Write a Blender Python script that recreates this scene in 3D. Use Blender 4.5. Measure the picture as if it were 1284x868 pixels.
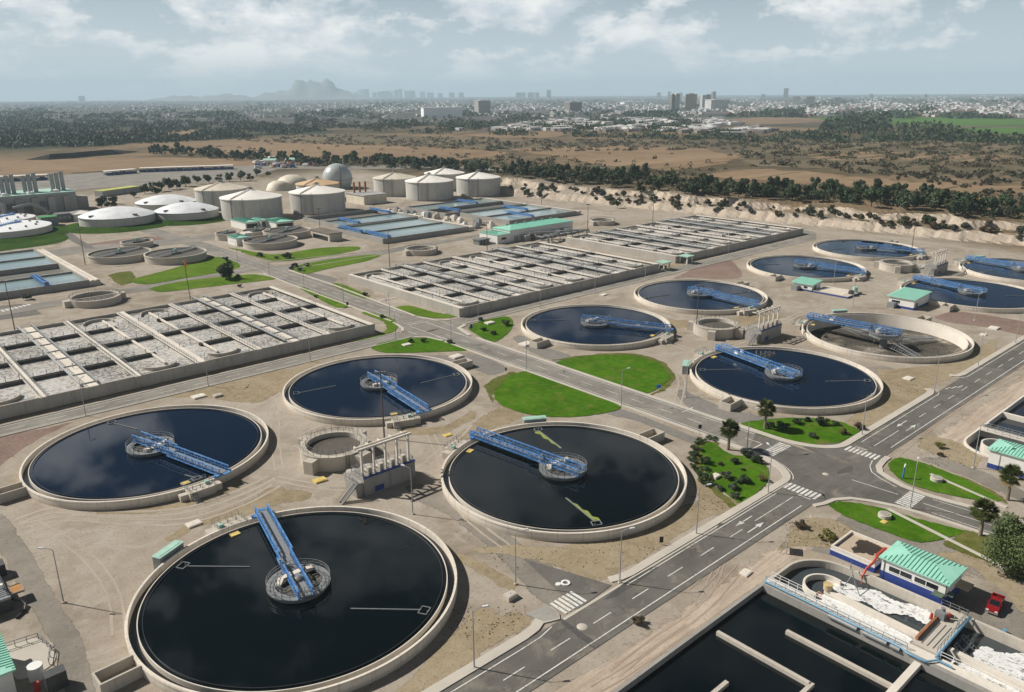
import bpy, math, random
from mathutils import Vector, Matrix
from mathutils.geometry import tessellate_polygon
PI = math.pi
for o in list(bpy.data.objects): bpy.data.objects.remove(o)
S = bpy.context.scene
COL = S.collection
# ------------------------------------------------------------------ camera (drone, 78.4 m up)
YAW = math.radians(41.7)            # the site grid is turned 41.7 deg from the view direction
PITCH = math.radians(17.6488); ROLL = math.radians(-0.4425); FPX = 992.44; HC = 78.405
fwd = Vector((math.sin(YAW)*math.cos(PITCH), math.cos(YAW)*math.cos(PITCH), -math.sin(PITCH)))
rt0 = Vector((math.cos(YAW), -math.sin(YAW), 0)); up0 = rt0.cross(fwd)
rt = math.cos(ROLL)*rt0 + math.sin(ROLL)*up0; up = -math.sin(ROLL)*rt0 + math.cos(ROLL)*up0
cd = bpy.data.cameras.new('camera'); cam = bpy.data.objects.new('camera', cd); COL.objects.link(cam)
cam.matrix_world = Matrix(((rt.x, up.x, -fwd.x, 0), (rt.y, up.y, -fwd.y, 0), (rt.z, up.z, -fwd.z, HC), (0, 0, 0, 1)))
cd.sensor_width = 36; cd.lens = 36*FPX/1284; cd.clip_start = 1; cd.clip_end = 80000
S.camera = cam
S.render.resolution_x = 1024; S.render.resolution_y = 692
# ------------------------------------------------------------------ light
SUN_EL = math.radians(41); SUN_AZ = math.radians(123)      # azimuth measured from +x, counter-clockwise
sd = bpy.data.lights.new('sun', 'SUN'); so = bpy.data.objects.new('sun', sd); COL.objects.link(so)
sd.energy = 5.0; sd.angle = math.radians(0.5); sd.color = (1.0, 0.945, 0.86)
so.rotation_euler = Vector((math.cos(SUN_AZ)*math.cos(SUN_EL), math.sin(SUN_AZ)*math.cos(SUN_EL), math.sin(SUN_EL))).to_track_quat('Z', 'Y').to_euler()
W = bpy.data.worlds.new('World'); S.world = W; W.use_nodes = True
nt = W.node_tree; nt.nodes.clear()
def N(t, typ, **kw):
    n = t.nodes.new(typ)
    for k, v in kw.items(): setattr(n, k, v)
    return n
def mth(t, op, a, b=None, c=None, clamp=False):
    n = N(t, 'ShaderNodeMath', operation=op, use_clamp=clamp)
    for i, x in enumerate((a, b, c)):
        if x is None: continue
        if isinstance(x, (int, float)): n.inputs[i].default_value = x
        else: t.links.new(x, n.inputs[i])
    return n.outputs[0]
def noise(t, vec, scale, detail=4, rough=.55, dist=0.0):
    n = N(t, 'ShaderNodeTexNoise'); n.inputs['Scale'].default_value = scale; n.inputs['Detail'].default_value = detail
    n.inputs['Roughness'].default_value = rough; n.inputs['Distortion'].default_value = dist
    t.links.new(vec, n.inputs['Vector']); return n.outputs['Fac']
def ramp(t, fac, stops):
    n = N(t, 'ShaderNodeValToRGB'); e = n.color_ramp.elements
    while len(e) < len(stops): e.new(.5)
    for el, (p, c) in zip(e, stops): el.position = p; el.color = (*c, 1) if len(c) == 3 else c
    t.links.new(fac, n.inputs['Fac']); return n.outputs['Color']
def mixc(t, fac, a, b, mode='MIX'):
    n = N(t, 'ShaderNodeMix', data_type='RGBA', blend_type=mode)
    for s, x in ((n.inputs[0], fac), (n.inputs[6], a), (n.inputs[7], b)):
        if isinstance(x, (int, float)): s.default_value = x
        elif isinstance(x, tuple): s.default_value = (*x, 1)
        else: t.links.new(x, s)
    return n.outputs[2]
CL_DARK = (11.6, 12.6, 13.6); CL_LIGHT = (18.2, 18.0, 17.6); VEIL = (12.6, 14.6, 16.4)      # cloud and low haze radiance, x background strength
sky = N(nt, 'ShaderNodeTexSky', sky_type='NISHITA'); sky.sun_disc = False
sky.sun_elevation = SUN_EL; sky.sun_rotation = PI/2 - SUN_AZ; sky.altitude = 500; sky.air_density = 1.2; sky.dust_density = 2.0; sky.ozone_density = 1.5
tc = N(nt, 'ShaderNodeTexCoord'); sx = N(nt, 'ShaderNodeSeparateXYZ'); nt.links.new(tc.outputs['Generated'], sx.inputs[0])
elev = mth(nt, 'MAXIMUM', sx.outputs['Z'], 0.0)
cb = N(nt, 'ShaderNodeCombineXYZ'); nt.links.new(sx.outputs['X'], cb.inputs[0]); nt.links.new(sx.outputs['Y'], cb.inputs[1])
nt.links.new(mth(nt, 'MULTIPLY', mth(nt, 'POWER', elev, .85), 1.75), cb.inputs[2])                     # clouds are wider than tall low in the sky
cb2 = N(nt, 'ShaderNodeVectorMath', operation='ADD'); nt.links.new(cb.outputs[0], cb2.inputs[0]); cb2.inputs[1].default_value = (-.012, .018, .030)   # towards the sun
def cloud(v): return mth(nt, 'ADD', mth(nt, 'MULTIPLY', noise(nt, v, 5.2, 10, .60, .1), .72), mth(nt, 'MULTIPLY', noise(nt, v, 17.0, 6, .6, .0), .28))
cf = cloud(cb.outputs[0]); cg = cloud(cb2.outputs[0])
bank = ramp(nt, elev, [(.0, (.0, .0, .0)), (.012, (.25, .25, .25)), (.045, (.85, .85, .85)), (.09, (1, 1, 1)), (.16, (.7, .7, .7)), (.50, (.7, .7, .7)), (.75, (.3, .3, .3))])
mask = mth(nt, 'MULTIPLY', ramp(nt, cf, [(.465, (0, 0, 0)), (.50, (.6, .6, .6)), (.56, (1, 1, 1))]), bank)
over = ramp(nt, elev, [(.0, (1, 1, 1)), (.12, (1, 1, 1)), (.22, (.62, .62, .64)), (.5, (.50, .51, .53)), (.8, (.10, .11, .12))])
lit = mth(nt, 'ADD', .5, mth(nt, 'MULTIPLY', mth(nt, 'SUBTRACT', cf, cg), 7.0), clamp=True)
sdot = mth(nt, 'MAXIMUM', mth(nt, 'ADD', mth(nt, 'MULTIPLY', sx.outputs['X'], math.cos(SUN_AZ)), mth(nt, 'MULTIPLY', sx.outputs['Y'], math.sin(SUN_AZ))), 0.0)
glare = mth(nt, 'ADD', 1.0, mth(nt, 'MULTIPLY', mth(nt, 'MULTIPLY', sdot, sdot), ramp(nt, elev, [(.12, (0, 0, 0)), (.24, (1, 1, 1)), (.6, (1, 1, 1)), (.75, (0, 0, 0))])))   # clouds on the sun's side are brighter
glare = mth(nt, 'MULTIPLY', glare, glare)
gl = N(nt, 'ShaderNodeCombineColor'); [nt.links.new(glare, gl.inputs[i]) for i in range(3)]
shade = mixc(nt, 1.0, mixc(nt, 1.0, mixc(nt, lit, CL_DARK, CL_LIGHT), over, 'MULTIPLY'), gl.outputs[0], 'MULTIPLY')
dim = ramp(nt, elev, [(.0, (1, 1, 1)), (.11, (.72, .82, .95)), (.22, (.22, .32, .52)), (.5, (.09, .13, .20)), (.8, (.08, .11, .16))])
veil = mixc(nt, ramp(nt, elev, [(0, (.8, .8, .8)), (.06, (.6, .6, .6)), (.20, (0, 0, 0))]), mixc(nt, 1.0, sky.outputs['Color'], dim, 'MULTIPLY'), VEIL)
skyc = mixc(nt, mth(nt, 'MULTIPLY', mask, .9), veil, shade)
bg = N(nt, 'ShaderNodeBackground'); bg.inputs['Strength'].default_value = 0.05
nt.links.new(skyc, bg.inputs['Color'])
wo = N(nt, 'ShaderNodeOutputWorld'); nt.links.new(bg.outputs[0], wo.inputs['Surface'])
S.view_settings.view_transform = 'Standard'; S.view_settings.look = 'None'; S.view_settings.gamma = 1
S.view_settings.use_curve_mapping = False; S.view_settings.exposure = 0.2
S.cycles.max_bounces = 6; S.cycles.transparent_max_bounces = 8; S.cycles.volume_bounces = 1
# ------------------------------------------------------------------ site survey: a sight line of the photograph meets the ground at height z
def P(px, py, z=0.0):
    d = fwd*FPX + rt*(px-642) + up*(434-py)
    t = (z-HC)/d.z
    return Vector((d.x*t, d.y*t, z))
def PX(x, y, z):                         # world -> pixel
    d = Vector((x, y, z-HC)); k = d.dot(fwd)
    return 642+FPX*d.dot(rt)/k, 434-FPX*d.dot(up)/k
# ------------------------------------------------------------------ mesh helpers
class MB:
    def __init__(s): s.v = []; s.f = []; s.m = []; s.k = 0
    def add(s, vs, fs):
        o = len(s.v); s.v += [tuple(x) for x in vs]
        for f in fs: s.f.append([o+i for i in f]); s.m.append(s.k)
        return s
    def box(s, x0, y0, z0, x1, y1, z1, rot=0, c=None):
        vs = [(x, y, z) for z in (z0, z1) for x, y in ((x0, y0), (x1, y0), (x1, y1), (x0, y1))]
        if rot:
            cx, cy = c or ((x0+x1)/2, (y0+y1)/2); C, D = math.cos(rot), math.sin(rot)
            vs = [(cx+(x-cx)*C-(y-cy)*D, cy+(x-cx)*D+(y-cy)*C, z) for x, y, z in vs]
        return s.add(vs, [(0, 3, 2, 1), (4, 5, 6, 7), (0, 1, 5, 4), (1, 2, 6, 5), (2, 3, 7, 6), (3, 0, 4, 7)])
    def bar(s, a, b, w, h=None):
        a = Vector(a); b = Vector(b); d = (b-a).normalized(); h = h or w
        u = Vector((0, 0, 1)) if abs(d.z) < .95 else Vector((1, 0, 0))
        r = d.cross(u).normalized(); u = r.cross(d)
        vs = [p+r*i*w/2+u*j*h/2 for p in (a, b) for i, j in ((-1, -1), (1, -1), (1, 1), (-1, 1))]
        return s.add(vs, [(0, 1, 2, 3), (7, 6, 5, 4), (0, 4, 5, 1), (1, 5, 6, 2), (2, 6, 7, 3), (3, 7, 4, 0)])
    def tube(s, pts, r, n=8, r2=None, cap=True):
        pts = [Vector(p) for p in pts]; m = len(pts); vs = []; fs = []
        for i, p in enumerate(pts):
            d = (pts[min(i+1, m-1)]-pts[max(i-1, 0)]).normalized()
            u = Vector((0, 0, 1)) if abs(d.z) < .9 else Vector((1, 0, 0))
            a = d.cross(u).normalized(); b = a.cross(d); rr = r if r2 is None else r+(r2-r)*i/(m-1)
            vs += [p+(a*math.cos(2*PI*k/n)+b*math.sin(2*PI*k/n))*rr for k in range(n)]
        for i in range(m-1):
            for k in range(n): fs.append((i*n+k, i*n+(k+1) % n, (i+1)*n+(k+1) % n, (i+1)*n+k))
        if cap: fs += [tuple(range(n))[::-1], tuple((m-1)*n+k for k in range(n))]
        return s.add(vs, fs)
    def lathe(s, prof, n=64, c=(0, 0), a0=0, a1=2*PI, closed=False):
        full = abs(a1-a0-2*PI) < 1e-6; cols = n if full else n+1; vs = []; fs = []; m = len(prof)
        for j in range(cols):
            a = a0+(a1-a0)*j/n
            vs += [(c[0]+r*math.cos(a), c[1]+r*math.sin(a), z) for r, z in prof]
        for j in range(n):
            j2 = (j+1) % cols
            for i in range(m if closed else m-1):
                i2 = (i+1) % m
                fs.append((j*m+i, j2*m+i, j2*m+i2, j*m+i2))
        if not full and closed: fs += [tuple(range(m))[::-1], tuple((cols-1)*m+i for i in range(m))]
        return s.add(vs, fs)
    def ring(s, r0, r1, z0, z1, n=96, c=(0, 0), a0=0, a1=2*PI):
        return s.lathe([(r0, z0), (r1, z0), (r1, z1), (r0, z1)], n, c, a0, a1, True)
    def disc(s, r, z, n=96, c=(0, 0)):
        return s.add([(c[0]+r*math.cos(2*PI*k/n), c[1]+r*math.sin(2*PI*k/n), z) for k in range(n)], [tuple(range(n))])
    def sheet(s, poly, z=0.0):
        tri = tessellate_polygon([[Vector((p[0], p[1], 0)) for p in poly]]); fs = []
        for t in tri:
            a, b, c = [poly[i] for i in t]
            fs.append(t if (b[0]-a[0])*(c[1]-a[1])-(b[1]-a[1])*(c[0]-a[0]) > 0 else t[::-1])
        return s.add([(p[0], p[1], z) for p in poly], fs)
    def prism(s, poly, z0, z1):
        A = sum(poly[i-1][0]*poly[i][1]-poly[i][0]*poly[i-1][1] for i in range(len(poly)))
        if A < 0: poly = poly[::-1]
        n = len(poly); s.sheet(poly, z1)
        return s.add([(p[0], p[1], z) for z in (z0, z1) for p in poly], [(i, (i+1) % n, n+(i+1) % n, n+i) for i in range(n)])
    def wall(s, pts, th, z0, z1, close=False):           # thin wall along a polyline
        L = []; Rr = []; m = len(pts)
        for i in range(m):
            a = Vector(pts[(i-1) % m] if close else pts[max(i-1, 0)]); b = Vector(pts[(i+1) % m] if close else pts[min(i+1, m-1)])
            d = (b-a).normalized(); nn = Vector((-d.y, d.x)); p = Vector(pts[i]); L.append(p+nn*th/2); Rr.append(p-nn*th/2)
        vs = []; fs = []
        for i in range(m): vs += [(*L[i], z0), (*Rr[i], z0), (*Rr[i], z1), (*L[i], z1)]
        for i in range(m if close else m-1):
            j = (i+1) % m
            for k in range(4): fs.append((i*4+k, i*4+(k+1) % 4, j*4+(k+1) % 4, j*4+k))
        if not close: fs += [(0, 1, 2, 3), ((m-1)*4+3, (m-1)*4+2, (m-1)*4+1, (m-1)*4)]
        return s.add(vs, fs)
    def rail(s, pts, h=1.05, step=2.0, r=.035, close=False):   # hand rail: posts, top and middle rail
        pts = [Vector(p) for p in pts]
        if close: pts = pts+[pts[0]]
        for a, b in zip(pts, pts[1:]):
            for q in (h, h*.55): s.bar(a+Vector((0, 0, q)), b+Vector((0, 0, q)), r*1.6)
            n = max(1, round((b-a).length/step))
            for i in range(n+1):
                p = a.lerp(b, i/n); s.bar(p, p+Vector((0, 0, h)), r*1.8)
        return s
    def build(s, name, mats, parent=None, loc=(0, 0, 0), rot=0, smooth=False):
        me = bpy.data.meshes.new(name); me.from_pydata(s.v, [], s.f)
        if not isinstance(mats, (list, tuple)): mats = [mats]
        for m in mats: me.materials.append(m)
        if len(mats) > 1: me.polygons.foreach_set('material_index', s.m)
        if smooth:
            me.polygons.foreach_set('use_smooth', [True]*len(s.f)); me.set_sharp_from_angle(angle=math.radians(40))
        me.update()
        o = bpy.data.objects.new(name, me); COL.objects.link(o); o.location = loc; o.rotation_euler.z = rot
        if parent: o.parent = parent
        return o
def tag(o, label=None, cat=None, group=None, kind=None):
    if label: o['label'] = label
    if cat: o['category'] = cat
    if group: o['group'] = group
    if kind: o['kind'] = kind
    return o
def thing(name, label, cat, loc=(0, 0, 0), rot=0, group=None):
    o = bpy.data.objects.new(name, None); COL.objects.link(o); o.location = loc; o.rotation_euler.z = rot; o.empty_display_size = .5
    return tag(o, label, cat, group)
def copy_tree(o, parent=None):
    c = o.copy(); COL.objects.link(c)
    if parent: c.parent = parent
    for ch in list(o.children):
        copy_tree(ch, c)
    return c
def dup(o, label, loc, rot=0, group=None, scale=None):
    c = copy_tree(o); c.location = loc; c.rotation_euler.z = rot; c['label'] = label
    if group: c['group'] = group
    if scale: c.scale = (scale, scale, scale) if isinstance(scale, (int, float)) else scale
    return c
def struct(name, mb, mat, **k): return tag(mb.build(name, mat, **k), kind='structure')
def smooth_poly(pts, n=6, jit=0.0, rnd=None):             # closed Catmull-Rom through the points, with a ragged edge
    out = []; m = len(pts); pts = [Vector((p[0], p[1])) for p in pts]
    for i in range(m):
        a, b, c, d = pts[i-1], pts[i], pts[(i+1) % m], pts[(i+2) % m]
        for k in range(n):
            t = k/n
            m1, m2 = (c-a)*.36, (d-b)*.36; q = b*(2*t**3-3*t*t+1)+m1*(t**3-2*t*t+t)+c*(3*t*t-2*t**3)+m2*(t**3-t*t)
            if jit: q = q+Vector((rnd.uniform(-jit, jit), rnd.uniform(-jit, jit)))
            out.append((q.x, q.y))
    return out
def pix(pts, z=0.0): return [tuple(P(x, y, z)[:2]) for x, y in pts]
HAZE_D = 7e-5
# ------------------------------------------------------------------ materials (all procedural)
MATS = {}
def new(name):
    m = bpy.data.materials.new(name); m.use_nodes = True; t = m.node_tree; t.nodes.clear()
    b = N(t, 'ShaderNodeBsdfPrincipled'); o = N(t, 'ShaderNodeOutputMaterial'); t.links.new(b.outputs[0], o.inputs[0])
    MATS[name] = m; return m, t, b
def pos(t): return N(t, 'ShaderNodeNewGeometry').outputs['Position']
def obj_pos(t): return N(t, 'ShaderNodeTexCoord').outputs['Object']
def scaled(t, v, s):
    n = N(t, 'ShaderNodeMapping'); n.inputs['Scale'].default_value = s; t.links.new(v, n.inputs['Vector']); return n.outputs[0]
def bump(t, b, h, strength=.3, dist=.1):
    n = N(t, 'ShaderNodeBump'); n.inputs['Strength'].default_value = strength; n.inputs['Distance'].default_value = dist
    t.links.new(h, n.inputs['Height']); t.links.new(n.outputs[0], b.inputs['Normal'])
def plain(name, c, rough=.6, var=.12, scale=1.5, metal=0.0, spec=None):
    m, t, b = new(name); p = pos(t)
    f = noise(t, p, scale, 5, .6)
    b.inputs['Base Color'].default_value = (*c, 1)
    col = ramp(t, f, [(.28, tuple(x*(1-var) for x in c)), (.72, tuple(min(1, x*(1+var)) for x in c))])
    t.links.new(col, b.inputs['Base Color']); b.inputs['Roughness'].default_value = rough; b.inputs['Metallic'].default_value = metal
    if spec is not None: b.inputs['Specular IOR Level'].default_value = spec
    return m
def concrete(name, c, stain=.5, streak=.5, joints=0):
    m, t, b = new(name); p = pos(t)
    big = noise(t, p, .12, 5, .6); fine = noise(t, p, 2.2, 6, .65)
    st = noise(t, scaled(t, p, (1.3, 1.3, .12)), 1.0, 4, .6)
    col = ramp(t, big, [(.3, tuple(x*(1-.22*stain) for x in c)), (.7, tuple(x*1.08 for x in c))])
    col = mixc(t, mth(t, 'MULTIPLY', ramp(t, fine, [(.45, (0, 0, 0)), (.75, (1, 1, 1))]), .25*stain), col, tuple(x*.62 for x in c))
    col = mixc(t, mth(t, 'MULTIPLY', ramp(t, st, [(.5, (0, 0, 0)), (.72, (1, 1, 1))]), .55*streak), col, tuple(x*y for x, y in zip(c, (.55, .52, .47))))
    if joints:                                         # pour joints round a ring wall, and a darker, browner foot
        sp = N(t, 'ShaderNodeSeparateXYZ'); t.links.new(obj_pos(t), sp.inputs[0]); an = mth(t, 'ARCTAN2', sp.outputs['Y'], sp.outputs['X'])
        fr = mth(t, 'FRACT', mth(t, 'MULTIPLY', an, joints/(2*PI))); col = mixc(t, mth(t, 'MULTIPLY', mth(t, 'LESS_THAN', fr, .022), .5), col, tuple(x*.4 for x in c))
        ft = mth(t, 'MULTIPLY', mth(t, 'SUBTRACT', 1.0, mth(t, 'MULTIPLY', mth(t, 'ADD', sp.outputs['Z'], mth(t, 'MULTIPLY', noise(t, p, .6, 4, .6), -.8)), 1.8), clamp=True), .45); col = mixc(t, ft, col, tuple(x*y for x, y in zip(c, (.50, .44, .36))))
    t.links.new(col, b.inputs['Base Color']); b.inputs['Roughness'].default_value = .9; b.inputs['Specular IOR Level'].default_value = .2
    bump(t, b, fine, .25, .05); return m
concrete('concrete', (.50, .455, .39)); concrete('concrete_pale', (.68, .625, .55), .5, .35); concrete('concrete_grey', (.33, .315, .29), .7, .7); concrete('concrete_mid', (.43, .40, .355), .7, .8)
concrete('rim_concrete', (.70, .64, .555), .7, .75, 34); concrete('concrete_wet', (.16, .155, .14), .8, .8); concrete('kerb', (.50, .46, .40), .5, 0); concrete('digester', (.50, .485, .45), .45, .75, 26)
plain('far_rock', (.21, .20, .18), .95, .2, .002); plain('wall_dark', (.075, .072, .066), .8, .35, .6); plain('wet_stain', (.045, .032, .024), .5, .3, .8); plain('channel_dark', (.014, .015, .015), .25, .3, .8); plain('white_paint', (.74, .74, .71), .7, .07, .8); plain('wall_white', (.70, .69, .65), .8, .06, .6); plain('dome_white', (.84, .85, .86), .5, .05, .3)
plain('blue_light', (.16, .36, .66), .45, .15, .9); plain('blue_band', (.02, .045, .21), .6, .1, .8)
plain('pipe_blue', (.13, .30, .44), .45, .12, .8); plain('galv', (.27, .28, .285), .45, .15, 2.0, .3); plain('galv_dark', (.16, .165, .165), .6, .25, 2.0)
plain('pole_grey', (.33, .33, .33), .5, .1, 1.0); plain('mast_wood', (.10, .075, .055), .8, .2, 1.0); plain('lamp_head', (.62, .63, .63), .4, .05)
plain('mint_roof', (.31, .63, .50), .5, .10, .35); plain('mint_dull', (.34, .54, .45), .6, .15, .5); plain('red_paint', (.42, .05, .03), .45, .15, .8)
plain('car_red', (.22, .008, .010), .22, .06, .5); plain('glass_dark', (.012, .015, .02), .06, .1); plain('tyre', (.015, .015, .015), .8, .1)
plain('chrome', (.55, .55, .55), .25, .05, 1, .8); plain('lamp_glass', (.7, .7, .68), .1, .02); plain('yellow_cover', (.62, .47, .14), .7, .15, 1.5)
plain('black_box', (.012, .012, .012), .6, .2); plain('dark_steel', (.045, .047, .05), .55, .25, 2); plain('rust', (.30, .12, .055), .85, .3, 1.2)
plain('tan_board', (.52, .40, .27), .7, .12, 1.0); plain('orange', (.60, .20, .04), .6, .1); plain('orange_panel', (.36, .17, .04), .7, .2, 2.0)
plain('sign_blue', (.03, .22, .55), .5, .05); plain('bark', (.10, .07, .05), .95, .3, 3.0); plain('palm_bark', (.20, .16, .12), .95, .3, 4.0)
plain('awning_green', (.09, .13, .09), .7, .15); plain('sludge', (.085, .075, .062), .75, .35, .5); plain('slurry', (.10, .085, .07), .6, .2, .4)
plain('algae', (.22, .27, .045), .9, .35, 1.4); plain('wood_pole', (.16, .13, .1), .9, .2); plain('city_a', (.42, .40, .37), .8, .15, .05); plain('city_b', (.58, .57, .55), .8, .15, .05)
plain('city_c', (.24, .21, .19), .8, .2, .05); plain('city_roof', (.26, .13, .09), .9, .3, .01); plain('metal_grey', (.24, .255, .26), .6, .2, .4); plain('pale_roof', (.80, .765, .71), .7, .10, .15)
plain('lime_roof', (.48, .50, .10), .6, .1, .2); plain('grey_wall', (.34, .34, .33), .8, .1, .2); plain('cream_dome', (.62, .56, .45), .6, .12, .2); plain('orange_dome', (.58, .40, .22), .7, .12, .2)
plain('membrane', (.40, .43, .42), .35, .06, .2); plain('green_bright', (.03, .24, .06), .6, .15, .4); plain('skin', (.45, .28, .2), .6, .05); plain('hull_blue', (.02, .06, .20), .5, .15, .3)
def paint(name, c):                                       # road paint, worn through in places
    m, t, b = new(name); p = pos(t); f = noise(t, p, 3.0, 6, .7); g = noise(t, p, .35, 3, .5)
    k = mth(t, 'ADD', mth(t, 'MULTIPLY', f, .7), mth(t, 'MULTIPLY', g, .3))
    t.links.new(ramp(t, k, [(.36, (.20, .19, .175)), (.50, c)]), b.inputs['Base Color']); b.inputs['Roughness'].default_value = .8
paint('road_paint', (.66, .65, .61))
def asphalt(name, c, patch=.35):
    m, t, b = new(name); p = pos(t)
    a = noise(t, p, .07, 5, .6, .4); f = noise(t, p, 5.0, 5, .7); s_ = noise(t, scaled(t, p, (.015, .5, 1)), 1.0, 4, .6)
    col = ramp(t, a, [(.3, tuple(x*(1-patch) for x in c)), (.7, tuple(x*(1+patch*.6) for x in c))])
    col = mixc(t, mth(t, 'MULTIPLY', ramp(t, f, [(.35, (1, 1, 1)), (.6, (0, 0, 0))]), .22), col, tuple(x*.55 for x in c))
    col = mixc(t, mth(t, 'MULTIPLY', ramp(t, s_, [(.42, (0, 0, 0)), (.7, (1, 1, 1))]), .35), col, tuple(x*1.3 for x in c))
    v = N(t, 'ShaderNodeTexVoronoi', feature='DISTANCE_TO_EDGE'); v.inputs['Scale'].default_value = .11
    w = N(t, 'ShaderNodeVectorMath', operation='ADD'); nn = N(t, 'ShaderNodeTexNoise'); nn.inputs['Scale'].default_value = .35; t.links.new(p, nn.inputs['Vector'])
    sc = N(t, 'ShaderNodeVectorMath', operation='SCALE'); sc.inputs['Scale'].default_value = 6; t.links.new(nn.outputs['Color'], sc.inputs[0])
    t.links.new(p, w.inputs[0]); t.links.new(sc.outputs[0], w.inputs[1]); t.links.new(w.outputs[0], v.inputs['Vector'])
    sd_ = noise(t, p, .16, 6, .7, .5); col = mixc(t, mth(t, 'MULTIPLY', ramp(t, sd_, [(.54, (0, 0, 0)), (.68, (1, 1, 1))]), .5), col, (.30, .26, .205))
    os_ = noise(t, p, .42, 4, .6); col = mixc(t, mth(t, 'MULTIPLY', ramp(t, os_, [(.66, (0, 0, 0)), (.74, (1, 1, 1))]), .5), col, tuple(x*.45 for x in c))
    cr = ramp(t, v.outputs['Distance'], [(.0, (1, 1, 1)), (.012, (0, 0, 0))])
    col = mixc(t, mth(t, 'MULTIPLY', cr, .5), col, tuple(x*.35 for x in c))
    t.links.new(col, b.inputs['Base Color']); b.inputs['Roughness'].default_value = .88; b.inputs['Specular IOR Level'].default_value = .25
    bump(t, b, f, .2, .02)
asphalt('asphalt', (.138, .130, .117)); asphalt('asphalt_pale', (.235, .218, .192)); asphalt('asphalt_dark', (.085, .083, .08), .3)
def ground(name, cols, s=(.018, .16, 1.8), spots=.5, track=.0, soft=True):
    m, t, b = new(name); p = pos(t)
    a = noise(t, p, s[0], 6, .6, .6); c = noise(t, p, s[1], 6, .66, .4); f = noise(t, p, s[2], 6, .72)
    k = mth(t, 'ADD', mth(t, 'MULTIPLY', a, .5), mth(t, 'MULTIPLY', c, .5))
    col = ramp(t, k, [(.38, cols[0]), (.46, cols[1]), (.53, cols[2]), (.61, cols[3])])
    col = mixc(t, mth(t, 'MULTIPLY', ramp(t, f, [(.53, (0, 0, 0)), (.63, (1, 1, 1))]), spots), col, tuple(x*.5 for x in cols[0]))
    g = noise(t, p, s[2]*3.3, 3, .7)
    col = mixc(t, mth(t, 'MULTIPLY', ramp(t, g, [(.35, (0, 0, 0)), (.65, (1, 1, 1))]), .28), col, tuple(min(1, x*1.3) for x in cols[3]))
    pb = noise(t, p, s[2]*.62, 2, .5); gate = noise(t, p, s[0]*3.1, 3, .6)
    col = mixc(t, mth(t, 'MULTIPLY', mth(t, 'MULTIPLY', ramp(t, pb, [(.66, (0, 0, 0)), (.70, (1, 1, 1))]), ramp(t, gate, [(.45, (0, 0, 0)), (.6, (1, 1, 1))])), .75*min(1, spots*1.6)), col, tuple(x*.38 for x in cols[0]))
    if track:
        w = noise(t, scaled(t, p, (.05, .9, 1)), 1.0, 5, .65, 1.2)
        col = mixc(t, mth(t, 'MULTIPLY', ramp(t, w, [(.44, (1, 1, 1)), (.53, (0, 0, 0))]), track), col, tuple(x*.68 for x in cols[1]))
    t.links.new(col, b.inputs['Base Color']); b.inputs['Roughness'].default_value = .95; b.inputs['Specular IOR Level'].default_value = .05
    if soft:                                          # ragged, crumbling rim where a patch meets the ground round it
        at = N(t, 'ShaderNodeAttribute', attribute_name='soft'); e = mth(t, 'ADD', mth(t, 'MULTIPLY', noise(t, p, .9, 6, .75), .75), mth(t, 'MULTIPLY', noise(t, p, .22, 3, .6), .5))
        al = ramp(t, mth(t, 'SUBTRACT', e, at.outputs['Fac']), [(.02, (0, 0, 0)), (.12, (1, 1, 1))]); t.links.new(al, b.inputs['Alpha'])
    bump(t, b, mth(t, 'ADD', f, c), .5, .12); return m, t, b, p, col
ground('sand', [(.27, .215, .150), (.33, .272, .200), (.375, .315, .240), (.43, .365, .285)])
ground('sand_pink', [(.36, .285, .22), (.41, .335, .265), (.46, .38, .305), (.50, .42, .345)], track=.45)
ground('dry_verge', [(.20, .16, .10), (.255, .205, .13), (.30, .245, .165), (.33, .275, .19)], (.06, .5, 2.4), .6)
ground('dark_soil', [(.115, .10, .08), (.15, .13, .105), (.185, .16, .13), (.215, .19, .155)], (.05, .4, 2.2), .5)
ground('track_dirt', [(.16, .145, .122), (.20, .182, .155), (.235, .212, .182), (.27, .245, .21)], (.04, .25, 2.0), .45)
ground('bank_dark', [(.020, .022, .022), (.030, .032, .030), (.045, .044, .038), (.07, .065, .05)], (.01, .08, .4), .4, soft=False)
ground('grey_gravel', [(.165, .155, .14), (.19, .18, .165), (.215, .20, .185), (.235, .22, .2)], (.05, .6, 3.5), .5)
ground('red_gravel', [(.155, .105, .088), (.20, .138, .116), (.235, .168, .142), (.27, .20, .17)], (.06, .9, 2.8), .75)
ground('mud_floor', [(.014, .013, .011), (.026, .023, .018), (.10, .088, .068), (.34, .31, .265)], (.07, .20, .8), .5)
ground('tan_floor', [(.36, .285, .215), (.40, .32, .245), (.43, .35, .27), (.47, .385, .30)], (.05, .4, 2.0), .25)
ground('cliff', [(.33, .27, .205), (.42, .35, .275), (.50, .43, .345), (.56, .48, .395)], (.03, .3, .9), .4)
ground('tan_field', [(.17, .115, .068), (.21, .145, .088), (.245, .172, .106), (.275, .20, .13)], (.004, .03, .25), .35)
ground('brown_field', [(.14, .10, .068), (.18, .128, .085), (.215, .155, .104), (.245, .18, .125)], (.004, .03, .25), .4)
ground('scrub_soil', [(.075, .066, .042), (.105, .09, .058), (.15, .122, .078), (.20, .158, .104)], (.005, .04, .22), .5)
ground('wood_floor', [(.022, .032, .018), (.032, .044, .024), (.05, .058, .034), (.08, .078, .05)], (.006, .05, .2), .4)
ground('green_field', [(.05, .10, .022), (.06, .125, .025), (.075, .15, .03), (.085, .165, .036)], (.003, .02, .1), .1)
ground('yellow_field', [(.32, .26, .04), (.36, .30, .05), (.40, .33, .06), (.43, .36, .07)], (.01, .1, .4), .1)
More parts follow.
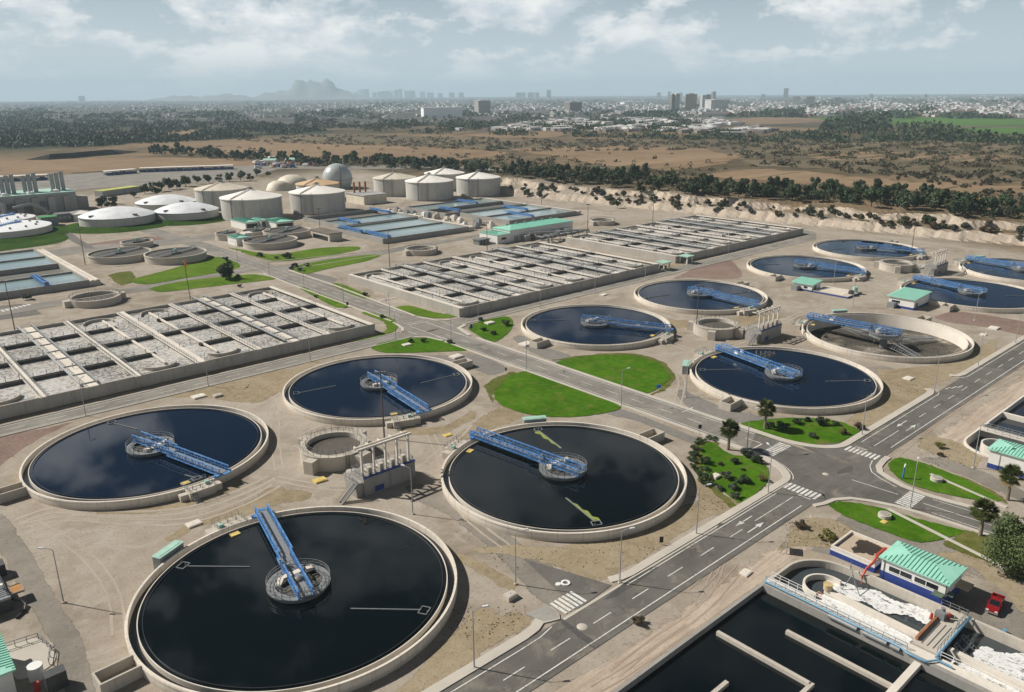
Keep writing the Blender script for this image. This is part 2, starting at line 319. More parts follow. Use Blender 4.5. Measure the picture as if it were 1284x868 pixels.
# terrain: pale dust inside the works, brown scrub land and town ground further out
m, t, b, p, col = ground('terrain', [(.248, .205, .158), (.298, .254, .202), (.338, .294, .242), (.388, .342, .290)], soft=False)
dk = noise(t, p, .045, 7, .68, .7); col = mixc(t, mth(t, 'MULTIPLY', ramp(t, dk, [(.52, (0, 0, 0)), (.64, (1, 1, 1))]), .55), col, (.185, .152, .108)); wr = noise(t, p, .09, 5, .6, 1.5); col = mixc(t, mth(t, 'MULTIPLY', ramp(t, wr, [(.55, (0, 0, 0)), (.68, (1, 1, 1))]), .45), col, (.43, .385, .33))
sp = N(t, 'ShaderNodeSeparateXYZ'); t.links.new(p, sp.inputs[0])
far = noise(t, p, .0022, 8, .62, .8); mid = noise(t, p, .012, 6, .65, .5); fin = noise(t, p, .12, 5, .7)
kk = mth(t, 'ADD', mth(t, 'MULTIPLY', far, .5), mth(t, 'ADD', mth(t, 'MULTIPLY', mid, .35), mth(t, 'MULTIPLY', fin, .15)))
wild = ramp(t, kk, [(.38, (.062, .056, .036)), (.46, (.105, .085, .052)), (.53, (.19, .138, .085)), (.64, (.26, .185, .12))])
dist = mth(t, 'ADD', sp.outputs['X'], mth(t, 'MULTIPLY', sp.outputs['Y'], .0))
edge = mth(t, 'ADD', mth(t, 'MULTIPLY', mth(t, 'SUBTRACT', mid, .5), 40.0), dist)
f1 = ramp(t, mth(t, 'DIVIDE', mth(t, 'SUBTRACT', edge, 452.0), 60.0, clamp=True), [(0, (0, 0, 0)), (.5, (1, 1, 1))])
f2 = ramp(t, mth(t, 'DIVIDE', mth(t, 'SUBTRACT', mth(t, 'ADD', sp.outputs['Y'], mth(t, 'MULTIPLY', mid, 60)), 760.0), 100.0, clamp=True), [(0, (0, 0, 0)), (1, (1, 1, 1))])
fw = mth(t, 'MAXIMUM', f1, f2)
c2 = mixc(t, fw, col, wild)
rad = N(t, 'ShaderNodeVectorMath', operation='LENGTH'); t.links.new(p, rad.inputs[0])
town = ramp(t, kk, [(.40, (.045, .05, .04)), (.52, (.10, .10, .09)), (.62, (.21, .19, .17))])
ft = ramp(t, mth(t, 'DIVIDE', mth(t, 'SUBTRACT', rad.outputs['Value'], 1900.0), 700.0, clamp=True), [(0, (0, 0, 0)), (1, (1, 1, 1))])
c3 = mixc(t, ft, c2, town)
gn = N(t, 'ShaderNodeNewGeometry'); sn = N(t, 'ShaderNodeSeparateXYZ'); t.links.new(gn.outputs['True Normal'], sn.inputs[0])
steep = ramp(t, sn.outputs['Z'], [(.80, (1, 1, 1)), (.95, (0, 0, 0))])
er = noise(t, scaled(t, p, (.25, .55, .06)), 1.0, 5, .65)
cl = ramp(t, er, [(.32, (.24, .19, .14)), (.41, (.40, .335, .265)), (.60, (.46, .39, .315)), (.75, (.50, .435, .36))])
c4 = mixc(t, steep, c3, cl)
t.links.new(c4, b.inputs['Base Color'])
def water(name, c, rough=.035, foam=0.0):
    m, t, b = new(name); p = pos(t)
    b.inputs['Base Color'].default_value = (*c, 1); b.inputs['Roughness'].default_value = rough; b.inputs['IOR'].default_value = 1.45
    f = noise(t, p, .9, 3, .5); bump(t, b, f, .012, .05)
water('water_black', (.0020, .0045, .0050)); water('water_tank', (.0022, .0085, .021)); water('water_pale', (.25, .33, .33), .10); water('water_grey', (.05, .06, .065), .06)
def foam(name, dark, light, k=(.40, .56), sc=.55, stretch=(1, 1, 1), bmp=.12):
    """churned water: torn white froth over a brownish surface, finer and coarser from place to place"""
    m, t, b = new(name); p = scaled(t, pos(t), stretch)
    nn = N(t, 'ShaderNodeTexNoise'); nn.inputs['Scale'].default_value = sc*.7; nn.inputs['Detail'].default_value = 4; t.links.new(p, nn.inputs['Vector'])
    s_ = N(t, 'ShaderNodeVectorMath', operation='SCALE'); s_.inputs['Scale'].default_value = 3.2/sc*.55; t.links.new(nn.outputs['Color'], s_.inputs[0])
    a = N(t, 'ShaderNodeVectorMath', operation='ADD'); t.links.new(p, a.inputs[0]); t.links.new(s_.outputs[0], a.inputs[1])
    v = N(t, 'ShaderNodeTexVoronoi', feature='DISTANCE_TO_EDGE'); v.inputs['Scale'].default_value = sc*.9; t.links.new(a.outputs[0], v.inputs['Vector'])
    ve = ramp(t, v.outputs['Distance'], [(0, (1, 1, 1)), (.16, (.25, .25, .25)), (.5, (0, 0, 0))])
    w = noise(t, a.outputs[0], sc*2.2, 7, .7); big = noise(t, p, sc*.10, 4, .55)
    h = mth(t, 'ADD', mth(t, 'ADD', mth(t, 'MULTIPLY', w, .55), mth(t, 'MULTIPLY', ve, .17)), mth(t, 'MULTIPLY', big, .40))
    mid = tuple((x*.45+y*.55) for x, y in zip(dark, light))
    t.links.new(ramp(t, h, [(k[0], dark), ((k[0]+k[1])/2, mid), (k[1], light)]), b.inputs['Base Color']); b.inputs['Roughness'].default_value = .45
    bump(t, b, h, bmp, .12)
foam('foam_water', (.095, .085, .068), (.56, .54, .505), (.43, .645), .6, (1, 1, 1), 0.0)
def froth(name, base, gaps):
    """bubbly froth with holes and see-through rims where the water shows"""
    m, t, b = new(name); p = pos(t); f = noise(t, p, 4.5, 5, .75); g = noise(t, p, 1.1, 6, .7, .6); st = noise(t, scaled(t, p, (1.8, .35, 1)), .9, 5, .65, .5)
    k = mth(t, 'ADD', mth(t, 'MULTIPLY', f, .45), mth(t, 'ADD', mth(t, 'MULTIPLY', g, .3), mth(t, 'MULTIPLY', st, .25)))
    t.links.new(ramp(t, k, [(.36, tuple(x*.42 for x in base)), (.46, tuple(x*.78 for x in base)), (.56, base)]), b.inputs['Base Color']); b.inputs['Roughness'].default_value = .6
    h = mth(t, 'ADD', mth(t, 'MULTIPLY', g, .45), mth(t, 'ADD', mth(t, 'MULTIPLY', st, .35), mth(t, 'MULTIPLY', f, .2)))
    t.links.new(ramp(t, h, [(gaps, (0, 0, 0)), (gaps+.08, (1, 1, 1))]), b.inputs['Alpha'])
froth('foam_thick', (.80, .80, .79), .39); froth('foam_white', (.84, .84, .83), .37)
foam('calm_grey', (.15, .145, .13), (.27, .262, .245), (.42, .72), .5, (1, 1, 1), .03)
def leaf(name, c, var=.45):
    m, t, b = new(name); p = pos(t); f = noise(t, p, 1.7, 3, .6); oi = N(t, 'ShaderNodeObjectInfo')
    k = mth(t, 'ADD', mth(t, 'MULTIPLY', f, .75), mth(t, 'MULTIPLY', oi.outputs['Random'], .25))
    t.links.new(ramp(t, k, [(.25, tuple(x*(1-var) for x in c)), (.5, c), (.75, tuple(x*(1+var) for x in c))]), b.inputs['Base Color'])
    b.inputs['Roughness'].default_value = .65; b.inputs['Specular IOR Level'].default_value = .25
leaf('leaf_dark', (.034, .056, .022)); leaf('leaf_mid', (.048, .074, .026)); leaf('leaf_olive', (.075, .078, .036)); leaf('leaf_brown', (.085, .062, .036)); leaf('leaf_lawn', (.045, .075, .02))
leaf('leaf_grey', (.055, .062, .045)); leaf('leaf_palm', (.085, .105, .028)); leaf('leaf_tree', (.070, .095, .030)); leaf('leaf_palm_dry', (.20, .15, .06)); leaf('leaf_yellow', (.15, .14, .035))
def facade(name, c):
    """rows of dark windows on a far block"""
    m, t, b = new(name); sp = N(t, 'ShaderNodeSeparateXYZ'); t.links.new(obj_pos(t), sp.inputs[0])
    h = mth(t, 'FRACT', mth(t, 'DIVIDE', mth(t, 'ADD', sp.outputs['X'], sp.outputs['Y']), 4.6)); z = mth(t, 'FRACT', mth(t, 'DIVIDE', sp.outputs['Z'], 3.6))
    w = mth(t, 'MULTIPLY', mth(t, 'MULTIPLY', mth(t, 'GREATER_THAN', h, .3), mth(t, 'LESS_THAN', h, .8)), mth(t, 'MULTIPLY', mth(t, 'GREATER_THAN', z, .35), mth(t, 'LESS_THAN', z, .8)))
    gn = N(t, 'ShaderNodeNewGeometry'); sn = N(t, 'ShaderNodeSeparateXYZ'); t.links.new(gn.outputs['Normal'], sn.inputs[0]); w = mth(t, 'MULTIPLY', w, mth(t, 'LESS_THAN', sn.outputs['Z'], .5))
    t.links.new(mixc(t, w, c, (.03, .035, .045)), b.inputs['Base Color']); b.inputs['Roughness'].default_value = .7
for n_, c_ in (('city_a', (.42, .40, .37)), ('city_b', (.60, .59, .56)), ('city_c', (.24, .21, .19)), ('city_roof', (.30, .19, .14))): facade('facade_'+n_, c_)
def dome_mat():
    m, t, b = new('dome_panels'); p = obj_pos(t); v = N(t, 'ShaderNodeTexVoronoi', feature='DISTANCE_TO_EDGE'); v.inputs['Scale'].default_value = .28
    t.links.new(p, v.inputs['Vector']); f = noise(t, p, .12, 4, .6)
    c = ramp(t, f, [(.35, (.70, .72, .74)), (.6, (.86, .87, .88))]); e = ramp(t, v.outputs['Distance'], [(0, (1, 1, 1)), (.05, (0, 0, 0))])
    t.links.new(mixc(t, mth(t, 'MULTIPLY', e, .35), c, (.48, .5, .53)), b.inputs['Base Color']); b.inputs['Roughness'].default_value = .4
dome_mat()
def blue_steel():
    m, t, b = new('blue_steel'); p = pos(t); f = noise(t, p, .55, 5, .65); g = noise(t, p, 3.5, 5, .7)
    c = ramp(t, f, [(.32, (.030, .125, .36)), (.5, (.060, .205, .48)), (.66, (.15, .32, .56))])
    c = mixc(t, mth(t, 'MULTIPLY', ramp(t, g, [(.56, (0, 0, 0)), (.66, (1, 1, 1))]), .45), c, (.20, .23, .27)); c = mixc(t, mth(t, 'MULTIPLY', ramp(t, noise(t, p, 1.3, 4, .6), [(.63, (0, 0, 0)), (.70, (1, 1, 1))]), .6), c, (.16, .08, .04))
    t.links.new(c, b.inputs['Base Color']); b.inputs['Roughness'].default_value = .5
blue_steel()
def lawn_mat(name, cols, dry):
    m, t, b = new(name); p = pos(t); a = noise(t, p, .09, 6, .62, .5); c = noise(t, p, .55, 6, .68); f = noise(t, p, 3.2, 5, .75)
    k = mth(t, 'ADD', mth(t, 'MULTIPLY', a, .45), mth(t, 'ADD', mth(t, 'MULTIPLY', c, .35), mth(t, 'MULTIPLY', f, .2)))
    col = ramp(t, k, [(.38, cols[0]), (.47, cols[1]), (.54, cols[2]), (.62, cols[3])])
    w = N(t, 'ShaderNodeTexWave', bands_direction='X'); w.inputs['Scale'].default_value = .16; w.inputs['Distortion'].default_value = 1.2; w.inputs['Detail'].default_value = 2; t.links.new(scaled(t, p, (.7, .7, 1)), w.inputs['Vector'])
    col = mixc(t, mth(t, 'MULTIPLY', w.outputs['Fac'], .16), col, cols[3])
    d = noise(t, p, .23, 7, .7, .8); col = mixc(t, mth(t, 'MULTIPLY', ramp(t, d, [(.53, (0, 0, 0)), (.68, (1, 1, 1))]), dry), col, (.17, .155, .045))
    col = mixc(t, mth(t, 'MULTIPLY', ramp(t, f, [(.5, (0, 0, 0)), (.66, (1, 1, 1))]), .45), col, tuple(x*.45 for x in cols[0]))
    t.links.new(col, b.inputs['Base Color']); b.inputs['Roughness'].default_value = .95; b.inputs['Specular IOR Level'].default_value = .04
    at = N(t, 'ShaderNodeAttribute', attribute_name='soft'); e = mth(t, 'ADD', mth(t, 'MULTIPLY', noise(t, p, 1.6, 6, .75), .75), mth(t, 'MULTIPLY', noise(t, p, .4, 3, .6), .5))
    t.links.new(ramp(t, mth(t, 'SUBTRACT', e, at.outputs['Fac']), [(.02, (0, 0, 0)), (.10, (1, 1, 1))]), b.inputs['Alpha']); bump(t, b, mth(t, 'ADD', f, c), .8, .15)
lawn_mat('lawn', [(.036, .098, .004), (.052, .136, .005), (.070, .168, .008), (.102, .200, .016)], .7)
lawn_mat('lawn_far', [(.050, .110, .006), (.080, .158, .010), (.108, .192, .016), (.150, .210, .030)], .75)
lawn_mat('bank_grass', [(.018, .050, .006), (.026, .066, .008), (.036, .082, .010), (.055, .10, .016)], .3)  # dark copy of the lawn, shade of the dome banks put into its green
lawn_mat('lawn_dry', [(.060, .090, .014), (.095, .118, .024), (.145, .145, .045), (.20, .175, .075)], .6)
ground('sand_track', [(.30, .235, .18), (.33, .262, .205), (.36, .29, .228), (.40, .325, .26)], (.05, .3, 2.2), .3)
ground('sand_light', [(.33, .285, .23), (.355, .308, .252), (.38, .332, .275), (.41, .36, .30)], (.05, .3, 2.2), .3)
ground('oil_stain', [(.09, .085, .078), (.10, .095, .087), (.115, .108, .098), (.13, .122, .11)], (.1, .6, 3.0), .4)
def K(n): return MATS[n]
# ------------------------------------------------------------------ terrain: one sheet out to the horizon, with the cut bank and the sunken tanks
rnd = random.Random(7)
def sst(a, b, x):
    t = min(1, max(0, (x-a)/(b-a))); return t*t*(3-2*t)
UB = [(-900, 560), (-100, 512), (128, 476), (158, 468), (247, 458), (325, 449), (434, 437), (480, 430), (560, 442), (640, 470), (900, 500)]
def ub(v):
    for (a, x), (b2, y) in zip(UB, UB[1:]):
        if v <= b2: return x+(y-x)*(v-a)/(b2-a) if v >= a else x
    return UB[-1][1]
def wob(x): return math.sin(x*.31)+.6*math.sin(x*.83+1)+.5*math.sin(x*1.7+2)
def zt(u, v):
    if u < 405 or v > 700: return 0.0
    b = ub(v); fade = 1-sst(500, 640, v); d = u-b-.7*wob(v*.45)-.25*wob(v*1.9)
    h = 5.2*sst(0, 8, d)+(4.2+.6*wob(v*.13))*sst(16+3.0*wob(v*.17)+.6*wob(v*.9), 23+3.0*wob(v*.17)+.6*wob(v*.9), d)
    h += .45*wob(u*.5+v*.37)*sst(2, 10, d)*(1-sst(60, 120, d))
    return h*fade*(1-sst(900, 1600, u))
HOLES = [(40, 121.8, 10, 57.4), (187, 330, 10, 56.8), (233, 287, 78.5, 132.5)]
def axis(fine, coarse, extra):
    s = set(extra)
    for a, b2, st in fine+coarse:
        x = a
        while x <= b2+1e-6: s.add(round(x, 3)); x += st
    return sorted(s)
ux = axis([(400, 560, 2.0)], [(-2400, -200, 400), (-200, 400, 50), (560, 1700, 30), (1800, 4000, 400), (4000, 22000, 3000)], [h[i] for h in HOLES for i in (0, 1)])
vx = axis([(-120, 660, 3.0)], [(-3360, -120, 240), (660, 1000, 40), (1000, 4000, 400), (4000, 22000, 3000)], [h[i] for h in HOLES for i in (2, 3)])
g = MB(); nu = len(ux); g.v = [(x, y, zt(x, y)) for y in vx for x in ux]
for j in range(len(vx)-1):
    for i in range(nu-1):
        cx, cy = (ux[i]+ux[i+1])/2, (vx[j]+vx[j+1])/2
        if any(h[0] < cx < h[1] and h[2] < cy < h[3] for h in HOLES): continue
        g.f.append([j*nu+i, j*nu+i+1, (j+1)*nu+i+1, (j+1)*nu+i]); g.m.append(0)
struct('ground', g, K('terrain'), smooth=False)
# corner fill outside the rounded tank ends (flush with the ground, butted to the hole edge)
def arc(cx, cy, r, a0, a1, n=14): return [(cx+r*math.cos(math.radians(a0+(a1-a0)*k/n)), cy+r*math.sin(math.radians(a0+(a1-a0)*k/n))) for k in range(n+1)]
struct('ground_corner', MB().sheet([(121.8, 57.4)]+arc(114.8, 50.4, 7, 90, 0), 0), K('sand'))
struct('ground_corner', MB().sheet([(187, 56.8)]+arc(194, 49.8, 7, 180, 90), 0), K('sand'))
rf = MB()                                                     # ground round the drained tank
for k in range(96):
    q = []
    for j in (k, k+1):
        a_ = 2*PI*j/96; c_, s_ = math.cos(a_), math.sin(a_); e_ = 27/max(abs(c_), abs(s_)); q += [(260+25.95*c_, 105.5+25.95*s_, 0), (260+e_*c_, 105.5+e_*s_, 0)]
    rf.add(q, [(0, 1, 3, 2)])
struct('ground_corner', rf, K('terrain'))
# distant hill
def hill(name, c, w, h, seed, peaks):
    r = random.Random(seed); m = MB(); n = 60; k = 10
    ax = Vector((rt.x, rt.y, 0)).normalized(); ay = Vector((fwd.x, fwd.y, 0)).normalized()
    for j in range(k+1):
        for i in range(n+1):
            x = (i/n-.5)*2; y = (j/k-.5)*2
            hh = sum(a*math.exp(-((x-b2)/s_)**2) for a, b2, s_ in peaks)*(1-abs(y))*(1-abs(x)**3)
            hh *= 1+.12*math.sin(x*31+y*5)+.08*math.sin(x*67+y*11)
            p_ = Vector(c)+ax*x*w+ay*y*w*.5; m.v.append((p_.x, p_.y, max(0, hh)*h-2))
    for j in range(k):
        for i in range(n): m.f.append([j*(n+1)+i, j*(n+1)+i+1, (j+1)*(n+1)+i+1, (j+1)*(n+1)+i]); m.m.append(0)
    return struct(name, m, K('far_rock'), smooth=True)
def far(px, d):
    v = (fwd*FPX+rt*(px-642)+up*(434-118)); v.z = 0; v.normalize(); return tuple(v*d)
hill('hill', far(388, 19500), 1850, 375, 1, [(1, -.08, .16), (.86, .20, .16), (.5, -.45, .3), (.45, .45, .3)])
hill('hill', far(255, 19000), 1900, 130, 3, [(1, .3, .3), (.8, -.3, .3)])
# haze: one closed box of thin air
hz = MB().box(-2500, -3500, -4, 22500, 22500, 460); hm = bpy.data.materials.new('haze_air'); hm.use_nodes = True; ht = hm.node_tree; ht.nodes.clear()
pv = N(ht, 'ShaderNodeVolumePrincipled'); pv.inputs['Color'].default_value = (.66, .86, 1.0, 1); pv.inputs['Density'].default_value = HAZE_D; pv.inputs['Anisotropy'].default_value = .0
ho = N(ht, 'ShaderNodeOutputMaterial'); ht.links.new(pv.outputs[0], ho.inputs['Volume'])
tag(hz.build('haze', hm), 'thin pale blue haze over the distant town', kind='stuff')
# ------------------------------------------------------------------ ground cover sheets in the works
from mathutils.geometry import delaunay_2d_cdt
PZ = [.002]
def thick(p, q, nx, ny, i):
    best = 1e9; k = len(q)
    for j in range(k):
        if j in ((i-1) % k, i): continue
        a, b2 = q[j], q[(j+1) % k]; ex, ey = b2[0]-a[0], b2[1]-a[1]; den = nx*ey-ny*ex
        if abs(den) < 1e-9: continue
        t_ = ((a[0]-p[0])*ey-(a[1]-p[1])*ex)/den; s_ = ((a[0]-p[0])*ny-(a[1]-p[1])*nx)/den
        if t_ > 1e-4 and -.01 <= s_ <= 1.01: best = min(best, t_)
    return best
def patch(name, pts, z, m, jit=.25, n=6, sm=True, soft=2.2):
    if z < .05: PZ[0] += .0006; z = PZ[0]
    else: z += .06
    p_ = smooth_poly(pts, n, jit, rnd) if sm else list(pts)
    if m in ('lawn', 'lawn_dry', 'lawn_far', 'bank_grass'): soft = {'lawn': .5, 'lawn_far': 1.6, 'bank_grass': 1.6}.get(m, 1.5)
    A = sum(p_[i-1][0]*p_[i][1]-p_[i][0]*p_[i-1][1] for i in range(len(p_)))
    if A < 0: p_ = p_[::-1]
    q = []; k = len(p_)
    for i in range(k):
        a, b2 = Vector(p_[i-1]), Vector(p_[(i+1) % k]); d = (b2-a).normalized(); sf = min(soft, .33*thick(p_[i], p_, -d.y, d.x, i))
        if sf > .06: q.append((p_[i][0]-d.y*sf, p_[i][1]+d.x*sf))
    vs, es, fs, ov, _, _ = delaunay_2d_cdt([Vector(x) for x in p_]+[Vector(x) for x in q], [(i, (i+1) % k) for i in range(k)], [], 1, 1e-4)
    mb = MB(); mb.v = [(x.x, x.y, z) for x in vs]; mb.f = [list(f) for f in fs]; mb.m = [0]*len(fs)
    o = struct(name, mb, K(m)); at = o.data.attributes.new('soft', 'FLOAT', 'POINT'); at.data.foreach_set('value', [0.0 if org and min(org) >= k else 1.0 for org in ov]); return o
patch('gravel', pix([(-20, 552), (70, 533), (92, 530), (60, 547), (25, 568), (-20, 600)]), .004, 'red_gravel')
patch('gravel', pix([(838, 352), (870, 336), (915, 326), (930, 338), (932, 348), (905, 351), (860, 349)]), .004, 'red_gravel')
patch('gravel', pix([(1168, 398), (1200, 390), (1290, 404), (1300, 425), (1240, 412), (1195, 406)]), .004, 'red_gravel')
patch('gravel', pix([(100, 308), (150, 300), (200, 296), (240, 297), (180, 304), (130, 311)]), .004, 'red_gravel')
patch('dirt_track', pix([(-40, 610), (5, 640), (18, 650), (45, 690), (75, 745), (110, 800), (128, 880), (85, 890), (60, 810), (20, 740), (-10, 690), (-60, 660)]), .008, 'track_dirt')
patch('dirt_track', pix([(505, 608), (540, 606), (580, 630), (640, 668), (690, 700), (716, 738), (690, 765), (655, 740), (610, 690), (560, 650), (520, 630)]), .004, 'track_dirt')
patch('dirt_track', pix([(1105, 458), (1135, 465), (1175, 478), (1160, 490), (1120, 478), (1080, 462)]), .004, 'track_dirt')
patch('gravel', pix([(752, 512), (778, 510), (850, 538), (905, 562), (890, 568), (860, 556), (800, 530), (760, 521)]), .004, 'grey_gravel')
patch('gravel', pix([(842, 492), (858, 488), (905, 508), (960, 522), (1000, 527), (960, 531), (900, 530), (860, 512)]), .004, 'grey_gravel')
patch('gravel', pix([(640, 425), (655, 420), (690, 436), (720, 446), (700, 456), (660, 440)]), .004, 'grey_gravel')
patch('gravel', pix([(520, 446), (560, 445), (600, 444), (640, 462), (616, 472), (580, 460)]), .004, 'grey_gravel')
patch('gravel', pix([(385, 342), (410, 345), (425, 350), (415, 357), (395, 356), (378, 350)]), .006, 'grey_gravel')
patch('dry_verge', pix([(-30, 520), (90, 493), (260, 458), (455, 414), (470, 416), (440, 428), (300, 463), (130, 500), (-30, 538)]), .004, 'dry_verge')
patch('dry_verge', pix([(610, 392), (700, 366), (840, 331), (860, 333), (780, 352), (690, 376), (625, 393)]), .004, 'dry_verge')
patch('dry_verge', pix([(590, 690), (640, 680), (700, 682), (790, 660), (850, 632), (880, 628), (905, 640), (860, 672), (780, 722), (735, 738), (690, 712), (640, 700)]), .006, 'dry_verge', .4)
patch('dry_verge', pix([(1010, 428), (1095, 436), (1090, 450), (1110, 500), (1148, 512), (1172, 486), (1215, 468), (1250, 452), (1250, 425), (1215, 440), (1160, 458), (1080, 460)]), .002, 'dry_verge', .4)
patch('dry_verge', pix([(240, 476), (330, 462), (370, 464), (365, 484), (330, 505), (300, 506), (250, 500), (200, 498)]), .004, 'dry_verge', .4)
patch('dry_verge', pix([(1048, 535), (1095, 498), (1112, 480), (1152, 492), (1165, 498), (1090, 540)]), .005, 'dry_verge', .3)
patch('dry_verge', pix([(870, 600), (905, 615), (935, 634), (900, 650), (870, 640)]), .005, 'dry_verge', .3)
patch('pale_sand', [(40, 57.6), (121.9, 57.6), (133, 62), (136, 65.2), (40, 65.2)], .004, 'sand_pink', 0, sm=False, soft=.6)
patch('pale_sand', [(172, 65.2), (186, 57), (330, 57), (330, 65.2)], .004, 'sand_pink', 0, sm=False, soft=.6)
patch('dirt_track', [(121.9, 57.3), (140, 60.2), (150, 38), (136, 24), (160, 10), (121.9, 8)], .002, 'track_dirt', 0, sm=False, soft=1.2)
patch('dirt_track', pix([(1150, 575), (1180, 572), (1240, 592), (1300, 622), (1300, 640), (1250, 618), (1190, 592)]), .006, 'track_dirt')
patch('dirt', pix([(985, 660), (1010, 646), (1050, 650), (1075, 665), (1060, 690), (1010, 688), (975, 690)]), .006, 'dry_verge', .3)
patch('dirt', pix([(1145, 560), (1160, 545), (1200, 552), (1235, 575), (1225, 590), (1180, 575)]), .006, 'dry_verge', .3)
patch('dry_verge', pix([(1170, 695), (1215, 690), (1290, 735), (1320, 780), (1280, 770), (1225, 720)]), .006, 'dry_verge', .4)
for q in ([(560, 790), (590, 760), (640, 765), (672, 772), (650, 800), (612, 826), (575, 850), (520, 880), (470, 890), (500, 860)], [(300, 630), (345, 606), (400, 622), (340, 640), (290, 655), (250, 662), (215, 680), (205, 676), (235, 655)], [(600, 520), (640, 505), (665, 520), (640, 534), (600, 545), (585, 556), (570, 548)],
          [(360, 470), (385, 452), (420, 444), (400, 456), (372, 472), (356, 494), (350, 490)], [(100, 630), (160, 636), (225, 628), (280, 612), (300, 600), (300, 612), (260, 630), (190, 645), (120, 645)], [(480, 520), (525, 535), (560, 530), (590, 515), (600, 522), (560, 545), (500, 545)], [(800, 395), (850, 400), (900, 398), (960, 392), (990, 398), (930, 410), (850, 412)], [(560, 690), (600, 700), (650, 730), (640, 745), (600, 720), (572, 706)]):
    patch('dry_verge', pix(q), .004, 'dry_verge', .35, soft=3.5)
def tracks(px, m, gap=1.7, w=.45, soft=.3):
    if m == 'sand_light': w *= 1.35; soft = w*.45
    pp = [Vector(P(*q)[:2]) for q in px]; line_ = []
    for i in range(len(pp)-1):
        a, b2, c, d = pp[max(i-1, 0)], pp[i], pp[i+1], pp[min(i+2, len(pp)-1)]
        for k in range(8):
            t_ = k/8; line_.append(.5*((2*b2)+(c-a)*t_+(2*a-5*b2+4*c-d)*t_*t_+(3*b2-a-3*c+d)*t_**3))
    for s_ in (-gap/2, gap/2):
        L = []; R_ = []
        for i, q in enumerate(line_):
            d = (line_[min(i+1, len(line_)-1)]-line_[max(i-1, 0)]).normalized(); n_ = Vector((-d.y, d.x)); e = rnd.uniform(-.08, .08); L.append(q+n_*(s_+w/2+e)); R_.append(q+n_*(s_-w/2+e))
        patch('tyre_track', [tuple(q) for q in L]+[tuple(q) for q in R_[::-1]], .004, m, sm=False, soft=soft)
tracks([(20, 655), (70, 640), (150, 645), (230, 640), (300, 618), (345, 596)], 'sand_light', 2.2, .9)
tracks([(25, 660), (90, 650), (170, 655), (240, 652), (310, 628), (350, 606)], 'sand_light', 2.0, .7)
tracks([(40, 655), (100, 690), (140, 740), (150, 800)], 'sand_light', 1.8, .5)
tracks([(345, 600), (420, 612), (500, 605), (560, 560), (590, 530)], 'sand_light', 1.8, .6)
tracks([(350, 590), (345, 540), (355, 500), (400, 478)], 'sand_light', 1.8, .5)
tracks([(540, 545), (560, 590), (580, 640), (640, 690)], 'sand_light', 1.8, .5)
tracks([(840, 430), (880, 440), (940, 425), (1000, 395), (1060, 375)], 'sand_light', 2.0, .8)
tracks([(780, 445), (850, 470), (850, 510), (870, 530)], 'sand_light', 1.8, .6)
tracks([(960, 318), (1010, 350), (1080, 358), (1130, 345), (1200, 330)], 'sand_light', 2.0, .9)
tracks([(700, 290), (800, 275), (900, 278), (1000, 288), (1120, 300), (1290, 322)], 'sand_light', 2.4, 1.4)
tracks([(120, 400), (250, 380), (340, 358)], 'sand_light', 2.0, .8); tracks([(470, 335), (560, 322), (640, 310)], 'sand_light', 2.0, .8)
for q in ([(870, 742), (893, 718), (905, 690), (930, 672)], [(880, 752), (897, 722), (903, 700), (898, 690)], [(770, 846), (820, 806), (880, 764), (935, 704)], [(745, 866), (800, 832), (870, 782)], [(1100, 590), (1160, 540), (1230, 490), (1290, 450)], [(1150, 545), (1200, 510), (1290, 465)]): tracks(q, 'sand_track', 1.6, .4, .18)
for px_, py_, r_ in ((700, 795, .9), (790, 735, .6), (905, 660, .7), (1060, 590, 1.4), (1010, 600, 1.0), (540, 415, 1.5), (870, 690, .5), (1180, 505, 1.0)):
    c_ = P(px_, py_); o_ = patch('oil_stain', [(c_.x+r_*2.2*math.cos(a_)*rnd.uniform(.7, 1.2), c_.y+r_*math.sin(a_)*rnd.uniform(.7, 1.2)) for a_ in [k*PI/4 for k in range(8)]], .004, 'oil_stain', .1, 5, soft=r_*.6); o_.location.z = .09-o_.data.vertices[0].co.z
# ------------------------------------------------------------------ roads
def road(name, poly, z, m='asphalt'): return struct(name, MB().sheet(poly, z+.06), K(m))
road('road', [(-200, 65.3), (143, 65.3), (170, 65.3), (700, 65.3), (700, 73.5), (170, 73.5), (143, 73.5), (-200, 73.5)], .012)
road('road', [(-200, 214.9), (420, 214.9), (440, 226), (450, 260), (444, 262), (430, 232), (414, 222.2), (-200, 222.2)], .016, 'asphalt_pale')
road('road', [(151.3, 88), (160.5, 86), (160.5, 200), (164.5, 214.8), (164.5, 222.3), (161.5, 236), (165, 304), (165.6, 369), (166, 440), (163, 520), (152, 520), (155.5, 440), (154.5, 369), (153.2, 320), (152, 236), (148, 222.3), (148, 214.8), (151.5, 204)], .020, 'asphalt_pale')
# main junction: flared corners
jn = [(143, 73.5)]+[(143+8.3*math.sin(a), 73.5+14.5*(1-math.cos(a))) for a in [PI/2*k/8 for k in range(1, 9)]]
jn += [(160.5, 92)]+[(160.5+9.5*(1-math.sin(a)), 88-14.5*(1-math.cos(a))) for a in [PI/2*(8-k)/8 for k in range(0, 9)]]
DU = [(170.5, 65.3), (167.9, 65.2), (164.2, 64.6), (161.4, 63.0), (159.9, 60.3), (158.4, 56.5), (158.0, 52), (158.6, 47), (159.8, 41), (161.5, 20), (163, -60)]
DL = [(153.5, -60), (152.4, 20), (151.5, 40), (150.9, 48.5), (150.0, 53.8), (148.3, 58.3), (146.4, 61.6), (143.2, 63.8), (140.1, 64.4), (138, 65.3)]
jn += DU+DL
road('road', jn, .024)
road('road', [(164.8, 346), (220, 346.6), (250, 349), (330, 356), (330, 362), (250, 356), (222, 354.4), (166, 357)], .028, 'asphalt_pale')
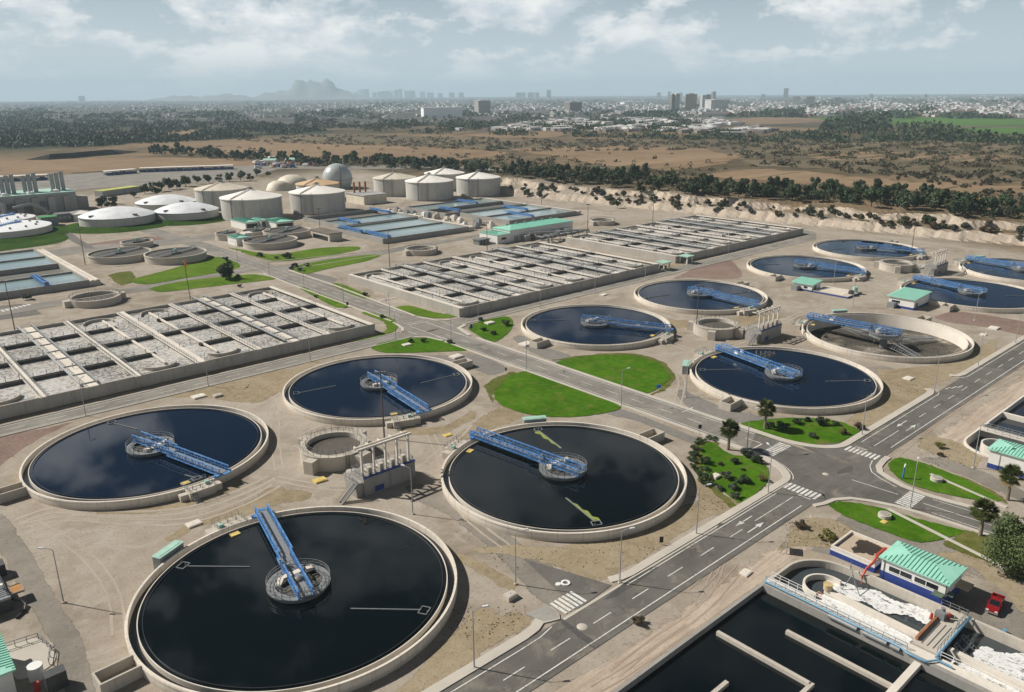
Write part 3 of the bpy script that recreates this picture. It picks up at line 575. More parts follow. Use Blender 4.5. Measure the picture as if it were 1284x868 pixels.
road('road', [(155, 355), (130, 350), (60, 345), (-60, 342), (-60, 358), (60, 356), (130, 360), (155, 366)], .028, 'asphalt_pale')
road('road', pix([(-30, 325), (100, 309), (215, 300), (290, 291), (300, 296), (225, 306), (110, 316), (-30, 336)]), .032, 'asphalt_pale')
road('road', pix([(60, 286), (85, 289), (100, 300), (120, 312), (108, 312), (85, 300), (72, 293)]), .036)
road('yard', [(60, 762), (110, 760), (205, 795), (282, 772), (360, 800), (425, 870), (423, 919), (257, 961), (158, 964), (60, 990)], .02, 'asphalt_pale')
road('road', pix([(240, 217), (300, 208), (560, 208), (700, 214), (700, 217), (560, 212), (310, 212)]), .024, 'asphalt_pale')
road('road', [(79, 73.5), (82.5, 90), (88, 74.2)], .016, 'asphalt')
road('road_repair', [(74.0, 65.3), (75.3, 65.3), (75.6, 73.4), (74.7, 73.4)], .018, 'asphalt_dark')
road('road_repair', [(84, 72.4), (86, 71.5), (92, 71.7), (98, 72.1), (97, 73.1), (90, 73.2)], .018, 'asphalt_dark')
road('road', pix([(-20, 386), (28, 381), (38, 383), (52, 394), (-20, 404)]), .012)
road('concrete_strip', [(75.6, 73.0), (143, 73.2), (143, 73.5), (75.6, 73.5)], .018, 'kerb')
# markings
pm = MB()
def line(a, b, w=.18, z=.102):
    a = Vector(a); b = Vector(b); d = (b-a).normalized(); n_ = Vector((-d.y, d.x))*w/2
    pm.add([(*(a-n_), z), (*(b-n_), z), (*(b+n_), z), (*(a+n_), z)], [(0, 1, 2, 3)])
def arcline(pts, w=.18, z=.102):
    for a, b in zip(pts, pts[1:]): line(a, b, w, z)
def zebra(u0, v0, u1, v1, along, n, w=.55):             # bars run along axis `along`
    for k in range(n):
        s_ = (k+.5)/n
        if along == 'u': line((u0, v0+(v1-v0)*s_), (u1, v0+(v1-v0)*s_), w)
        else: line((u0+(u1-u0)*s_, v0), (u0+(u1-u0)*s_, v1), w)
line((-60, 66.4), (136, 66.5), .2); line((-60, 72.5), (66, 72.5)); line((90, 72.5), (137, 72.6))
for k in range(-14, 5): line((78.3+9.3*k, 69.4), (82.4+9.3*k, 69.4))
line((124, 69.5), (138, 69.5))
line((176, 66.4), (620, 66.6), .2); line((174, 72.4), (219, 72.6)); line((240, 72.6), (620, 72.8)); line((174, 69.4), (187, 69.4))
for k in range(44): line((199+9.3*k, 69.5), (203.2+9.3*k, 69.5))
zebra(140.2, 65.8, 143.2, 73.2, 'u', 8); zebra(167, 65.8, 170, 73.4, 'u', 8)
zebra(152, 82.3, 160, 85.3, 'v', 9); zebra(150.6, 51.5, 157.9, 54.6, 'v', 9)
zebra(76.6, 74.0, 82, 77.6, 'v', 6)
qa_, qb_ = P(6, 391), P(38, 383)
for k in range(7): c_ = qa_.lerp(qb_, k/6); line((c_.x, c_.y), (c_.x-.6, c_.y+3.0), .9)
line((156.2, 88), (156.2, 92), .25); line((151.8, 87.6), (156.1, 87.6), .3)
for v0, v1 in ((92, 210),):
    line((152.1, v0), (152.1, v1), .18); line((159.7, v0), (159.7, v1), .18)
for k in range(13): line((155.9, 95+9.2*k), (155.9, 99.4+9.2*k))
line((152.8, 204), (152.8, 226), .25); line((159.9, 204), (159.9, 226), .25); line((148.6, 215.8), (148.6, 221.4), .25); line((164.3, 215.8), (164.3, 221.4), .25)
line((153, 228), (161, 226.6), .3); line((153, 230), (161.2, 228.6), .3)
line((154.6, 236), (156.4, 420), .15); line((160.8, 240), (164, 420), .15)
for k in range(19): line((158+.09*k, 240+9.2*k), (158+.09*k, 244.4+9.2*k))
line((-60, 215.7), (146, 215.7)); line((-60, 221.3), (146, 221.3)); line((168, 215.8), (410, 215.8)); line((168, 221.4), (410, 221.4))
for k in range(-6, 15): line((8+9.3*k, 218.5), (12.2+9.3*k, 218.5))
for k in range(26): line((172+9.3*k, 218.6), (176.2+9.3*k, 218.6))
line((154.0, 65.0), (154.6, 55.6), .18); line((154.6, 50.6), (156.6, 20), .18); line((152.0, 48), (153.2, 20), .16); line((157.6, 50), (160.3, 20), .16)
arcline([(166.2, 66.2), (163.2, 65.4), (160.6, 63.8), (158.9, 61.0), (157.6, 57.2)], .2)
arcline([(143.5+7.6*math.sin(a), 73.2+13*(1-math.cos(a))) for a in [PI/2*k/8 for k in range(1, 8)]], .18)
arcline([(219, 72.6), (221, 73.1), (222.4, 74.4), (223, 76)], .18); arcline([(240, 72.6), (238, 73.2), (236.5, 74.4)], .18)
arcline([(66, 72.5), (70, 72.6), (73, 73.2)], .18)
for k in range(3): line((224.6+1.9*k, 72.9-.9*k), (227.2+1.9*k, 72.5-.9*k), .3)
line((170.6, 69.6), (170.6, 72.3), .3); line((139.6, 66.6), (139.6, 69.3), .3)
def arrow(u, v, d, z=.102):
    line((u, v), (u+3.6*d, v), .24); pm.add([(u+3.4*d, v-.55, z), (u+5.6*d, v, z), (u+3.4*d, v+.55, z)], [(0, 1, 2) if d > 0 else (2, 1, 0)])
arrow(125.2, 70.9, -1); arrow(119.2, 68.1, 1); arrow(194.6, 70.7, -1); arrow(188.2, 68.1, 1); arrow(158.2, 112, 0.9)
tag(pm.build('road_marking', K('road_paint')), kind='structure')
# pavements with kerbs
def pave(poly, z=.20, m='kerb', name='pavement'): return struct(name, MB().prism(poly, -.05, z), K(m))
def band(pts, w):                                          # strip of width w on the left of the polyline
    L = []; m_ = len(pts)
    for i in range(m_):
        a = Vector(pts[max(i-1, 0)]); b2 = Vector(pts[min(i+1, m_-1)]); d = (b2-a).normalized(); L.append((pts[i][0]-d.y*w, pts[i][1]+d.x*w))
    return list(pts)+L[::-1]
qa = [PI/2*k/8 for k in range(9)]
pave(band([(88.6, 74.7), (90.5, 73.9), (93, 73.55), (143, 73.55)]+[(143+8.25*math.sin(a), 73.55+14.5*(1-math.cos(a))) for a in qa[1:]]+[(151.2, 100)], 1.6))
pave(band([(-100, 73.55), (68.2, 73.55), (71, 73.9), (72.6, 74.6), (73.6, 74.2), (75.2, 73.6), (76, 74.6), (76.4, 77)], 1.7), .21)
pave([(72.8, 74.9), (73.8, 74.4), (75.2, 73.8), (76.0, 74.8), (76.3, 77.6), (72.0, 78.2)], .22, 'concrete_grey')
pave(band([(160.55, 100), (160.55, 88)]+[(160.55+9.5*(1-math.cos(a)), 88-14.45*math.sin(a)) for a in qa[1:]]+[(218, 73.55), (221, 74.2), (222.3, 76)], 1.7))
pave(band([(236.8, 76), (238, 74.2), (241, 73.55), (700, 73.55)], 1.6))
pave(band([(151.2, 100), (151.2, 203)], .9)); pave(band([(160.55, 199), (160.55, 100)], 1.2))
pave(band([(x+.02, y) for x, y in DU[:-1]], 1.3)); pave(band([(x-.02, y) for x, y in DL[1:]], 1.0))
pave(band([(161.6, 236), (165.1, 304), (165.2, 344)][::-1], 1.0)); pave(band([(152, 236), (153.2, 320), (154.4, 346)], .8))
pave(band([(147.8, 222.35), (150, 225.6), (151.8, 234)], 1.0)); pave(band([(161.6, 234), (164, 224.8), (168, 222.6)], 1.0))
pave(band([(168, 214.7), (163.4, 212.6), (160.7, 203)], 1.6)); pave(band([(151.3, 204), (149.8, 211), (146.5, 214.6)], 1.0))
pave(band([(-60, 222.25), (146, 222.25)], .35)); pave(band([(420, 214.85), (168, 214.85)], .35)); pave(band([(146, 214.85), (-60, 214.85)], .35)); pave(band([(168, 222.25), (410, 222.25)], .35))
pave(band([(167.4, 369), (222, 355.4), (250, 357)], .5)) ; pave(band([(220, 345.8), (166.4, 345.2)], .5))
pave([(144, 263.9), (151.6, 264), (151.6, 265.2), (144, 265.1)], .12); pave([(164.6, 263.9), (173.5, 264), (173.5, 265.2), (164.6, 265.1)], .12)
# ------------------------------------------------------------------ lawns
def lawn(pts, z=.06, m='lawn', jit=.18): return patch('lawn', pts, z, m, jit, 7)
lawn(pix([(885, 555), (898, 558), (918, 570), (942, 572), (960, 582), (966, 596), (958, 612), (930, 632), (912, 622), (893, 606), (880, 588), (878, 566)]))
lawn(pix([(868, 556), (880, 552), (905, 556), (890, 575), (885, 596), (905, 616), (925, 632), (915, 638), (890, 615), (868, 588)]), .03, 'lawn_dry', .4)
lawn(pix([(928, 532), (960, 526), (1000, 524), (1045, 527), (1078, 540), (1052, 556), (1010, 558), (960, 549)]), .06)
lawn(pix([(1113, 580), (1128, 574), (1165, 583), (1210, 601), (1255, 626), (1244, 630), (1190, 622), (1140, 608), (1117, 593)]))
lawn(pix([(1196, 596), (1215, 600), (1258, 622), (1262, 632), (1240, 622)]), .03, 'lawn_dry', .3)
lawn(pix([(1036, 632), (1060, 629), (1096, 635), (1150, 650), (1205, 664), (1218, 668), (1180, 678), (1150, 681), (1105, 666), (1058, 648)]))
lawn(pix([(1206, 664), (1250, 674), (1270, 690), (1258, 712), (1225, 702), (1180, 684), (1190, 674)]), .064, 'lawn_dry', .3)
lawn(pix([(618, 494), (624, 485), (642, 470), (662, 466), (700, 478), (779, 510), (745, 521), (705, 524), (655, 519), (625, 507)]))
lawn(pix([(606, 482), (640, 466), (650, 470), (622, 490), (618, 505)]), .03, 'lawn_dry', .4)
lawn(pix([(697, 457), (720, 449), (750, 446), (790, 446), (825, 455), (841, 473), (836, 480), (812, 494), (780, 484)]))
lawn(pix([(690, 452), (750, 443), (800, 443), (835, 455), (848, 474), (835, 490), (815, 496), (836, 474), (815, 455), (770, 450)]), .03, 'lawn_dry', .4)
lawn(pix([(587, 413), (596, 405), (632, 397), (644, 402), (640, 416), (622, 429), (608, 426)]))
FARL = 'lawn_far'
lawn(pix([(465, 437), (478, 430), (505, 425), (545, 424), (566, 430), (590, 439), (545, 442), (485, 443)]))
lawn(pix([(440, 429), (465, 422), (482, 414), (478, 404), (452, 393), (463, 391), (490, 398), (502, 407), (496, 416), (470, 424)]), .06, 'lawn_far')
lawn(pix([(493, 386), (515, 383), (545, 391), (570, 394), (604, 389), (575, 398), (545, 400), (520, 396)]), .06, 'lawn_far')
lawn(pix([(413, 357), (425, 355), (450, 364), (466, 373), (455, 375), (430, 366)]), .06, 'lawn_far')
lawn(pix([(374, 361), (385, 361), (430, 379), (438, 386), (420, 386), (395, 374)]), .06, 'lawn_far')
lawn(pix([(364, 336), (385, 330), (430, 323), (470, 319), (478, 321), (460, 328), (420, 336), (385, 344), (372, 342)]), .06, 'lawn_far')
lawn(pix([(285, 311), (305, 313), (345, 319), (400, 311), (448, 309), (452, 313), (420, 320), (380, 326), (345, 328), (315, 321)]), .06, 'lawn_far')
lawn(pix([(166, 350), (215, 337), (262, 322), (288, 325), (303, 333), (290, 340), (235, 349), (190, 357), (168, 356)]), .06, 'lawn_far')
lawn(pix([(186, 362), (225, 353), (285, 346), (320, 344), (348, 350), (300, 356), (240, 363), (200, 367)]), .06, 'lawn_far')
lawn(pix([(135, 345), (165, 340), (172, 352), (150, 358)]), .03, 'lawn_dry', .4)
lawn(pix([(-30, 318), (-30, 300), (40, 293), (75, 291), (88, 299), (70, 306), (20, 313)]), .06, 'bank_grass')
# grass mounds round the domed tanks
def mound(cx, cy, r, R, h):
    m = MB(); pr = [(r, h), (r+(R-r)*.3, h*.8), (r+(R-r)*.7, h*.25), (R, .03)]; m.lathe(pr, 48, (cx, cy)); return struct('grass_bank', m, K('bank_grass'), smooth=True)
mound(150.5, 549, 23, 34, 2.0); mound(193, 543, 20.5, 30, 2.0); mound(89, 556, 25.5, 36, 1.6)
# paved paths across the lawns, thin kerb edging
pave(band([(146.8, 54.5), (141.0, 31)], .9), .15, 'kerb', 'path'); pave(band([(168.5, 55), (164.6, 39)], .8), .15, 'kerb', 'path')
# ------------------------------------------------------------------ round settling tanks (clarifiers)
G_CL = 'round settling tanks with blue bridges'
def bridge_meshes():
    """local x runs from the middle of the tank to its rim"""
    deck = MB(); tr = [MB(), MB()]
    secs = [(-5.2, 8.6, -.95, 1.35, 2.75), (8.2, 26.6, -1.35, .95, 2.55)]
    for x0, x1, y0, y1, z in secs:
        deck.box(x0, y0+.22, z-.1, x1, y1-.22, z)
        for k in range(int((x1-x0)/1.5)+1): deck.box(x0+k*1.5, y0, z-.26, x0+k*1.5+.12, y1, z-.1)
        for i, y in enumerate((y0, y1)):
            m = tr[i]; H = 1.25
            m.box(x0, y-.13, z-.42, x1, y+.13, z-.16); m.box(x0, y-.13, z+H-.2, x1, y+.13, z+H); m.bar((x0, y, z+.42), (x1, y, z+.42), .08)
            n = int((x1-x0)/1.15); st = (x1-x0)/n
            for k in range(n+1):
                x = x0+k*st; m.bar((x, y, z-.2), (x, y, z+H-.1), .11)
                if k < n: m.bar((x, y, z-.2) if k % 2 else (x, y, z+H-.1), (x+st, y, z+H-.1) if k % 2 else (x+st, y, z-.2), .09)
    return deck, tr
def make_clarifier(label, loc, ang, drained=False):
    root = thing('settling_tank', label, 'settling tank', loc, 0, G_CL)
    w = MB(); w.ring(25.6, 26, -.3 if not drained else -3.2, 1.85, 144); w.ring(26, 26.06, 1.55, 1.7, 144)
    w.build('rim_wall', K('rim_concrete'), root, smooth=True)
    zf = 1.12
    l = MB().ring(24.4, 25.6, .2, .62, 144); l.build('overflow_channel', K('channel_dark'), root, smooth=True)
    we = MB().ring(24.25, 24.4, -3.0 if drained else .4, 1.58, 144)
    we.build('weir', K('concrete_pale'), root, smooth=True)
    if drained: MB().lathe([(.01, -3.3), (10, -2.95), (24.3, -2.4)], 144).build('tank_floor', K('mud_floor'), root, smooth=True)
    else: MB().disc(24.25, 1.42, 144).build('water_surface', K('water_tank'), root)
    if not drained:
        b = MB().ring(23.55, 23.6, 1.42, 1.60, 144); b.build('scum_baffle', K('dark_steel'), root, smooth=True)
    z0 = 1.3
    c = MB(); c.ring(4.55, 4.72, .9, 2.2, 64); c.lathe([(4.72, z0+.2), (5.15, z0+.75), (5.15, z0+1.0), (3.75, z0+1.0), (3.75, z0+.86), (4.55, z0+.5)], 64, closed=True)
    fw = c.build('feed_well', K('galv'), root, smooth=True)
    MB().disc(4.54, 1.75, 48).build('sludge_surface', K('sludge'), fw) if not drained else MB().ring(1.2, 4.5, 1.6, 1.75, 32).build('well_floor', K('galv_dark'), fw)
    r = MB()
    for rr in (5.1, 3.8): r.rail([(rr*math.cos(2*PI*k/24), rr*math.sin(2*PI*k/24), z0+1.0) for k in range(24)], 1.1, 1.4, .04, True)
    r.build('guard_rail', K('galv'), fw)
    col = MB(); col.lathe([(.01, 3.3), (.55, 3.2), (1.0, 2.7), (1.15, 1.7), (1.15, .2 if not drained else -3.2)], 20)
    for k in range(6):
        a = 2*PI*k/6+.3; col.bar((math.cos(a)*1.1, math.sin(a)*1.1, 2.4), (math.cos(a)*4.4, math.sin(a)*4.4, 2.0), .12)
    col.build('centre_column', K('galv_dark'), fw, smooth=True)
    sc = MB(); sc.obox = None
    sc.bar((-3.3, .4, 2.35), (-2.3, 1.9, 2.6), 1.0, .35); sc.bar((-2.3, 1.9, 2.6), (1.2, 2.6, 2.6), 1.0, .35); sc.box(1.9, 2.0, 2.3, 3.0, 3.0, 2.9)
    sc.build('scum_chute', K('concrete_pale'), fw)
    deck, tr = bridge_meshes()
    d = deck.build('bridge', K('galv'), root, rot=ang)
    for m in tr: m.build('truss', K('blue_steel'), d)
    e = MB()
    e.box(25.3, -2.0, 1.83, 26.3, 1.6, 2.25); e.tube([(25.8, -1.9, 2.05), (25.8, -2.25, 2.05)], .3, 12); e.tube([(25.8, 1.5, 2.05), (25.8, 1.9, 2.05)], .3, 12)
    e.box(26.3, -1.3, 2.45, 27.4, .9, 2.55); e.build('end_carriage', K('blue_steel'), d)
    mt = MB(); mt.box(4.2, .2, 2.78, 4.8, .9, 3.4); mt.tube([(4.5, .9, 3.1), (4.5, 1.7, 3.1), (4.5, 1.7, 4.4)], .06); mt.box(4.25, 1.5, 4.3, 4.75, 1.9, 4.6); mt.build('drive_motor', K('galv'), d)
    if drained:
        for s_ in (.15, PI+.15, PI/2+.15):
            a = MB()
            for q in (-.9, .9): a.bar((3.0, q, .4), (21, q, -1.6), .2); a.bar((3.0, q, -1.9), (21, q, -2.2), .16)
            for k in range(15):
                x = 4+k*1.1; zt_ = .3-.12*k; a.bar((x, -.9, zt_), (x, .9, zt_), .16); a.bar((x, -.9, -2.0), (x+1.1, -.9, zt_), .12); a.bar((x, .9, -2.0), (x+1.1, .9, zt_), .12)
            a.build('scraper_arm', K('galv'), root, rot=s_+PI*1.3)
    return root
def skimmers(root, angs, alg=False):
    for a, ln, da in angs:
        m = MB()
        x = 23.1; m.bar((x, -.9, 1.55), (x, .9, 1.55), .14); m.bar((x-1.4, -.9, 1.55), (x, -.9, 1.55), .14); m.bar((x-1.4, .9, 1.55), (x, .9, 1.55), .14); m.bar((x-1.4, -.9, 1.55), (x-1.4, .9, 1.55), .14)
        m.bar((x-1.2, 0, 1.5), (x-1.2, 0, 2.1), .1); m.bar((x, -.5, 1.5), (x, -.5, 2.0), .1)
        C, D = math.cos(da), math.sin(da); m.bar((x-1.4, 0, 1.5), (x-1.4-ln*C, -ln*D, 1.5), .16)
        o = m.build('scum_skimmer', K('galv'), root, rot=a)
        if alg:
            pts = [(x-1.3-ln*t_*C+w_*D*s_, -ln*t_*D-w_*C*s_) for s_, rng in ((1, range(0, 11)), (-1, range(10, -1, -1))) for t_, w_ in ((k/10, (.16 if s_ > 0 else 1.15+.45*math.sin(k*2.1))*(1-.8*k/10)) for k in rng)]
            MB().sheet(pts, 1.435).build('algae_mat', K('algae'), o)
def platform(root, ang, s_, low=True):
    """concrete valve chamber with railings and steps outside the rim"""
    m = MB(); m.box(25.7, -2.8, 0, 28.6, 2.6, 1.75); m.box(26.3, 2.6, 0, 28.0, 4.2, 1.5); m.box(26.2, -4.4, 0, 27.6, -2.8, 1.3)
    o = m.build('valve_chamber', K('concrete'), root, rot=ang)
    r = MB(); r.rail([(25.8, -2.7, 1.75), (28.5, -2.7, 1.75), (28.5, 2.5, 1.75), (25.9, 2.5, 1.75)], 1.1, 1.3, .035); r.rail([(24.3, 2.4, 1.75), (24.3, -2.6, 1.75), (25.8, -2.7, 1.75)], 1.0, 1.3, .03)
    r.build('guard_rail', K('galv'), o)
    st = MB()
    for k in range(6): st.box(28.6+k*.32, -2.4, 1.35-.27*k, 28.9+k*.32, -1.4, 1.45-.27*k)
    st.bar((28.6, -2.4, 1.5), (30.5, -2.4, -.1), .1); st.bar((28.6, -1.4, 1.5), (30.5, -1.4, -.1), .1); st.build('steps', K('galv'), o)
    for y in (-1.6, 0, 1.4): MB().tube([(27.2, y, 1.75), (27.2, y, 2.5)], .09, 6).tube([(26.9, y, 2.5), (27.5, y, 2.5)], .05, 6).build('valve', K('galv_dark'), o)
    MB().box(26.2, 1.2, 1.75, 26.9, 2.1, 2.4).build('valve_box', K('mint_dull'), o)
    sf = MB().box(22.2, -1.2+s_, 1.43, 23.4, .5+s_, 1.62); sf.build('scum_box', K('yellow_cover'), o)
def trough(root, ang, ln=5.2):
    m = MB(); m.box(26.0, -1.7, 0, 26.0+ln, -1.4, 2.0); m.box(26.0, 1.4, 0, 26.0+ln, 1.7, 2.0); m.box(26.0+ln, -1.7, 0, 26.3+ln, 1.7, 2.0); m.box(26, -1.4, 0, 26+ln, 1.4, .4)
    m.build('outlet_box', K('concrete'), root, rot=ang)
CL = [((48.3, 107.4), 78, 'nearest round settling tank, black water, its bridge reaching the far rim'),
 ((110, 107.4), 97, 'round settling tank with two strips of yellow-green algae on its black water'),
 ((48.6, 179.6), -75, 'round settling tank with cloudy reflections between the left road and the dirt track'),
 ((110.2, 179.6), -97, 'dark blue round settling tank just below the crossroads lawn by the aeration basins'),
 ((199.2, 179.6), -65, 'dark blue round settling tank above the half-round lawn beside the cross road'),
 ((261, 179.8), -92, 'blue round settling tank beside the triangle of reddish gravel'),
 ((199, 107.2), 77, 'round settling tank beside the palm lawn with a white panel on its bridge'),
 ((260, 105.5), 93, 'drained round settling tank showing its muddy floor and scraper arms'),
 ((340.5, 178), -83, 'blue round settling tank behind the small mint-roofed shed and slab'),
 ((404, 179), -76, 'half shaded dark settling tank closest to the foot of the pale embankment'),
 ((341.5, 107), 74, 'pale grey-blue settling tank behind the mint-roofed hut at the right edge'),
 ((404, 107), 79, 'dark settling tank below the embankment at the far right, cut off by the picture edge')]
clar = []
proto = None
for i, ((x, y), a, lab) in enumerate(CL):
    if i == 7: r = make_clarifier(lab, (x, y, 0), math.radians(a), True)
    elif proto is None: r = proto = make_clarifier(lab, (x, y, 0), math.radians(a))
    else: r = dup(proto, lab, (x, y, 0), 0, G_CL); [setattr(c.rotation_euler, 'z', math.radians(a)) for c in r.children if c.name.startswith('bridge')]
    if i in (0, 2, 3, 8, 9, 10):
        for c in r.children:
            if c.name.startswith('feed_well'): c.rotation_euler.z = math.radians(a-90)
    clar.append(r)
black = K('water_black')
for i, r in enumerate(clar):                                   # things that differ from tank to tank
    lowrow = i in (0, 1, 6, 7, 10, 11)
    platform(r, math.radians(CL[i][1]+(13 if lowrow else -13)), 1.0 if lowrow else -1.0)
    sgn = -1 if i in (0, 2, 4, 6, 8, 10) else 1
    trough(r, math.radians((180 if sgn < 0 else 0)+(3 if sgn < 0 else -2)))
    if i == 1: skimmers(r, [(math.radians(60), 11, .25), (math.radians(-119), 10.5, .27)], True)
    elif i == 0: skimmers(r, [(math.radians(122.3), 11, .25), (math.radians(-59.4), 11, .27)])
    elif i == 2: skimmers(r, [(math.radians(95), 8.6, .3), (math.radians(-85+360), 3, .3)])
    elif i == 3: skimmers(r, [(math.radians(155), 10.5, .26), (math.radians(-22), 11, .3)])
    elif i != 7: skimmers(r, [(math.radians(150 if i % 2 else 125), 11, .26), (math.radians(-30 if i % 2 else -55), 11, .26)])
    for c in r.children:
        if c.name.startswith('water_surface') and i in (0, 1): c.data = c.data.copy(); c.data.materials[0] = black
# panels on two bridges
for i in (6, 7, 4):
    for c in clar[i].children:
        if c.name.startswith('bridge'):
            m = MB(); m.box(17.2, -1.42, 2.9, 18.5, -1.36, 3.85) if i != 4 else m.box(15, -1.42, 2.8, 16.3, -1.36, 3.7)
            m.box(17.2, .98, 2.9, 18.5, 1.04, 3.85); m.build('panel', K('white_paint'), c)
# scum cabinets with mint lids standing at the rims
def cabinet(u, v, rot, label, L=5.6, w_=1.7, h=2.5):
    t_ = thing('control_cabinet', label, 'cabinet', (u, v, 0), rot, 'mint-lidded cabinets beside the round tanks')
    MB().box(-L/2, -w_/2, 0, L/2, w_/2, h).build('body', K('metal_grey'), t_)
    m = MB(); m.box(-L/2-.12, -w_/2-.12, h, L/2+.12, w_/2+.12, h+.14); m.box(-L/2+.3, .25, h+.14, L/2-.3, .5, h+.2); m.build('lid', K('mint_dull'), t_)
    d = MB(); d.box(-L/2-.03, -.5, .2, -L/2, .5, h-.3); d.build('door', K('galv_dark'), t_)
    s_ = MB(); s_.box(-L/2-1.3, -.6, 0, -L/2, .6, .18); s_.build('step', K('concrete'), t_)
for i, a, lab in ((0, 117.5, 'long grey cabinet with mint lid beside the nearest round tank'), (1, 59.5, 'grey cabinet with pale mint lid between the algae-streaked tank and the lawn'),
                  (6, 121, 'small cabinet with mint lid at the left rim of the tank by the palm lawn'), (7, 58, 'pale box cabinet behind the drained tank'), (11, 60, 'grey cabinet behind the far right dark tank under the embankment')):
    x, y = CL[i][0]; a = math.radians(a); cabinet(x+27.2*math.cos(a), y+27.2*math.sin(a), a+PI/2, lab)
# ------------------------------------------------------------------ splitter chambers between each four tanks, and the pump stations with gantries
def splitter(u, v, label):
    t_ = thing('splitter_chamber', label, 'chamber', (u, v, 0), 0, 'round splitter chambers between the settling tanks')
    m = MB(); m.ring(6.1, 7.6, 0, 3.4, 64); m.ring(7.6, 7.75, 3.15, 3.4, 64); m.build('wall', K('concrete'), t_, smooth=True)
    MB().disc(6.15, 2.3, 64).build('water_surface', K('slurry'), t_)
    for a, L in ((205, 2.4), (285, 3.4), (20, 3.4), (110, 2.6)):
        a = math.radians(a); C, D = math.cos(a), math.sin(a)
        b = MB().box(7.3-0, -L/2, 0, 7.3+2.4, L/2, 3.0)
        vs = b.v[-8:]; b.v[-8:] = [(x*C-y*D, x*D+y*C, z) for x, y, z in vs]; b.build('outlet_box', K('concrete'), t_)
    r = MB()
    for rr in (7.5, 6.2): r.rail([(rr*math.cos(2*PI*k/28), rr*math.sin(2*PI*k/28), 3.4) for k in range(28)], 1.1, 1.4, .03, True)
    r.build('guard_rail', K('galv'), t_)
    l = MB()
    a = math.radians(262); C, D = math.cos(a), math.sin(a)
    for q in (-.4, .4): l.bar((7.9*C-q*D, 7.9*D+q*C, 0), (7.9*C-q*D, 7.9*D+q*C, 4.4), .09)
    for k in range(12): l.bar((7.9*C+.4*D, 7.9*D-.4*C, .3+.32*k), (7.9*C-.4*D, 7.9*D+.4*C, .3+.32*k), .06)
    l.build('ladder', K('galv_dark'), t_)
splitter(79, 149.6, 'round splitter chamber with grey water between the four nearest settling tanks')
splitter(224.8, 147.3, 'round splitter chamber between the middle group of settling tanks')
splitter(371.5, 149.5, 'round splitter chamber between the farthest group of settling tanks')
def pumphouse(u, v, label):
    t_ = thing('pump_station', label, 'pump station', (u, v, 0), 0, 'open pump stations with gantry frames')
    m = MB(); m.box(0, 0, 0, 12.6, 5.2, 3.9); m.box(-1.6, .4, 0, 0, 4.8, 3.1); 
    for k in range(4): m.box(3.1*k+.05, -.06, 0, 3.1*k+.3, 0, 3.9)
    m.box(.6, 5.2, 0, 11.5, 9.5, 1.6); m.build('block', K('concrete_grey'), t_)
    b = MB().box(-.05, -.12, 3.9, 12.65, .28, 4.25); b.box(2.5, -.1, .3, 4.6, -.02, 1.5); b.build('blue_edge', K('blue_band'), t_)
    g = MB()
    for k in range(5):
        x = .6+2.85*k; g.box(x-.2, 1.2, 3.9, x+.2, 1.6, 9.4); g.bar((x, 1.4, 8.6), (x+.0, 2.6, 9.4), .2); g.box(x-.15, 1.0, 9.4, x+.15, 4.2, 9.65)
    g.box(-.3, 1.1, 9.65, 12.8, 1.5, 10.1); g.box(-.3, 2.5, 9.65, 12.8, 2.8, 10.0)
    g.build('gantry', K('concrete_pale'), t_)
    for k in range(4):
        x = 2.0+2.8*k; MB().box(x-.45, .6, 3.9, x+.45, 1.5, 5.7).tube([(x, 1.4, 4.6), (x, 2.6, 4.6), (x, 2.6, 3.9)], .3, 10).build('pump', K('concrete'), t_)
    r = MB(); r.rail([(.1, .4, 3.9), (12.4, .4, 3.9), (12.4, 5.0, 3.9), (.1, 5.0, 3.9), (.1, .4, 3.9)], 1.1, 1.5, .045); r.rail([(-1.5, .5, 3.1), (-1.5, 4.7, 3.1)], 1.1, 1.2, .045); r.build('guard_rail', K('galv'), t_)
    s_ = MB()
    for k in range(12): s_.box(-1.7-.3*k, .2, 3.0-.26*k, -1.4-.3*k, 1.4, 3.08-.26*k)
    for y in (.2, 1.4): s_.bar((-1.5, y, 3.1), (-5.2, y, 0), .16, .25); s_.bar((-1.5, y, 4.1), (-5.2, y, 1.0), .06)
    s_.build('stairs', K('galv_dark'), t_)
    for k in range(3): MB().tube([(2+3.6*k, 5.6, 2.9), (2+3.6*k, 9.6, 1.2)], .8, 12).build('screw_trough', K('concrete_grey'), t_, smooth=True)
pumphouse(74.0, 128.7, 'concrete pump station with pale gantry frame and stairs among the four nearest tanks')
pumphouse(225.5, 130.6, 'pump station with gantry frame left of the drained tank')
pumphouse(371, 132, 'pump station with gantry frame under the embankment, farthest of the three')
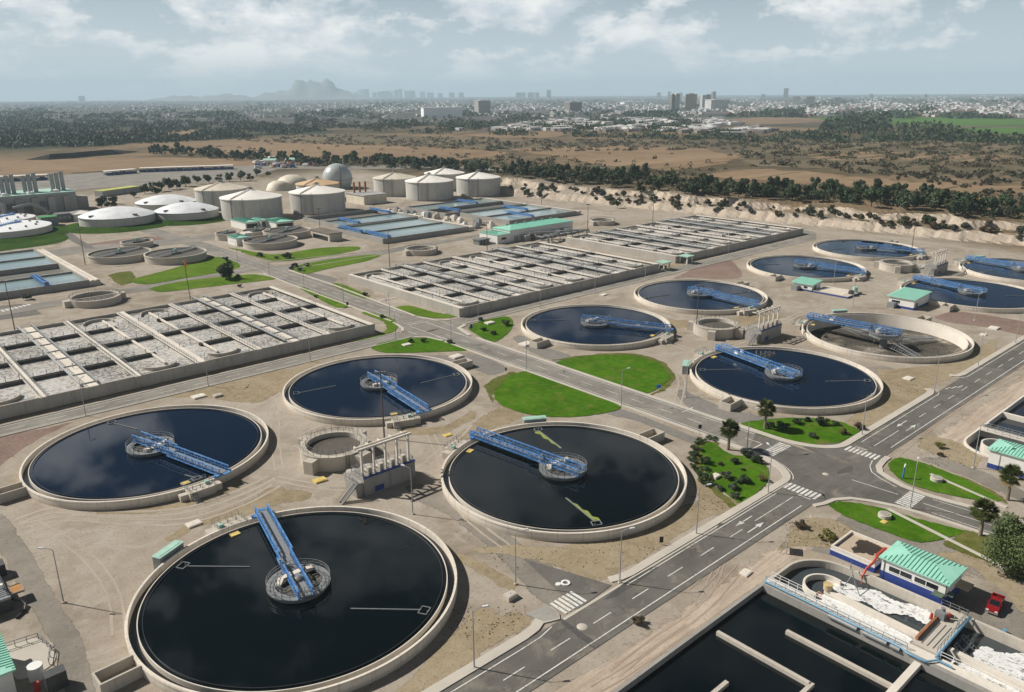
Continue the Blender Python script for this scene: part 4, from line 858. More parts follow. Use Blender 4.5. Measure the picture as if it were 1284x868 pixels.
# ------------------------------------------------------------------ aeration basins
def basin(u0, u1, v0, v1, label, nsec=4):
    W_ = u1-u0; D_ = v1-v0; H = 3.5; zw = 2.45
    t_ = thing('aeration_basin', label, 'aeration basin', (u0, v0, 0), 0, 'foaming rectangular aeration basins')
    m = MB(); e = .5
    m.box(0, 0, 0, W_, e, H); m.box(0, D_-e, 0, W_, D_, H); m.box(0, e, 0, e, D_-e, H); m.box(W_-e, e, 0, W_, D_-e, H)
    for k in range(int(W_//10)): m.box(10*k+4.8, -.16, 0, 10*k+5.2, 0, H-.3)
    m.build('outer_wall', K('concrete_mid'), t_)
    MB().box(e, e, .2, W_-e, D_-e, zw).build('water_surface', K('foam_water'), t_)
    lane = D_/4; q = W_/120.0                                  # plan repeats every 60 m: pipe walks at 30 and 90, broad walks at 0, 60, 120
    cuts = [0.6, 30*q, 60*q, 90*q, W_-.6]
    for j in (1, 2, 3):
        for i in range(4):
            x0, x1 = cuts[i]+1.3, cuts[i+1]-1.3
            if j != 2: x0, x1 = (x0+(5.5 if i % 2 == 0 else 0), x1-(0 if i % 2 == 0 else 5.5))
            d = MB().box(x0, lane*j-.75, .3, x1, lane*j-.42, H-.05); d.box(x0, lane*j+.42, .3, x1, lane*j+.75, H-.05); d.box(x0+.6, lane*j-.42, .3, x0+.9, lane*j+.42, H-.5); d.box(x1-.9, lane*j-.42, .3, x1-.6, lane*j+.42, H-.5)
            o = d.build('dividing_wall', K('wall_dark'), t_)
            if j == 2: MB().rail([(x0, lane*j-.6, H-.05), (x1, lane*j-.6, H-.05)], 1.05, 1.9, .05).build('guard_rail', K('galv'), o)
    def walk(x, wd, z, full, mt='concrete_pale', rail=True):
        o = MB().box(x-wd/2, -.25, z-.28, x+wd/2, D_+.2, z+.02).build('walkway', K(mt), t_)
        if rail:
            r = MB(); r.rail([(x-wd/2+.06, .6, z+.02), (x-wd/2+.06, D_-.6, z+.02)], 1.05, 2.0, .045)
            if full: r.rail([(x+wd/2-.06, .6, z+.02), (x+wd/2-.06, D_-.6, z+.02)], 1.05, 2.0, .045)
            r.build('guard_rail', K('galv'), o)
        return o
    for x in (30*q, 90*q):
        o = walk(x, 3.2, H, True); pp = MB()
        for dx in (-2.2, 2.0): pp.tube([(x+dx, 2, H+.35), (x+dx, D_+2.6, H+.35), (x+dx, D_+2.6, 0)], .32, 8)
        for k in range(8): pp.box(x-2.4, 3+k*9.5, H+.02, x+2.2, 3.3+k*9.5, H+.3)
        pp.build('air_pipe', K('galv'), o, smooth=True)
    walk(60*q, 2.6, H+.01, False); walk(1.3, 1.4, H+.01, False, rail=False); walk(W_-1.3, 1.4, H+.01, False, rail=False)
    for x in (18*q, 42*q, 78*q, 102*q): walk(x, 1.7, H+.005, True)
    for x, sg in ((9.5*q, 1), (50.5*q, -1), (69.5*q, 1), (110.5*q, -1)):
        for lo in (0, 1):
            cy = 8.8 if lo == 0 else D_-8.8; a0 = PI if lo == 0 else 0
            bf = MB().ring(4.6, 5.0, 1.2, H-.1, 30, (x, cy), a0+(.25 if sg > 0 else 0), a0+PI-(0 if sg > 0 else .25)); bf.build('flow_baffle', K('concrete'), t_, smooth=True)
            y0, y1 = (cy-1.2, lane*2-.8) if lo == 0 else (lane*2+.8, cy+1.2)
            MB().box(x-sg*1.6-.32, y0, H-.55, x-sg*1.6+.32, y1, H-.02 if lo else H-.06).build('cross_beam', K('concrete_pale'), t_)
            w0, w1 = (e+.05, 4.6) if lo == 0 else (D_-4.6, D_-e-.05)
            MB().box(x-8.2, w0, zw-.02, x+7.2, w1, zw+.012).build('calm_water', K('calm_grey'), t_)
    rr = random.Random(u0); v0_ = None; nv = 0
    for j in (1, 2, 3):
        for k in range(int(W_/3.6)):
            if rr.random() < .9 and nv < 98:
                x = 3+k*3.4; hh = .7+rr.random()*1.1; nv += 1
                if v0_ is None: v0_ = MB().tube([(0, 0, -.2), (0, 0, 1)], .1, 5).bar((-.25, 0, .9), (.25, 0, .9), .1).build('air_valve', K('galv'), t_); o = v0_
                else: o = v0_.copy(); COL.objects.link(o); o.parent = t_
                o.location = (x, lane*j+.6, H); o.scale = (1, 1, hh)
    return t_
basin(19.2, 139.2, 227.2, 304.5, 'foaming aeration basin left of the cross road, nearest of the three')
basin(172.8, 290.0, 223.0, 302.0, 'foaming aeration basin right of the cross road, in the middle of the three')
basin(309.0, 429.5, 228.0, 302.0, 'foaming aeration basin farthest right, at the foot of the bank')
# ------------------------------------------------------------------ rectangular settling tanks with travelling bridges
def rect_tank(u0, u1, v0, v1, n, label, bridges, pale=True, wet=()):
    t_ = thing('rectangular_tank', label, 'settling tank', (u0, v0, 0), 0, 'rectangular settling tanks with travelling bridges')
    W_ = u1-u0; D_ = v1-v0; H = 2.9; e = .6; m = MB()
    m.box(0, 0, 0, W_, e, H); m.box(0, D_-e, 0, W_, D_, H); m.box(0, e, 0, e, D_-e, H); m.box(W_-e, e, 0, W_, D_-e, H)
    m.build('outer_wall', K('concrete_grey'), t_); ln = D_/n
    for j in range(1, n): 
        o = MB().box(e, ln*j-.5, .2, W_-e, ln*j+.5, H-.05).build('dividing_wall', K('concrete_grey'), t_)
    for j in range(n):
        MB().box(e, ln*j+.5, .1, W_-e, ln*(j+1)-.5, H-(.9 if j not in wet else 2.4)).build('water_surface', K('water_pale') if j not in wet else K('concrete_wet'), t_)
    MB().box(W_, .3, 0, W_+4.5, D_-.3, 2.2).build('outlet_channel', K('concrete'), t_)
    c = MB()
    for q in (1.0, 3.0): c.box(W_+q, .5, 2.2, W_+q+1.0, D_-.5, 2.5)
    c.build('channel_cover', K('concrete_pale'), t_)
    for j, x in bridges:
        b = MB(); y0, y1 = ln*j+.2, ln*(j+1)-.2
        for q in (0, 1.6):
            b.box(x+q-.12, y0, H+.1, x+q+.12, y1, H+.4); b.box(x+q-.1, y0, H+1.2, x+q+.1, y1, H+1.45)
            k = 0
            while y0+k*1.2 < y1-1.2:
                b.bar((x+q, y0+k*1.2, H+.3), (x+q, y0+(k+1)*1.2, H+1.3), .12); b.bar((x+q, y0+k*1.2, H+.3), (x+q, y0+k*1.2, H+1.3), .12); k += 1
        b.box(x, y0, H+.3, x+1.6, y1, H+.4); b.box(x-.4, y0-.3, H, x+2.0, y0+.5, H+.3); b.box(x-.4, y1-.5, H, x+2.0, y1+.3, H+.3)
        o = b.build('travelling_bridge', K('blue_steel'), t_)
        MB().box(x+.4, y0+1, H+.4, x+1.3, y0+2.2, H+1.4).build('drive_motor', K('galv_dark'), o)
    r = MB(); r.rail([(.2, .3, H), (W_-.2, .3, H)], 1.0, 2.4, .03); r.build('guard_rail', K('galv'), t_)
    return t_
rect_tank(-14, 87, 373.6, 474, 4, 'rectangular settling tank at the left edge with pale water and one bridge', [(0, 84)], wet=(1,))
rect_tank(236, 297, 371.5, 424, 2, 'rectangular settling tank with a bridge pair at its left end near the valve house', [(0, 4), (1, 2.5)])
rect_tank(244, 300, 428, 478, 2, 'rectangular settling tank below the front digesters, blue bridges over its far lanes', [(0, 11), (1, 50)], wet=(1,))
rect_tank(330, 391, 372, 422, 2, 'rectangular settling tank behind the long mint-roofed hall with two blue bridges', [(0, 20), (1, 38)])
rect_tank(320, 391, 425, 472, 2, 'rectangular settling tank in front of the far digesters, bridges half way along', [(0, 12), (1, 46)], wet=(0,))
# ------------------------------------------------------------------ sunken tanks at the lower right
def sunk():
    t_ = thing('sunken_tank', 'big sunken black water tank with pale baffle walls at the lower right', 'water tank', (0, 0, 0))
    m = MB(); m.box(40, 57.0, -3, 107.0, 57.5, .28); m.box(106.2, 10, -3, 107.0, 57.0, .62); m.box(40, 10, -3, 40.4, 57, .28)
    m.build('outer_wall', K('concrete_grey'), t_)
    MB().box(40.4, 10, -3, 106.2, 57.0, -.75).build('water_surface', K('water_black'), t_)
    for a, b in (((99.2, 48.6), (99.2, 32.3)), ((91.2, 55.6), (91.2, 40.3)), ((83, 48.4), (52, 48.4)), ((75, 40), (75, 26)), ((83.5, 32.2), (91, 32.2))):
        w = MB().wall([a, b], .62, -3, -.12)
        if a[0] == 91.2: w.box(60, 39.9, -3, 91.51, 40.5, -.12)
        w.build('baffle_wall', K('concrete'), t_)
    MB().box(60, 31.5, -3, 106.2, 32.5, .1).build('dividing_wall', K('concrete_pale'), t_)
sunk()
def grit():
    t_ = thing('grit_channel', 'concrete grit channel with a curved end and thick white foam below the hut', 'channel', (0, 0, 0))
    out = [(107.0, 57.15), (114.5, 57.15)]+arc(114.6, 50.3, 6.85, 88, 2)+[(121.5, 49), (121.5, 10)]
    m = MB().wall(out, .5, -3, .35); m.wall([(121.5, 46), (121.5, 10)], .54, .35, .8); m.build('outer_wall', K('concrete'), t_)
    inn = [(110.6, 50)]+arc(114.1, 50.2, 3.3, 180, 0, 20)+[(117.3, 49.0)]
    MB().wall(inn, .35, -3, .1).build('guide_wall', K('concrete_pale'), t_)
    MB().wall([(113.6, 49.8), (112.9, 33.6)], .95, -3, .05).build('dividing_wall', K('concrete_pale'), t_)
    MB().wall([(112.9, 30.2), (111.7, 10)], .95, -3, .05).build('dividing_wall', K('concrete_pale'), t_)
    MB().box(107.0, 10, -3, 121.25, 57.0, -.95).build('water_surface', K('water_grey'), t_)
    f = [(117.6, 52.4), (118.4, 50), (119.0, 46.5), (120.4, 44), (119.8, 41), (121.1, 38), (121, 34.8), (117.5, 34.8), (117.4, 38), (115.3, 41), (115.9, 44), (114.6, 46.5), (115.6, 49.5), (116.6, 51)]
    MB().sheet(smooth_poly(f, 7, .22, rnd), -.78).build('foam', K('foam_thick'), t_)
    f2 = [(109.3, 48.6), (112.9, 49.6), (112.2, 35), (109.1, 35), (109.2, 42)]
    MB().sheet(smooth_poly(f2, 9, .15, rnd), -.78).build('foam', K('foam_white'), t_)
    f3 = [(113.4, 26), (118, 27.5), (118.5, 25), (121, 22), (120.8, 10), (113, 10)]
    MB().sheet(smooth_poly(f3, 9, .3, rnd), -.78).build('foam', K('foam_thick'), t_)
    f4 = [(109.2, 28), (112, 28.5), (111.4, 10), (109.1, 10)]
    MB().sheet(smooth_poly(f4, 9, .15, rnd), -.78).build('foam', K('foam_thick'), t_)
    w = MB().box(107.02, 10, .25, 108.9, 57.3, .62); w.build('walkway', K('concrete_pale'), t_)
    r = MB(); r.rail([(108.8, 57, .62), (108.8, 35, .62)], 1.1, 1.6, .035); r.rail([(108.8, 30, .62), (108.8, 10, .62)], 1.1, 1.6, .04); r.build('guard_rail', K('white_paint'), t_)
    p = MB(); p.tube([(106.6, 57.2, .95), (106.6, 34.8, .95), (106.0, 33.6, .95), (106.0, 31, .95), (107.6, 30, .95), (107.6, 28, .95)], .16, 10)
    p.rail([(107.1, 57, .62), (107.1, 34, .62)], 1.05, 1.8, .04); p.build('blue_pipe', K('pipe_blue'), t_, smooth=True)
    for a, b in ((45.5, 41), (40, 36.5), (36, 34.6)): MB().tube([(106.15, a, .7), (106.15, b, .7)], .36, 10).build('pale_drum', K('galv'), t_, smooth=True)
    d = MB(); d.box(109.2, 30.6, .3, 117.2, 34.4, .72); d.box(117.2, 30.9, .3, 121.7, 34.9, .78); d.build('pump_deck', K('concrete'), t_)
    d = MB(); d.box(110.2, 33.75, .8, 118, 34.1, 1.3); d.build('screen_beam', K('rust'), t_)
    d = MB()
    for y in (31.5, 32.3, 33.1): d.box(110, y, .72, 117, y+.1, .80)
    d.rail([(117.4, 31, .78), (121.6, 30.9, .78), (121.6, 34.8, .78)], 1.1, 1.2, .04); d.rail([(109.4, 30.7, .72), (117.2, 30.7, .72)], 1.1, 1.4, .04); d.build('guard_rail', K('galv'), t_)
    d = MB(); d.tube([(108, 30.3, 1.0), (121, 30.4, 1.2)], .2, 10); d.build('blue_pipe', K('pipe_blue'), t_, smooth=True)
    for q_ in ((116, 27.2), (113.2, 29.0)):
        s_ = MB(); s_.bar((q_[0], 29.8, .6), (q_[0]+.4, 26.2, -2), .12); s_.bar((q_[0]+.9, 29.8, .6), (q_[0]+1.3, 26.2, -2), .12)
        for k in range(9): s_.bar((q_[0]+.045*k, 29.8-.4*k, .6-.29*k), (q_[0]+.9+.045*k, 29.8-.4*k, .6-.29*k), .08)
        s_.build('ladder', K('galv_dark'), t_)
    MB().box(117.5, 32.9, .78, 118.3, 34.3, 2.0).build('motor', K('galv'), t_); MB().tube([(118.9, 33.6, .78), (118.9, 33.6, 2.2)], .35, 10).build('motor', K('galv'), t_); MB().tube([(119.8, 32, .9), (119.8, 34.4, .9)], .25, 8).build('motor', K('galv'), t_)
    MB().tube([(117.0, 34.5, .7), (117.0, 34.5, 1.7)], .22, 8).build('valve', K('red_paint'), t_); MB().tube([(118.7, 32.6, .8), (118.7, 32.6, 1.9)], .2, 8).build('valve', K('red_paint'), t_)
    fr = MB()
    for x, y in ((115.6, 48.6), (118.6, 46.6), (116.2, 44.6)): fr.bar((x, y, -1.7), (118.2, 47.6, 1.6), .1)
    for k in range(4): fr.bar((115+k*.9, 49.5-k*.9, -1.3), (118.5+k*.4, 47.2-k*.9, -1.1), .07)
    fr.bar((118.2, 47.6, 1.6), (121.2, 49.4, 1.6), .1); fr.bar((121.3, 49.4, .35), (121.3, 49.4, 1.9), .1); fr.build('davit', K('galv_dark'), t_)
grit()
b_ = thing('barrel', 'yellowish drum standing on the rounded end of the channel wall', 'drum', (113.5, 49.4, .05)); m = MB().lathe([(.01, 1.0), (.62, 1.0), (.72, .9), (.72, 0), (.01, 0)], 24); m.build('body', K('tan_board'), b_, smooth=True); MB().ring(.60, .76, .85, 1.04, 24).build('rim', K('yellow_cover'), b_, smooth=True)
tag(MB().lathe([(.28, 0), (.36, .06), (.44, 0), (.36, -.06)], 20, closed=True).build('lifebuoy', K('orange'), loc=(109.62, 48.9, 1.2)), 'small orange lifebuoy on the walkway rail', 'lifebuoy').rotation_euler.y = PI/2
# mirrored tank at the right
def sunk2():
    t_ = thing('sunken_tank', 'sunken tank with rounded white wall behind the hut at the right edge', 'water tank', (0, 0, 0))
    out = [(330, 56.55), (194.2, 56.55)]+arc(194, 49.8, 6.75, 90, 180)+[(187.25, 48.2)]
    MB().wall(out, .5, -3, .4).build('outer_wall', K('concrete_pale'), t_)
    MB().wall(arc(195.5, 50.4, 3.2, 180, 0, 18), .35, -3, .2).build('guide_wall', K('concrete_pale'), t_)
    MB().box(203, 10, -3, 203.5, 56.3, .5).build('end_wall', K('concrete_pale'), t_); MB().box(217.2, 10, -3, 218, 56.3, .3).build('dividing_wall', K('concrete_pale'), t_)
    MB().box(203.5, 10, -3, 330, 56.3, -1.0).build('water_surface', K('water_tank'), t_); MB().box(187, 10, -3, 203, 56.3, -1.9).build('channel_water', K('water_grey'), t_)
    MB().box(201.4, 10, .2, 203.6, 56.5, .55).build('walkway', K('concrete_pale'), t_)
    r = MB(); r.rail([(203.4, 56.2, .55), (203.4, 20, .55)], 1.1, 1.6, .05); r.rail([(201.5, 56.2, .55), (201.5, 20, .55)], 1.1, 1.6, .05); r.build('guard_rail', K('galv'), t_)
sunk2()
# ------------------------------------------------------------------ buildings with mint roofs
def hip_roof(u0, u1, v0, v1, z, rise, ov=.45, ribs=.62):
    m = MB(); a, b, c, d = u0-ov, u1+ov, v0-ov, v1+ov; k = (b-a)/2
    m.add([(a, c, z), (b, c, z), (b, d, z), (a, d, z), (a+k, c+k, z+rise), (a+k, d-k, z+rise)] if (d-c) > (b-a) else [(a, c, z), (b, c, z), (b, d, z), (a, d, z), (a+(d-c)/2, (c+d)/2, z+rise), (b-(d-c)/2, (c+d)/2, z+rise)],
          [(0, 1, 4), (1, 2, 5, 4), (2, 3, 5), (3, 0, 4, 5), (3, 2, 1, 0)] if (d-c) > (b-a) else [(0, 1, 5, 4), (1, 2, 5), (2, 3, 4, 5), (3, 0, 4), (3, 2, 1, 0)])
    m.box(a, c, z-.25, b, d, z-.004)
    rb = m; m.k = 1
    if (d-c) > (b-a):
        y = c+.4
        while y < d-.3:
            t0 = min(1, (y-c)/k, (d-y)/k); 
            for x0, x1 in ((a, a+k*t0), (b, b-k*t0)): rb.bar((x0, y, z+.03), (x1, y, z+rise*t0+.03), .10, .10)
            y += ribs
    else:
        x = a+.4; kk = (d-c)/2
        while x < b-.3:
            t0 = min(1, (x-a)/kk, (b-x)/kk)
            for y0, y1 in ((c, c+kk*t0), (d, d-kk*t0)): rb.bar((x, y0, z+.03), (x, y1, z+rise*t0+.03), .10, .10)
            x += ribs
    return m
plain('mint_rib', (.10, .36, .27), .5, .1, .5); RM = [K('mint_roof'), K('mint_rib')]
def hut(u0, u1, v0, v1, h, label, roof='hip', band_h=1.1, wins=(), group=None, rise=.55):
    cx, cy = (u0+u1)/2, (v0+v1)/2; a, b, c, d = u0-cx, u1-cx, v0-cy, v1-cy
    t_ = thing('hut', label, 'building', (cx, cy, 0), 0, group)
    MB().box(a, c, 0, b, d, h).build('wall', K('wall_white'), t_)
    if band_h: MB().box(a-.03, c-.03, 0, b+.03, d+.03, band_h).build('blue_band', K('blue_band'), t_)
    m = hip_roof(a, b, c, d, h+.25, rise); m.build('roof', RM, t_)
    for side, p0, p1, z0, z1 in wins:
        w = MB()
        if side == 'L': w.box(a-.05, c+p0, z0, a-.02, c+p1, z1); fr = MB().box(a-.09, c+(p0+p1)/2-.05, z0, a-.05, c+(p0+p1)/2+.05, z1); fr.box(a-.12, c+p0-.1, z0-.1, a-.0, c+p1+.1, z0)
        else: w.box(a+p0, c-.05, z0, a+p1, c-.02, z1); fr = MB().box(a+(p0+p1)/2-.05, c-.09, z0, a+(p0+p1)/2+.05, c-.05, z1); fr.box(a+p0-.1, c-.12, z0-.1, a+p1+.1, c, z0)
        o2 = w.build('window', K('glass_dark'), t_); fr.build('frame', K('wall_white'), o2)
    return t_
h1 = hut(122.4, 128.8, 34.6, 44.9, 4.3, 'white hut with mint hipped roof and blue base band above the foam channel', band_h=2.0, wins=(('L', 5.4, 9.0, 2.5, 3.35), ('L', 1.3, 4.9, 2.5, 3.35)))
m = MB(); m.add([(-3.25, -5.1, 2.5), (-1.9, -5.1, 2.5), (-1.9, -6.1, 2.3), (-3.25, -6.1, 2.3)], [(0, 1, 2, 3)]); m.box(-3.4, -5.1, 2.46, -3.3, -3.4, 2.5); m.box(-4.6, -5.0, 2.3, -3.22, -3.4, 2.38); m.build('side_awning', K('awning_green'), h1)
m = MB().box(.2, -7.2, 2.4, 2.9, -5.15, 2.5); m.build('awning', K('tan_board'), h1)
m = MB().box(-3.3, 4.6, 0, -3.2, 4.7, 4.2); m.box(-3.3, -5.1, 0, -3.2, -5.0, 4.2); m.build('drainpipe', K('dark_steel'), h1)
h2 = hut(181.4, 187.8, 36.5, 48.0, 4.3, 'white hut with mint roof behind the palm at the right edge, its wall blank', wins=())
hut(304, 310.5, 121.5, 127, 3.1, 'small mint-roofed shed beside a low slab between the far tanks', wins=(('L', 1, 2.2, 1.2, 2.2),), group='small mint-roofed sheds') if False else None
q = P(1010, 361); 
def shed(px0, px1, py, h, d, label, band=.8):
    """a hut whose near wall stands between two surveyed base points, turned with the site grid"""
    a = P(px0, py[0]); b = P(px1, py[1]); return a, b
def lean(u0, u1, v0, v1, h, label, band_h, wins):
    cx, cy = (u0+u1)/2, (v0+v1)/2; a, b, c, d = u0-cx, u1-cx, v0-cy, v1-cy; t_ = thing('hut', label, 'building', (cx, cy, 0))
    MB().box(a, c, 0, b, d, h).build('wall', K('wall_white'), t_); MB().box(a-.03, c-.03, 0, b+.03, d+.03, band_h).build('blue_band', K('blue_band'), t_)
    m = MB(); o_ = .6; m.add([(a-o_, c-o_, h), (b+o_, c-o_, h+.9), (b+o_, d+o_, h+.9), (a-o_, d+o_, h), (a-o_, c-o_, h-.25), (b+o_, c-o_, h+.6), (b+o_, d+o_, h+.6), (a-o_, d+o_, h-.25)], [(0, 1, 2, 3), (7, 6, 5, 4), (0, 4, 5, 1), (1, 5, 6, 2), (2, 6, 7, 3), (3, 7, 4, 0)]); m.k = 1; rb = m; y = c
    while y < d: rb.bar((a-o_, y, h+.03), (b+o_, y, h+.93), .1, .1); y += .9
    m.build('roof', RM, t_)
    for p0, p1, z0, z1 in wins: o2 = MB().box(a-.06, c+p0, z0, a-.03, c+p1, z1).build('window', K('glass_dark'), t_); MB().box(a-.1, c+p0-.1, z0-.12, a, c+p1+.1, z0).build('sill', K('concrete'), o2)
    MB().box(a+1.5, c-.07, .1, a+3.5, c-.04, 2.4).build('door', K('galv_dark'), t_); MB().box(a-2.6, d-3.2, 0, a-.1, d-.6, 2.0).build('tank_stand', K('galv'), t_)
    return t_
lean(302.4, 309.4, 154.2, 162.6, 3.1, 'small mint-roofed shed beside the low slab left of the far splitter chamber', .7, [(2, 3.6, 1.2, 2.0)])
lean(303.0, 316.5, 113.8, 123.2, 4.2, 'square mint-roofed hut below the pale far tank at the right', .9, [(5.2, 8.2, 1.9, 2.7)])
def slab():
    t_ = thing('equipment_slab', 'low walled slab with rails beside the small mint-roofed shed', 'slab', (0, 0, 0)); MB().box(302.6, 139.0, 0, 314.5, 153.8, .8).build('base', K('concrete'), t_)
    MB().box(302.5, 138.9, 0, 302.58, 153.8, .6).build('blue_band', K('blue_band'), t_); MB().box(302.58, 138.9, 0, 314.5, 138.98, .6).build('blue_band', K('blue_band'), t_)
    for k in range(6): MB().box(304+1.6*k, 141.5, .8, 304.3+1.6*k, 153, 1.1).build('rail', K('concrete_pale'), t_)
    MB().tube([(312, 140.6, .8), (312, 140.6, 3.0)], 1.0, 14).build('pump', K('mint_dull'), t_, smooth=True); MB().box(307, 139.6, .8, 309, 141, 2.2).build('motor', K('dark_steel'), t_)
slab()
# flat chamber next to the hut
def flat():
    t_ = thing('flat_chamber', 'flat-roofed chamber with a dark wet stain and blue band beside the mint-roofed hut', 'chamber', (0, 0, 0))
    a, b, c, d = 123.7, 131.3, 46.4, 54.3
    MB().box(a, c, 0, b, d, 1.35).build('wall', K('wall_white'), t_); MB().box(a-.03, c-.03, 0, b+.03, d+.03, .95).build('blue_band', K('blue_band'), t_)
    p_ = MB(); p_.box(a, c, 1.35, b, c+.35, 1.8); p_.box(a, d-.35, 1.35, b, d, 1.8); p_.box(a, c+.35, 1.35, a+.35, d-.35, 1.8); p_.box(b-.35, c+.35, 1.35, b, d-.35, 1.8); p_.build('parapet', K('concrete_pale'), t_)
    st = [(125.2, 50.6), (126.3, 51.8), (127.4, 51.4), (129.0, 52.3), (130.4, 51.5), (130.7, 49.6), (130.2, 47.2), (128.3, 46.9), (127.8, 48.0), (126.6, 48.1), (126.4, 49.4)]
    MB().box(a+.36, c+.36, 1.34, b-.36, d-.36, 1.354).build('roof_floor', K('tan_floor'), t_); MB().sheet(smooth_poly(st, 7, .22, rnd), 1.36).build('stain', K('wet_stain'), t_)
flat()
rp = MB(); rp.tube([(129.6, 47.2, 2.0), (126.0, 47.0, 2.2), (123.3, 46.6, 2.1), (121.9, 47.0, 1.4), (121.0, 47.1, .4), (120.6, 47.0, -1.2)], .2, 10)
for k in range(6): rp.tube([(129.3-.6*k, 46.8, 1.95), (129.3-.6*k, 47.5, 1.95)], .28, 8)
tag(rp.build('pipe', K('red_paint'), smooth=True), 'red pipe running from the flat chamber over the wall into the foam channel', 'pipe')
# hut and machine at the lower left corner
h3 = hut(.5, 8.4, 112.3, 123.0, 4.2, 'mint-roofed hut cut off by the lower left corner of the picture', band_h=0)
m = MB(); m.tube([(11.2, 114.3, 0), (11.2, 114.3, 2.2)], 1.0, 16); tag(m.build('tank', K('white_paint'), smooth=True), 'small white upright tank beside the lower left hut', 'tank')
def machine():
    t_ = thing('filter_machine', 'dark machine with a pale slatted top at the left picture edge', 'machine', (11.0, 139.5, 0), 0)
    MB().box(-6, -5, 0, 1.2, 4.5, 2.2).build('frame', K('dark_steel'), t_)
    s_ = MB()
    for k in range(14): s_.box(-5.8, -4.6+.62*k, 2.2, .9, -4.3+.62*k, 2.5)
    s_.build('slat', K('galv'), t_); MB().box(-6, -5.05, 2.2, 1.2, -4.7, 2.6).build('beam', K('galv'), t_)
    p_ = MB().box(1.6, -3, 1.6, 3.3, -.4, 1.75); p_.build('panel', K('orange_panel'), t_)
    e = MB().box(1.5, -3.1, 1.5, 1.6, -.3, 1.85); e.box(3.3, -3.1, 1.5, 3.4, -.3, 1.85); e.box(1.6, -3.1, 1.5, 3.3, -3, 1.85); e.box(1.6, -.4, 1.5, 3.3, -.3, 1.85); e.box(1.9, -2.4, 0, 2.1, -2.2, 1.6); e.box(1.9, -1.2, 0, 2.1, -1.0, 1.6); e.build('panel_frame', K('galv'), t_)
    h_ = MB().tube([(1.2, -4, 1.5), (2.4, -4.3, 1.0), (2.9, -5.4, .5), (2.4, -6.8, .2), (1.0, -8, .2)], .22, 8); h_.build('hose', K('black_box'), t_, smooth=True)
    c = MB().tube([(.6, -1.3, 2.5), (.6, -1.3, 3.2)], .3, 10); c.build('valve', K('white_paint'), t_)
machine()
m = MB(); m.box(0, 0, 0, 4.5, 3.2, 3.0); m.box(4.5, .4, 0, 7, 2.8, 2.2); m.box(1, 3.2, 0, 3, 4.6, 2.2); tag(m.build('machine_housing', K('dark_steel'), loc=(6.5, 146, 0)), 'dark stepped machine housing at the left picture edge behind the slatted machine', 'machine')
fc = MB(); fc.rail([(8.9, 124.2, 0), (13.4, 123.6, 0), (14.2, 119.4, 0), (13.2, 116.2, 0)], 1.2, 1.5, .05); tag(fc.build('fence', K('galv_dark')), 'low rail fence on the kerb by the lower left hut', 'fence')
pave(smooth_poly([(9, 124.6), (12.8, 124.4), (14.6, 121), (14.2, 117), (12.6, 115.5), (9, 115.8)], 5), .12)
m = MB(); m.box(0, 0, 0, 2.6, 1.8, 2.6); tag(m.build('bin', K('dark_steel'), loc=(11.6, 109.6, 0)), 'dark bin beside the white tank at the lower left', 'bin'); m = MB(); m.box(0, 0, 0, .7, .6, 1.4); tag(m.build('fuel_box', K('red_paint'), loc=(10.3, 111.2, 0)), 'small dark red box at the lower left hut', 'box')
# ------------------------------------------------------------------ red pickup
def pickup(u, v, rot, label):
    t_ = thing('pickup_truck', label, 'pickup', (u, v, 0), rot)
    m = MB()                                                # profile along x (front = +x), 1.8 m wide
    def hull(pr, w, z=None):
        n_ = len(pr); m.add([(x, s_*w*(ww), zz) for s_ in (-1, 1) for x, zz, ww in pr], [tuple(range(n_)), tuple(range(n_, 2*n_))[::-1]]+[(i, n_+i, n_+(i+1) % n_, (i+1) % n_) for i in range(n_)])
    hull([(-2.65, .45, 1), (2.55, .42, 1), (2.62, .75, .96), (2.45, .98, .95), (1.15, 1.08, .98), (-.75, 1.08, .98), (-.75, .62, 1), (-2.65, .62, 1)], .9)
    m.box(-2.65, -.9, .6, -.75, -.8, 1.08); m.box(-2.65, .8, .6, -.75, .9, 1.08); m.box(-2.68, -.9, .6, -2.58, .9, 1.06)
    hull([(1.2, 1.06, .96), (.45, 1.66, .80), (-.55, 1.70, .80), (-.85, 1.06, .96)], .88)
    m.build('body', K('car_red'), t_)
    g_ = MB(); 
    for s_ in (-1, 1): g_.add([(.95, s_*.875, 1.14), (.40, s_*.735, 1.58), (-.45, s_*.735, 1.60), (-.68, s_*.87, 1.14)], [(0, 1, 2, 3) if s_ > 0 else (3, 2, 1, 0)])
    g_.add([(1.22, -.74, 1.10), (1.22, .74, 1.10), (.50, .62, 1.64), (.50, -.62, 1.64)], [(0, 1, 2, 3)]); g_.add([(-.87, -.74, 1.12), (-.87, .74, 1.12), (-.60, .62, 1.6), (-.60, -.62, 1.6)], [(3, 2, 1, 0)])
    g_.build('window', K('glass_dark'), t_)
    for x in (-1.65, 1.65):
        for s_ in (-1, 1):
            w = MB().tube([(x, s_*.72, .37), (x, s_*.94, .37)], .37, 20).build('wheel', K('tyre'), t_, smooth=True); MB().tube([(x, s_*.93, .37), (x, s_*.955, .37)], .2, 14).build('rim', K('chrome'), w)
    for s_ in (-1, 1): MB().box(2.44, s_*.62-.2, .72, 2.63, s_*.62+.2, .9).build('headlight', K('lamp_glass'), t_)
    MB().box(2.5, -.88, .42, 2.72, .88, .6).build('bumper', K('chrome'), t_); MB().box(-2.55, -.78, .62, -.78, .78, .66).build('load_bed', K('black_box'), t_)
    for s_ in (-1, 1): MB().box(.7, s_*.98-.1, 1.12, .85, s_*.98+.1, 1.3).build('mirror', K('car_red'), t_)
pickup(128.4, 29.2, PI+.12, 'red pickup truck parked in the shade of the mint-roofed hut')
